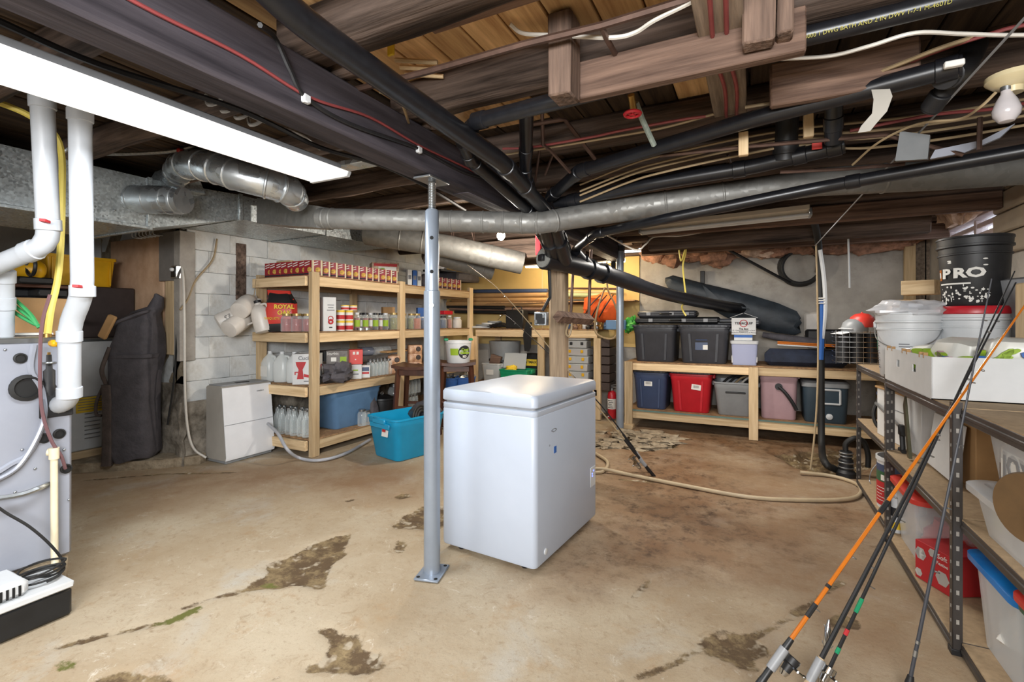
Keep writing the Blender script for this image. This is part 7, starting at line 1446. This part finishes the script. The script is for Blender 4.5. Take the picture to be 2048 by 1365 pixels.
obj(MB().tube([(.70, 3.86, ZM + .2), (.735, 3.42, ZM + .13)], .01, 6), 'bar', M['steel'], gcl, world=True); obj(MB().box((.735, 3.40, ZM + .12), (.03, .05, .06), .006).tube([(.735, 3.40, ZM + .1), (.735, 3.38, ZM + .01)], .013, 8).tube([(.735, 3.36, ZM + .008), (.735, 3.44, ZM + .008)], .012, 8), 'jaw', M['black'], gcl, world=True)
W(MB().loft([[(.72, 3.2, ZM + .01), (.735, 3.2, ZM + .01), (.735, 3.23, ZM + .01), (.72, 3.23, ZM + .01)], [(.71, 3.22, ZM + .28), (.72, 3.22, ZM + .28), (.72, 3.27, ZM + .28), (.71, 3.27, ZM + .28)], [(.715, 3.24, ZM + .36), (.717, 3.24, ZM + .36), (.717, 3.245, ZM + .36), (.715, 3.245, ZM + .36)]]), 'trowel_blade', mat('olive_blade', '#565440', .4, .6, .2), 'olive steel blade standing on the middle deck edge', 'blade')
q = (.83, 3.86, ZB); o = T('paint_pail', 'white paint pail with green and red label on the far rack bottom', 'pail', q, radians(-55)); f2 = lambda z: .125
obj(MB().lathe([(0, 0), (.125, 0), (.125, .3), (.132, .302), (.132, .325), (.122, .325), (.118, .02), (0, .02)], 28), 'body', M['white'], o)
obj(arc2(f2, .17, .235, -85, 85, 16), 'green_label', mat('label_green', '#2f5b3f', .4, 0, .1), o); obj(arc2(f2, .02, .17, -85, 85, 16), 'red_label', M['inkred'], o); obj(arc2(f2, .235, .28, -85, 85, 16), 'purple_label', M['navy'], o); obj(arc2(lambda z: .1262, .18, .215, -10, 60, 12), 'white_swash', M['paper'], o)
for k in range(5): obj(arc2(lambda z: .1262, .05 + .02 * k, .054 + .02 * k, -30, 10 - 8 * (k % 3)), 'printed_line', M['paper'], o)
obj(MB().tube(cr([(-.135, 0, .28), (-.16, -.05, .2), (-.15, -.08, .14), (-.12, -.1, .12)], 5), .003, 6), 'wire_bail', M['steel'], o)
o = T('spray_can', 'white and yellow caulk tube standing by the middle rack upright', 'tube', (.715, 3.42, ZB)); obj(MB().lathe([(0, 0), (.026, 0), (.026, .2), (.01, .23), (.006, .28), (0, .28)], 16), 'body', M['white'], o); obj(MB().lathe([(.0265, .02), (.0265, .06)], 16), 'yellow_band', M['inkyellow'], o); obj(MB().lathe([(.0265, .09), (.0265, .14)], 16), 'black_band', M['ink'], o)
def bin_(label, loc, w_, d_, h_, lidm, rz=0, body='bin', stuff=(), dark=True):
    o = T('lidded_bin', label, 'bin', loc, rz); k = .86
    obj(MB().loft([rr(w_ * k, d_ * k, .04, 0, n=5), rr(w_ * .97, d_ * .97, .05, h_ - .03, n=5), rr(w_ * .95, d_ * .95, .05, h_ - .03, n=5), rr(w_ * k - .01, d_ * k - .01, .04, .006, n=5)]), 'body', M[body], o)
    lo = obj(MB().loft([rr(w_ + .0, d_ + .0, .05, h_ - .035, n=5), rr(w_ + .03, d_ + .03, .055, h_ - .03, n=5), rr(w_ + .03, d_ + .03, .055, h_ - .008, n=5), rr(w_ - .0, d_ - .0, .05, h_, n=5), rr(w_ - .05, d_ - .05, .04, h_, n=5), rr(w_ - .07, d_ - .07, .04, h_ - .012, n=5)]), 'lid', lidm, o)
    if dark: obj(MB().bx(-.006, .006, -d_ * .36, d_ * .36, h_ - .0118, h_ - .010), 'lid_slot', M['ink'], lo)
    for i, (x, y, z, sx, sy, sz, mm) in enumerate(stuff): obj(lump((x, y, z), (sx, sy, sz), 8, i + 2, .3), 'contents', M[mm], o)
    return o
bin_('clear bin with red lid on the bottom deck behind the striped carton', (.90, 3.19, ZB), .42, .44, .33, M['redbright'], 0, 'bin', ((.0, -.1, .12, .14, .12, .1, 'redbright'), (.05, .1, .08, .12, .1, .07, 'beans')))
gb = carton('red gift carton with white snowflakes by the near rack upright', (.79, 2.83, ZB), radians(-62), .18, .18, .175, M['inkred'])
for x, z, r in ((-.06, .12, .03), (.05, .06, .034), (0, .15, .02), (-.07, .03, .02)):
    obj(MB().lathe([(r, 0), (0, 0)], 6, M=Matrix.Rotation(pi / 2, 3, 'X')).xf(Matrix.Translation((x, -.091, z))), 'snowflake', M['paper'], gb)
for y, z, r in ((-.05, .12, .03), (.05, .06, .03)): obj(MB().lathe([(r, 0), (0, 0)], 6, M=Matrix.Rotation(-pi / 2, 3, 'Y')).xf(Matrix.Translation((-.091, y, z))), 'snowflake', M['paper'], gb)
txt(gb, 'Soft', .03, M['paper'], (.05, -.0912, .15)); txt(gb, 'Festive', .02, M['paper'], (.05, -.0912, .12))
bin_('clear bin with bright blue lid and black slot on the bottom deck', (.95, 2.235, ZB), .44, .40, .33, M['bluelid'], 0, 'bin', ((-.05, 0, .12, .14, .11, .1, 'paper'), (.06, .02, .2, .1, .1, .08, 'cardwhite')))
rg = tub('green tub with red lid at the frame corner on the bottom deck', (.91, 1.77, ZB), pi / 2, .42, .42, .36, mat('dark_green_tub', '#2d5a44', .4, 0, .1), lid=M['redbright'], taper=.86)
obj(MB().box((0, -.16, .388), (.34, .012, .004)).box((0, .16, .388), (.34, .012, .004)).box((-.16, 0, .388), (.012, .32, .004)).box((.16, 0, .388), (.012, .32, .004)), 'lid_groove', M['ink'], rg)
bin_('upper clear bin holding a lettered wooden sign and pink ribbon', (.94, 2.05, ZM + .17), .44, .50, .22, M['bin'], 0, 'bin', ((-.05, -.1, .14, .1, .14, .05, 'pink'), (.02, .1, .12, .12, .12, .06, 'paper')), False)
sg = T('wooden_sign', 'wooden sign with grey painted letters inside the upper clear bin', 'sign', (.76, 2.08, ZM + .185)); obj(MB().bx(-.02, .02, -.13, .13, 0, .14, .004), 'board', M['joist_red'], sg); obj(MB().bx(-.0225, -.0205, -.11, .11, .02, .12), 'white_face', M['paper'], sg); txt(sg, 'JOY', .11, M['grey'], (-.024, 0, .07), (-1, 0, 0), bold=.004)
bin_('lower clear bin with a yellow note on the middle deck', (.92, 2.03, ZM), .48, .50, .17, M['bin'], 0, 'bin', ((-.08, -.08, .07, .1, .12, .05, 'cardwhite'), (.05, .1, .06, .12, .1, .04, 'pink')), False)
W(MB().box((.715, 2.14, ZM + .07), (.003, .07, .05), 0), 'yellow_note', mat('pale_yellow', '#d3c993', .7, 0, .05), 'pale yellow note inside the lower clear bin wall', 'note')
W(MB().bx(.83, 1.02, 2.38, 2.43, ZM, ZM + .3, .003), 'kraft_strip', M['kraft'], 'kraft board edge between the near rack and the clear bins', 'card')
wreath = T('round_plaque', 'round brown plaque with a pale cut-out at the frame edge', 'plaque', P(2050, 1000, d=1.62)); q = P(2068, 1020, X=.66)
obj(MB().lathe([(0, 0), (.092, 0), (.096, .008), (.092, .016), (0, .016)], 36, M=Matrix.Rotation(-pi / 2, 3, 'Y') ).xf(Matrix.Translation(q) @ Matrix.Rotation(.5, 4, 'Z')), 'disc', mat('brown_plaque', '#5e4628', .7, 0, .2), wreath, world=True)
obj(MB().box((-.03, -.045, -.01), (.02, .05, .09), .01).xf(Matrix.Translation(q) @ Matrix.Rotation(.5, 4, 'Z')), 'pale_figure', M['slateblue'], wreath, world=True)
W(lump((.70, 1.70, ZR[1] - .09), (.05, .09, .05), 10, 3, .4), 'black_bag', M['black'], 'black plastic bag drooping under the middle deck at the frame edge', 'bag')
# ---------------- near fishing rods propped on the rack
def lean(u0, v0, u1, v1, X, ext):      # butt on the floor along the sight line, contact on the rack edge, straight on past it
    c = P(u1, v1, X=X); a = P(u0, v0, z=.0); return [a, a.lerp(c, .5), c, c + (c - a) * ext]
rod('orange fishing rod with spinning reel propped on the near rack', lean(1474, 1434, 1912, 808, .62, .5), .0072, .0025, M['orange'], M['black'], .3, (.22, .33, .46, .6, .75, .9), M['abs_dull'], .6, ((.2, .05, M['black']), (.26, .012, M['black']), (.42, .05, M['black'])), 1278, 1312)
rod('black fishing rod with pale cork grip beside the orange rod', lean(1595, 1410, 1899, 822, .62, .5), .008, .0025, M['black'], mat('cork', '#b59f80', .8, 0, .2, 60), .2, (.3, .42, .6, .75, .9), M['chrome'], .45, (), 1318, 1335)
rod('green and black fishing rod with treble lure behind the cork-gripped rod', lean(1630, 1400, 1904, 812, .615, .5), .006, .002, M['black'], M['abs_dull'], .16, (.25, .4, .55, .7, .85), None, .5, ((.10, .02, M['green']), (.14, .02, M['inkred']), (.19, .05, M['green'])), 1345)
rod('single dark fishing rod standing closest to the near rack upright', lean(1812, 1400, 1931, 815, .63, .45), .0062, .002, M['charcoal'], M['abs_dull'], .12, (.3, .45, .6, .75, .9), None, .5, ((.1, .02, M['steel']), (.13, .01, M['steel'])), 1352)
lu = T('fishing_lure', 'silver minnow lure with treble hooks hanging on the rods', 'lure', P(1655, 1245, d=1.66)); a, b = P(1650, 1305, d=1.64), P(1658, 1240, d=1.66)
obj(MB().tube([a, a.lerp(b, .3), a.lerp(b, .7), b], [.003, .009, .01, .003], 10), 'body', M['chrome'], lu, world=True)
for t in (.3, .8):
    c = a.lerp(b, t)
    for k in range(3): obj(MB().tube(cr([c, c + V((.012 * cos(k * 2.1), .012 * sin(k * 2.1), -.016)), c + V((.02 * cos(k * 2.1), .02 * sin(k * 2.1), -.006))], 3), .0012, 5), 'hook', M['steel'], lu, world=True)
# lettering on the yellow-printed pipe
dr = [o for o in bpy.data.objects if str(o.get('label', '')).startswith('fat black drain')][0]
a, b = P(1545, 92, z=2.10), P(1890, 10, z=2.10); dv = (b - a); n_ = V((-.35, -.8, -.5)).normalized()
t_ = txt(dr, 'CERTIFIED - CS 1828000 1 DWG BATH AND 2 IN DWV 1-7-1 M-4601D', .0155, mat('dull_yellow_print', '#a8a04c', .6, 0, .05), (0, 0, 0)); m_ = P(1690, 56, z=2.135)
xd = V((1, 0, 0)); nn = V((0, -.85, -.53)).normalized(); up = nn.cross(xd); R3 = Matrix((xd, up, nn)).transposed()
pa, pb = P(1530, 92, z=2.135), P(2060, -38, z=2.135); xd = (pb - pa).normalized(); nn = (nn - xd * nn.dot(xd)).normalized(); up = nn.cross(xd); R3 = Matrix((xd, up, nn)).transposed()
m_ = pa + xd * (m_ - pa).dot(xd); t_.location = m_ + nn * .0325 - dr.location; t_.rotation_euler = R3.to_euler()
# ================================================================ lettering becomes mesh
bpy.context.view_layer.update()
dg = bpy.context.evaluated_depsgraph_get()
for o in [o for o in bpy.data.objects if o.type == 'FONT']:
    me = bpy.data.meshes.new_from_object(o.evaluated_get(dg)); n = bpy.data.objects.new('lettering', me); COL.objects.link(n)
    n.parent = o.parent; n.location = o.location; n.rotation_euler = o.rotation_euler; n.scale = o.scale
    bpy.data.objects.remove(o)
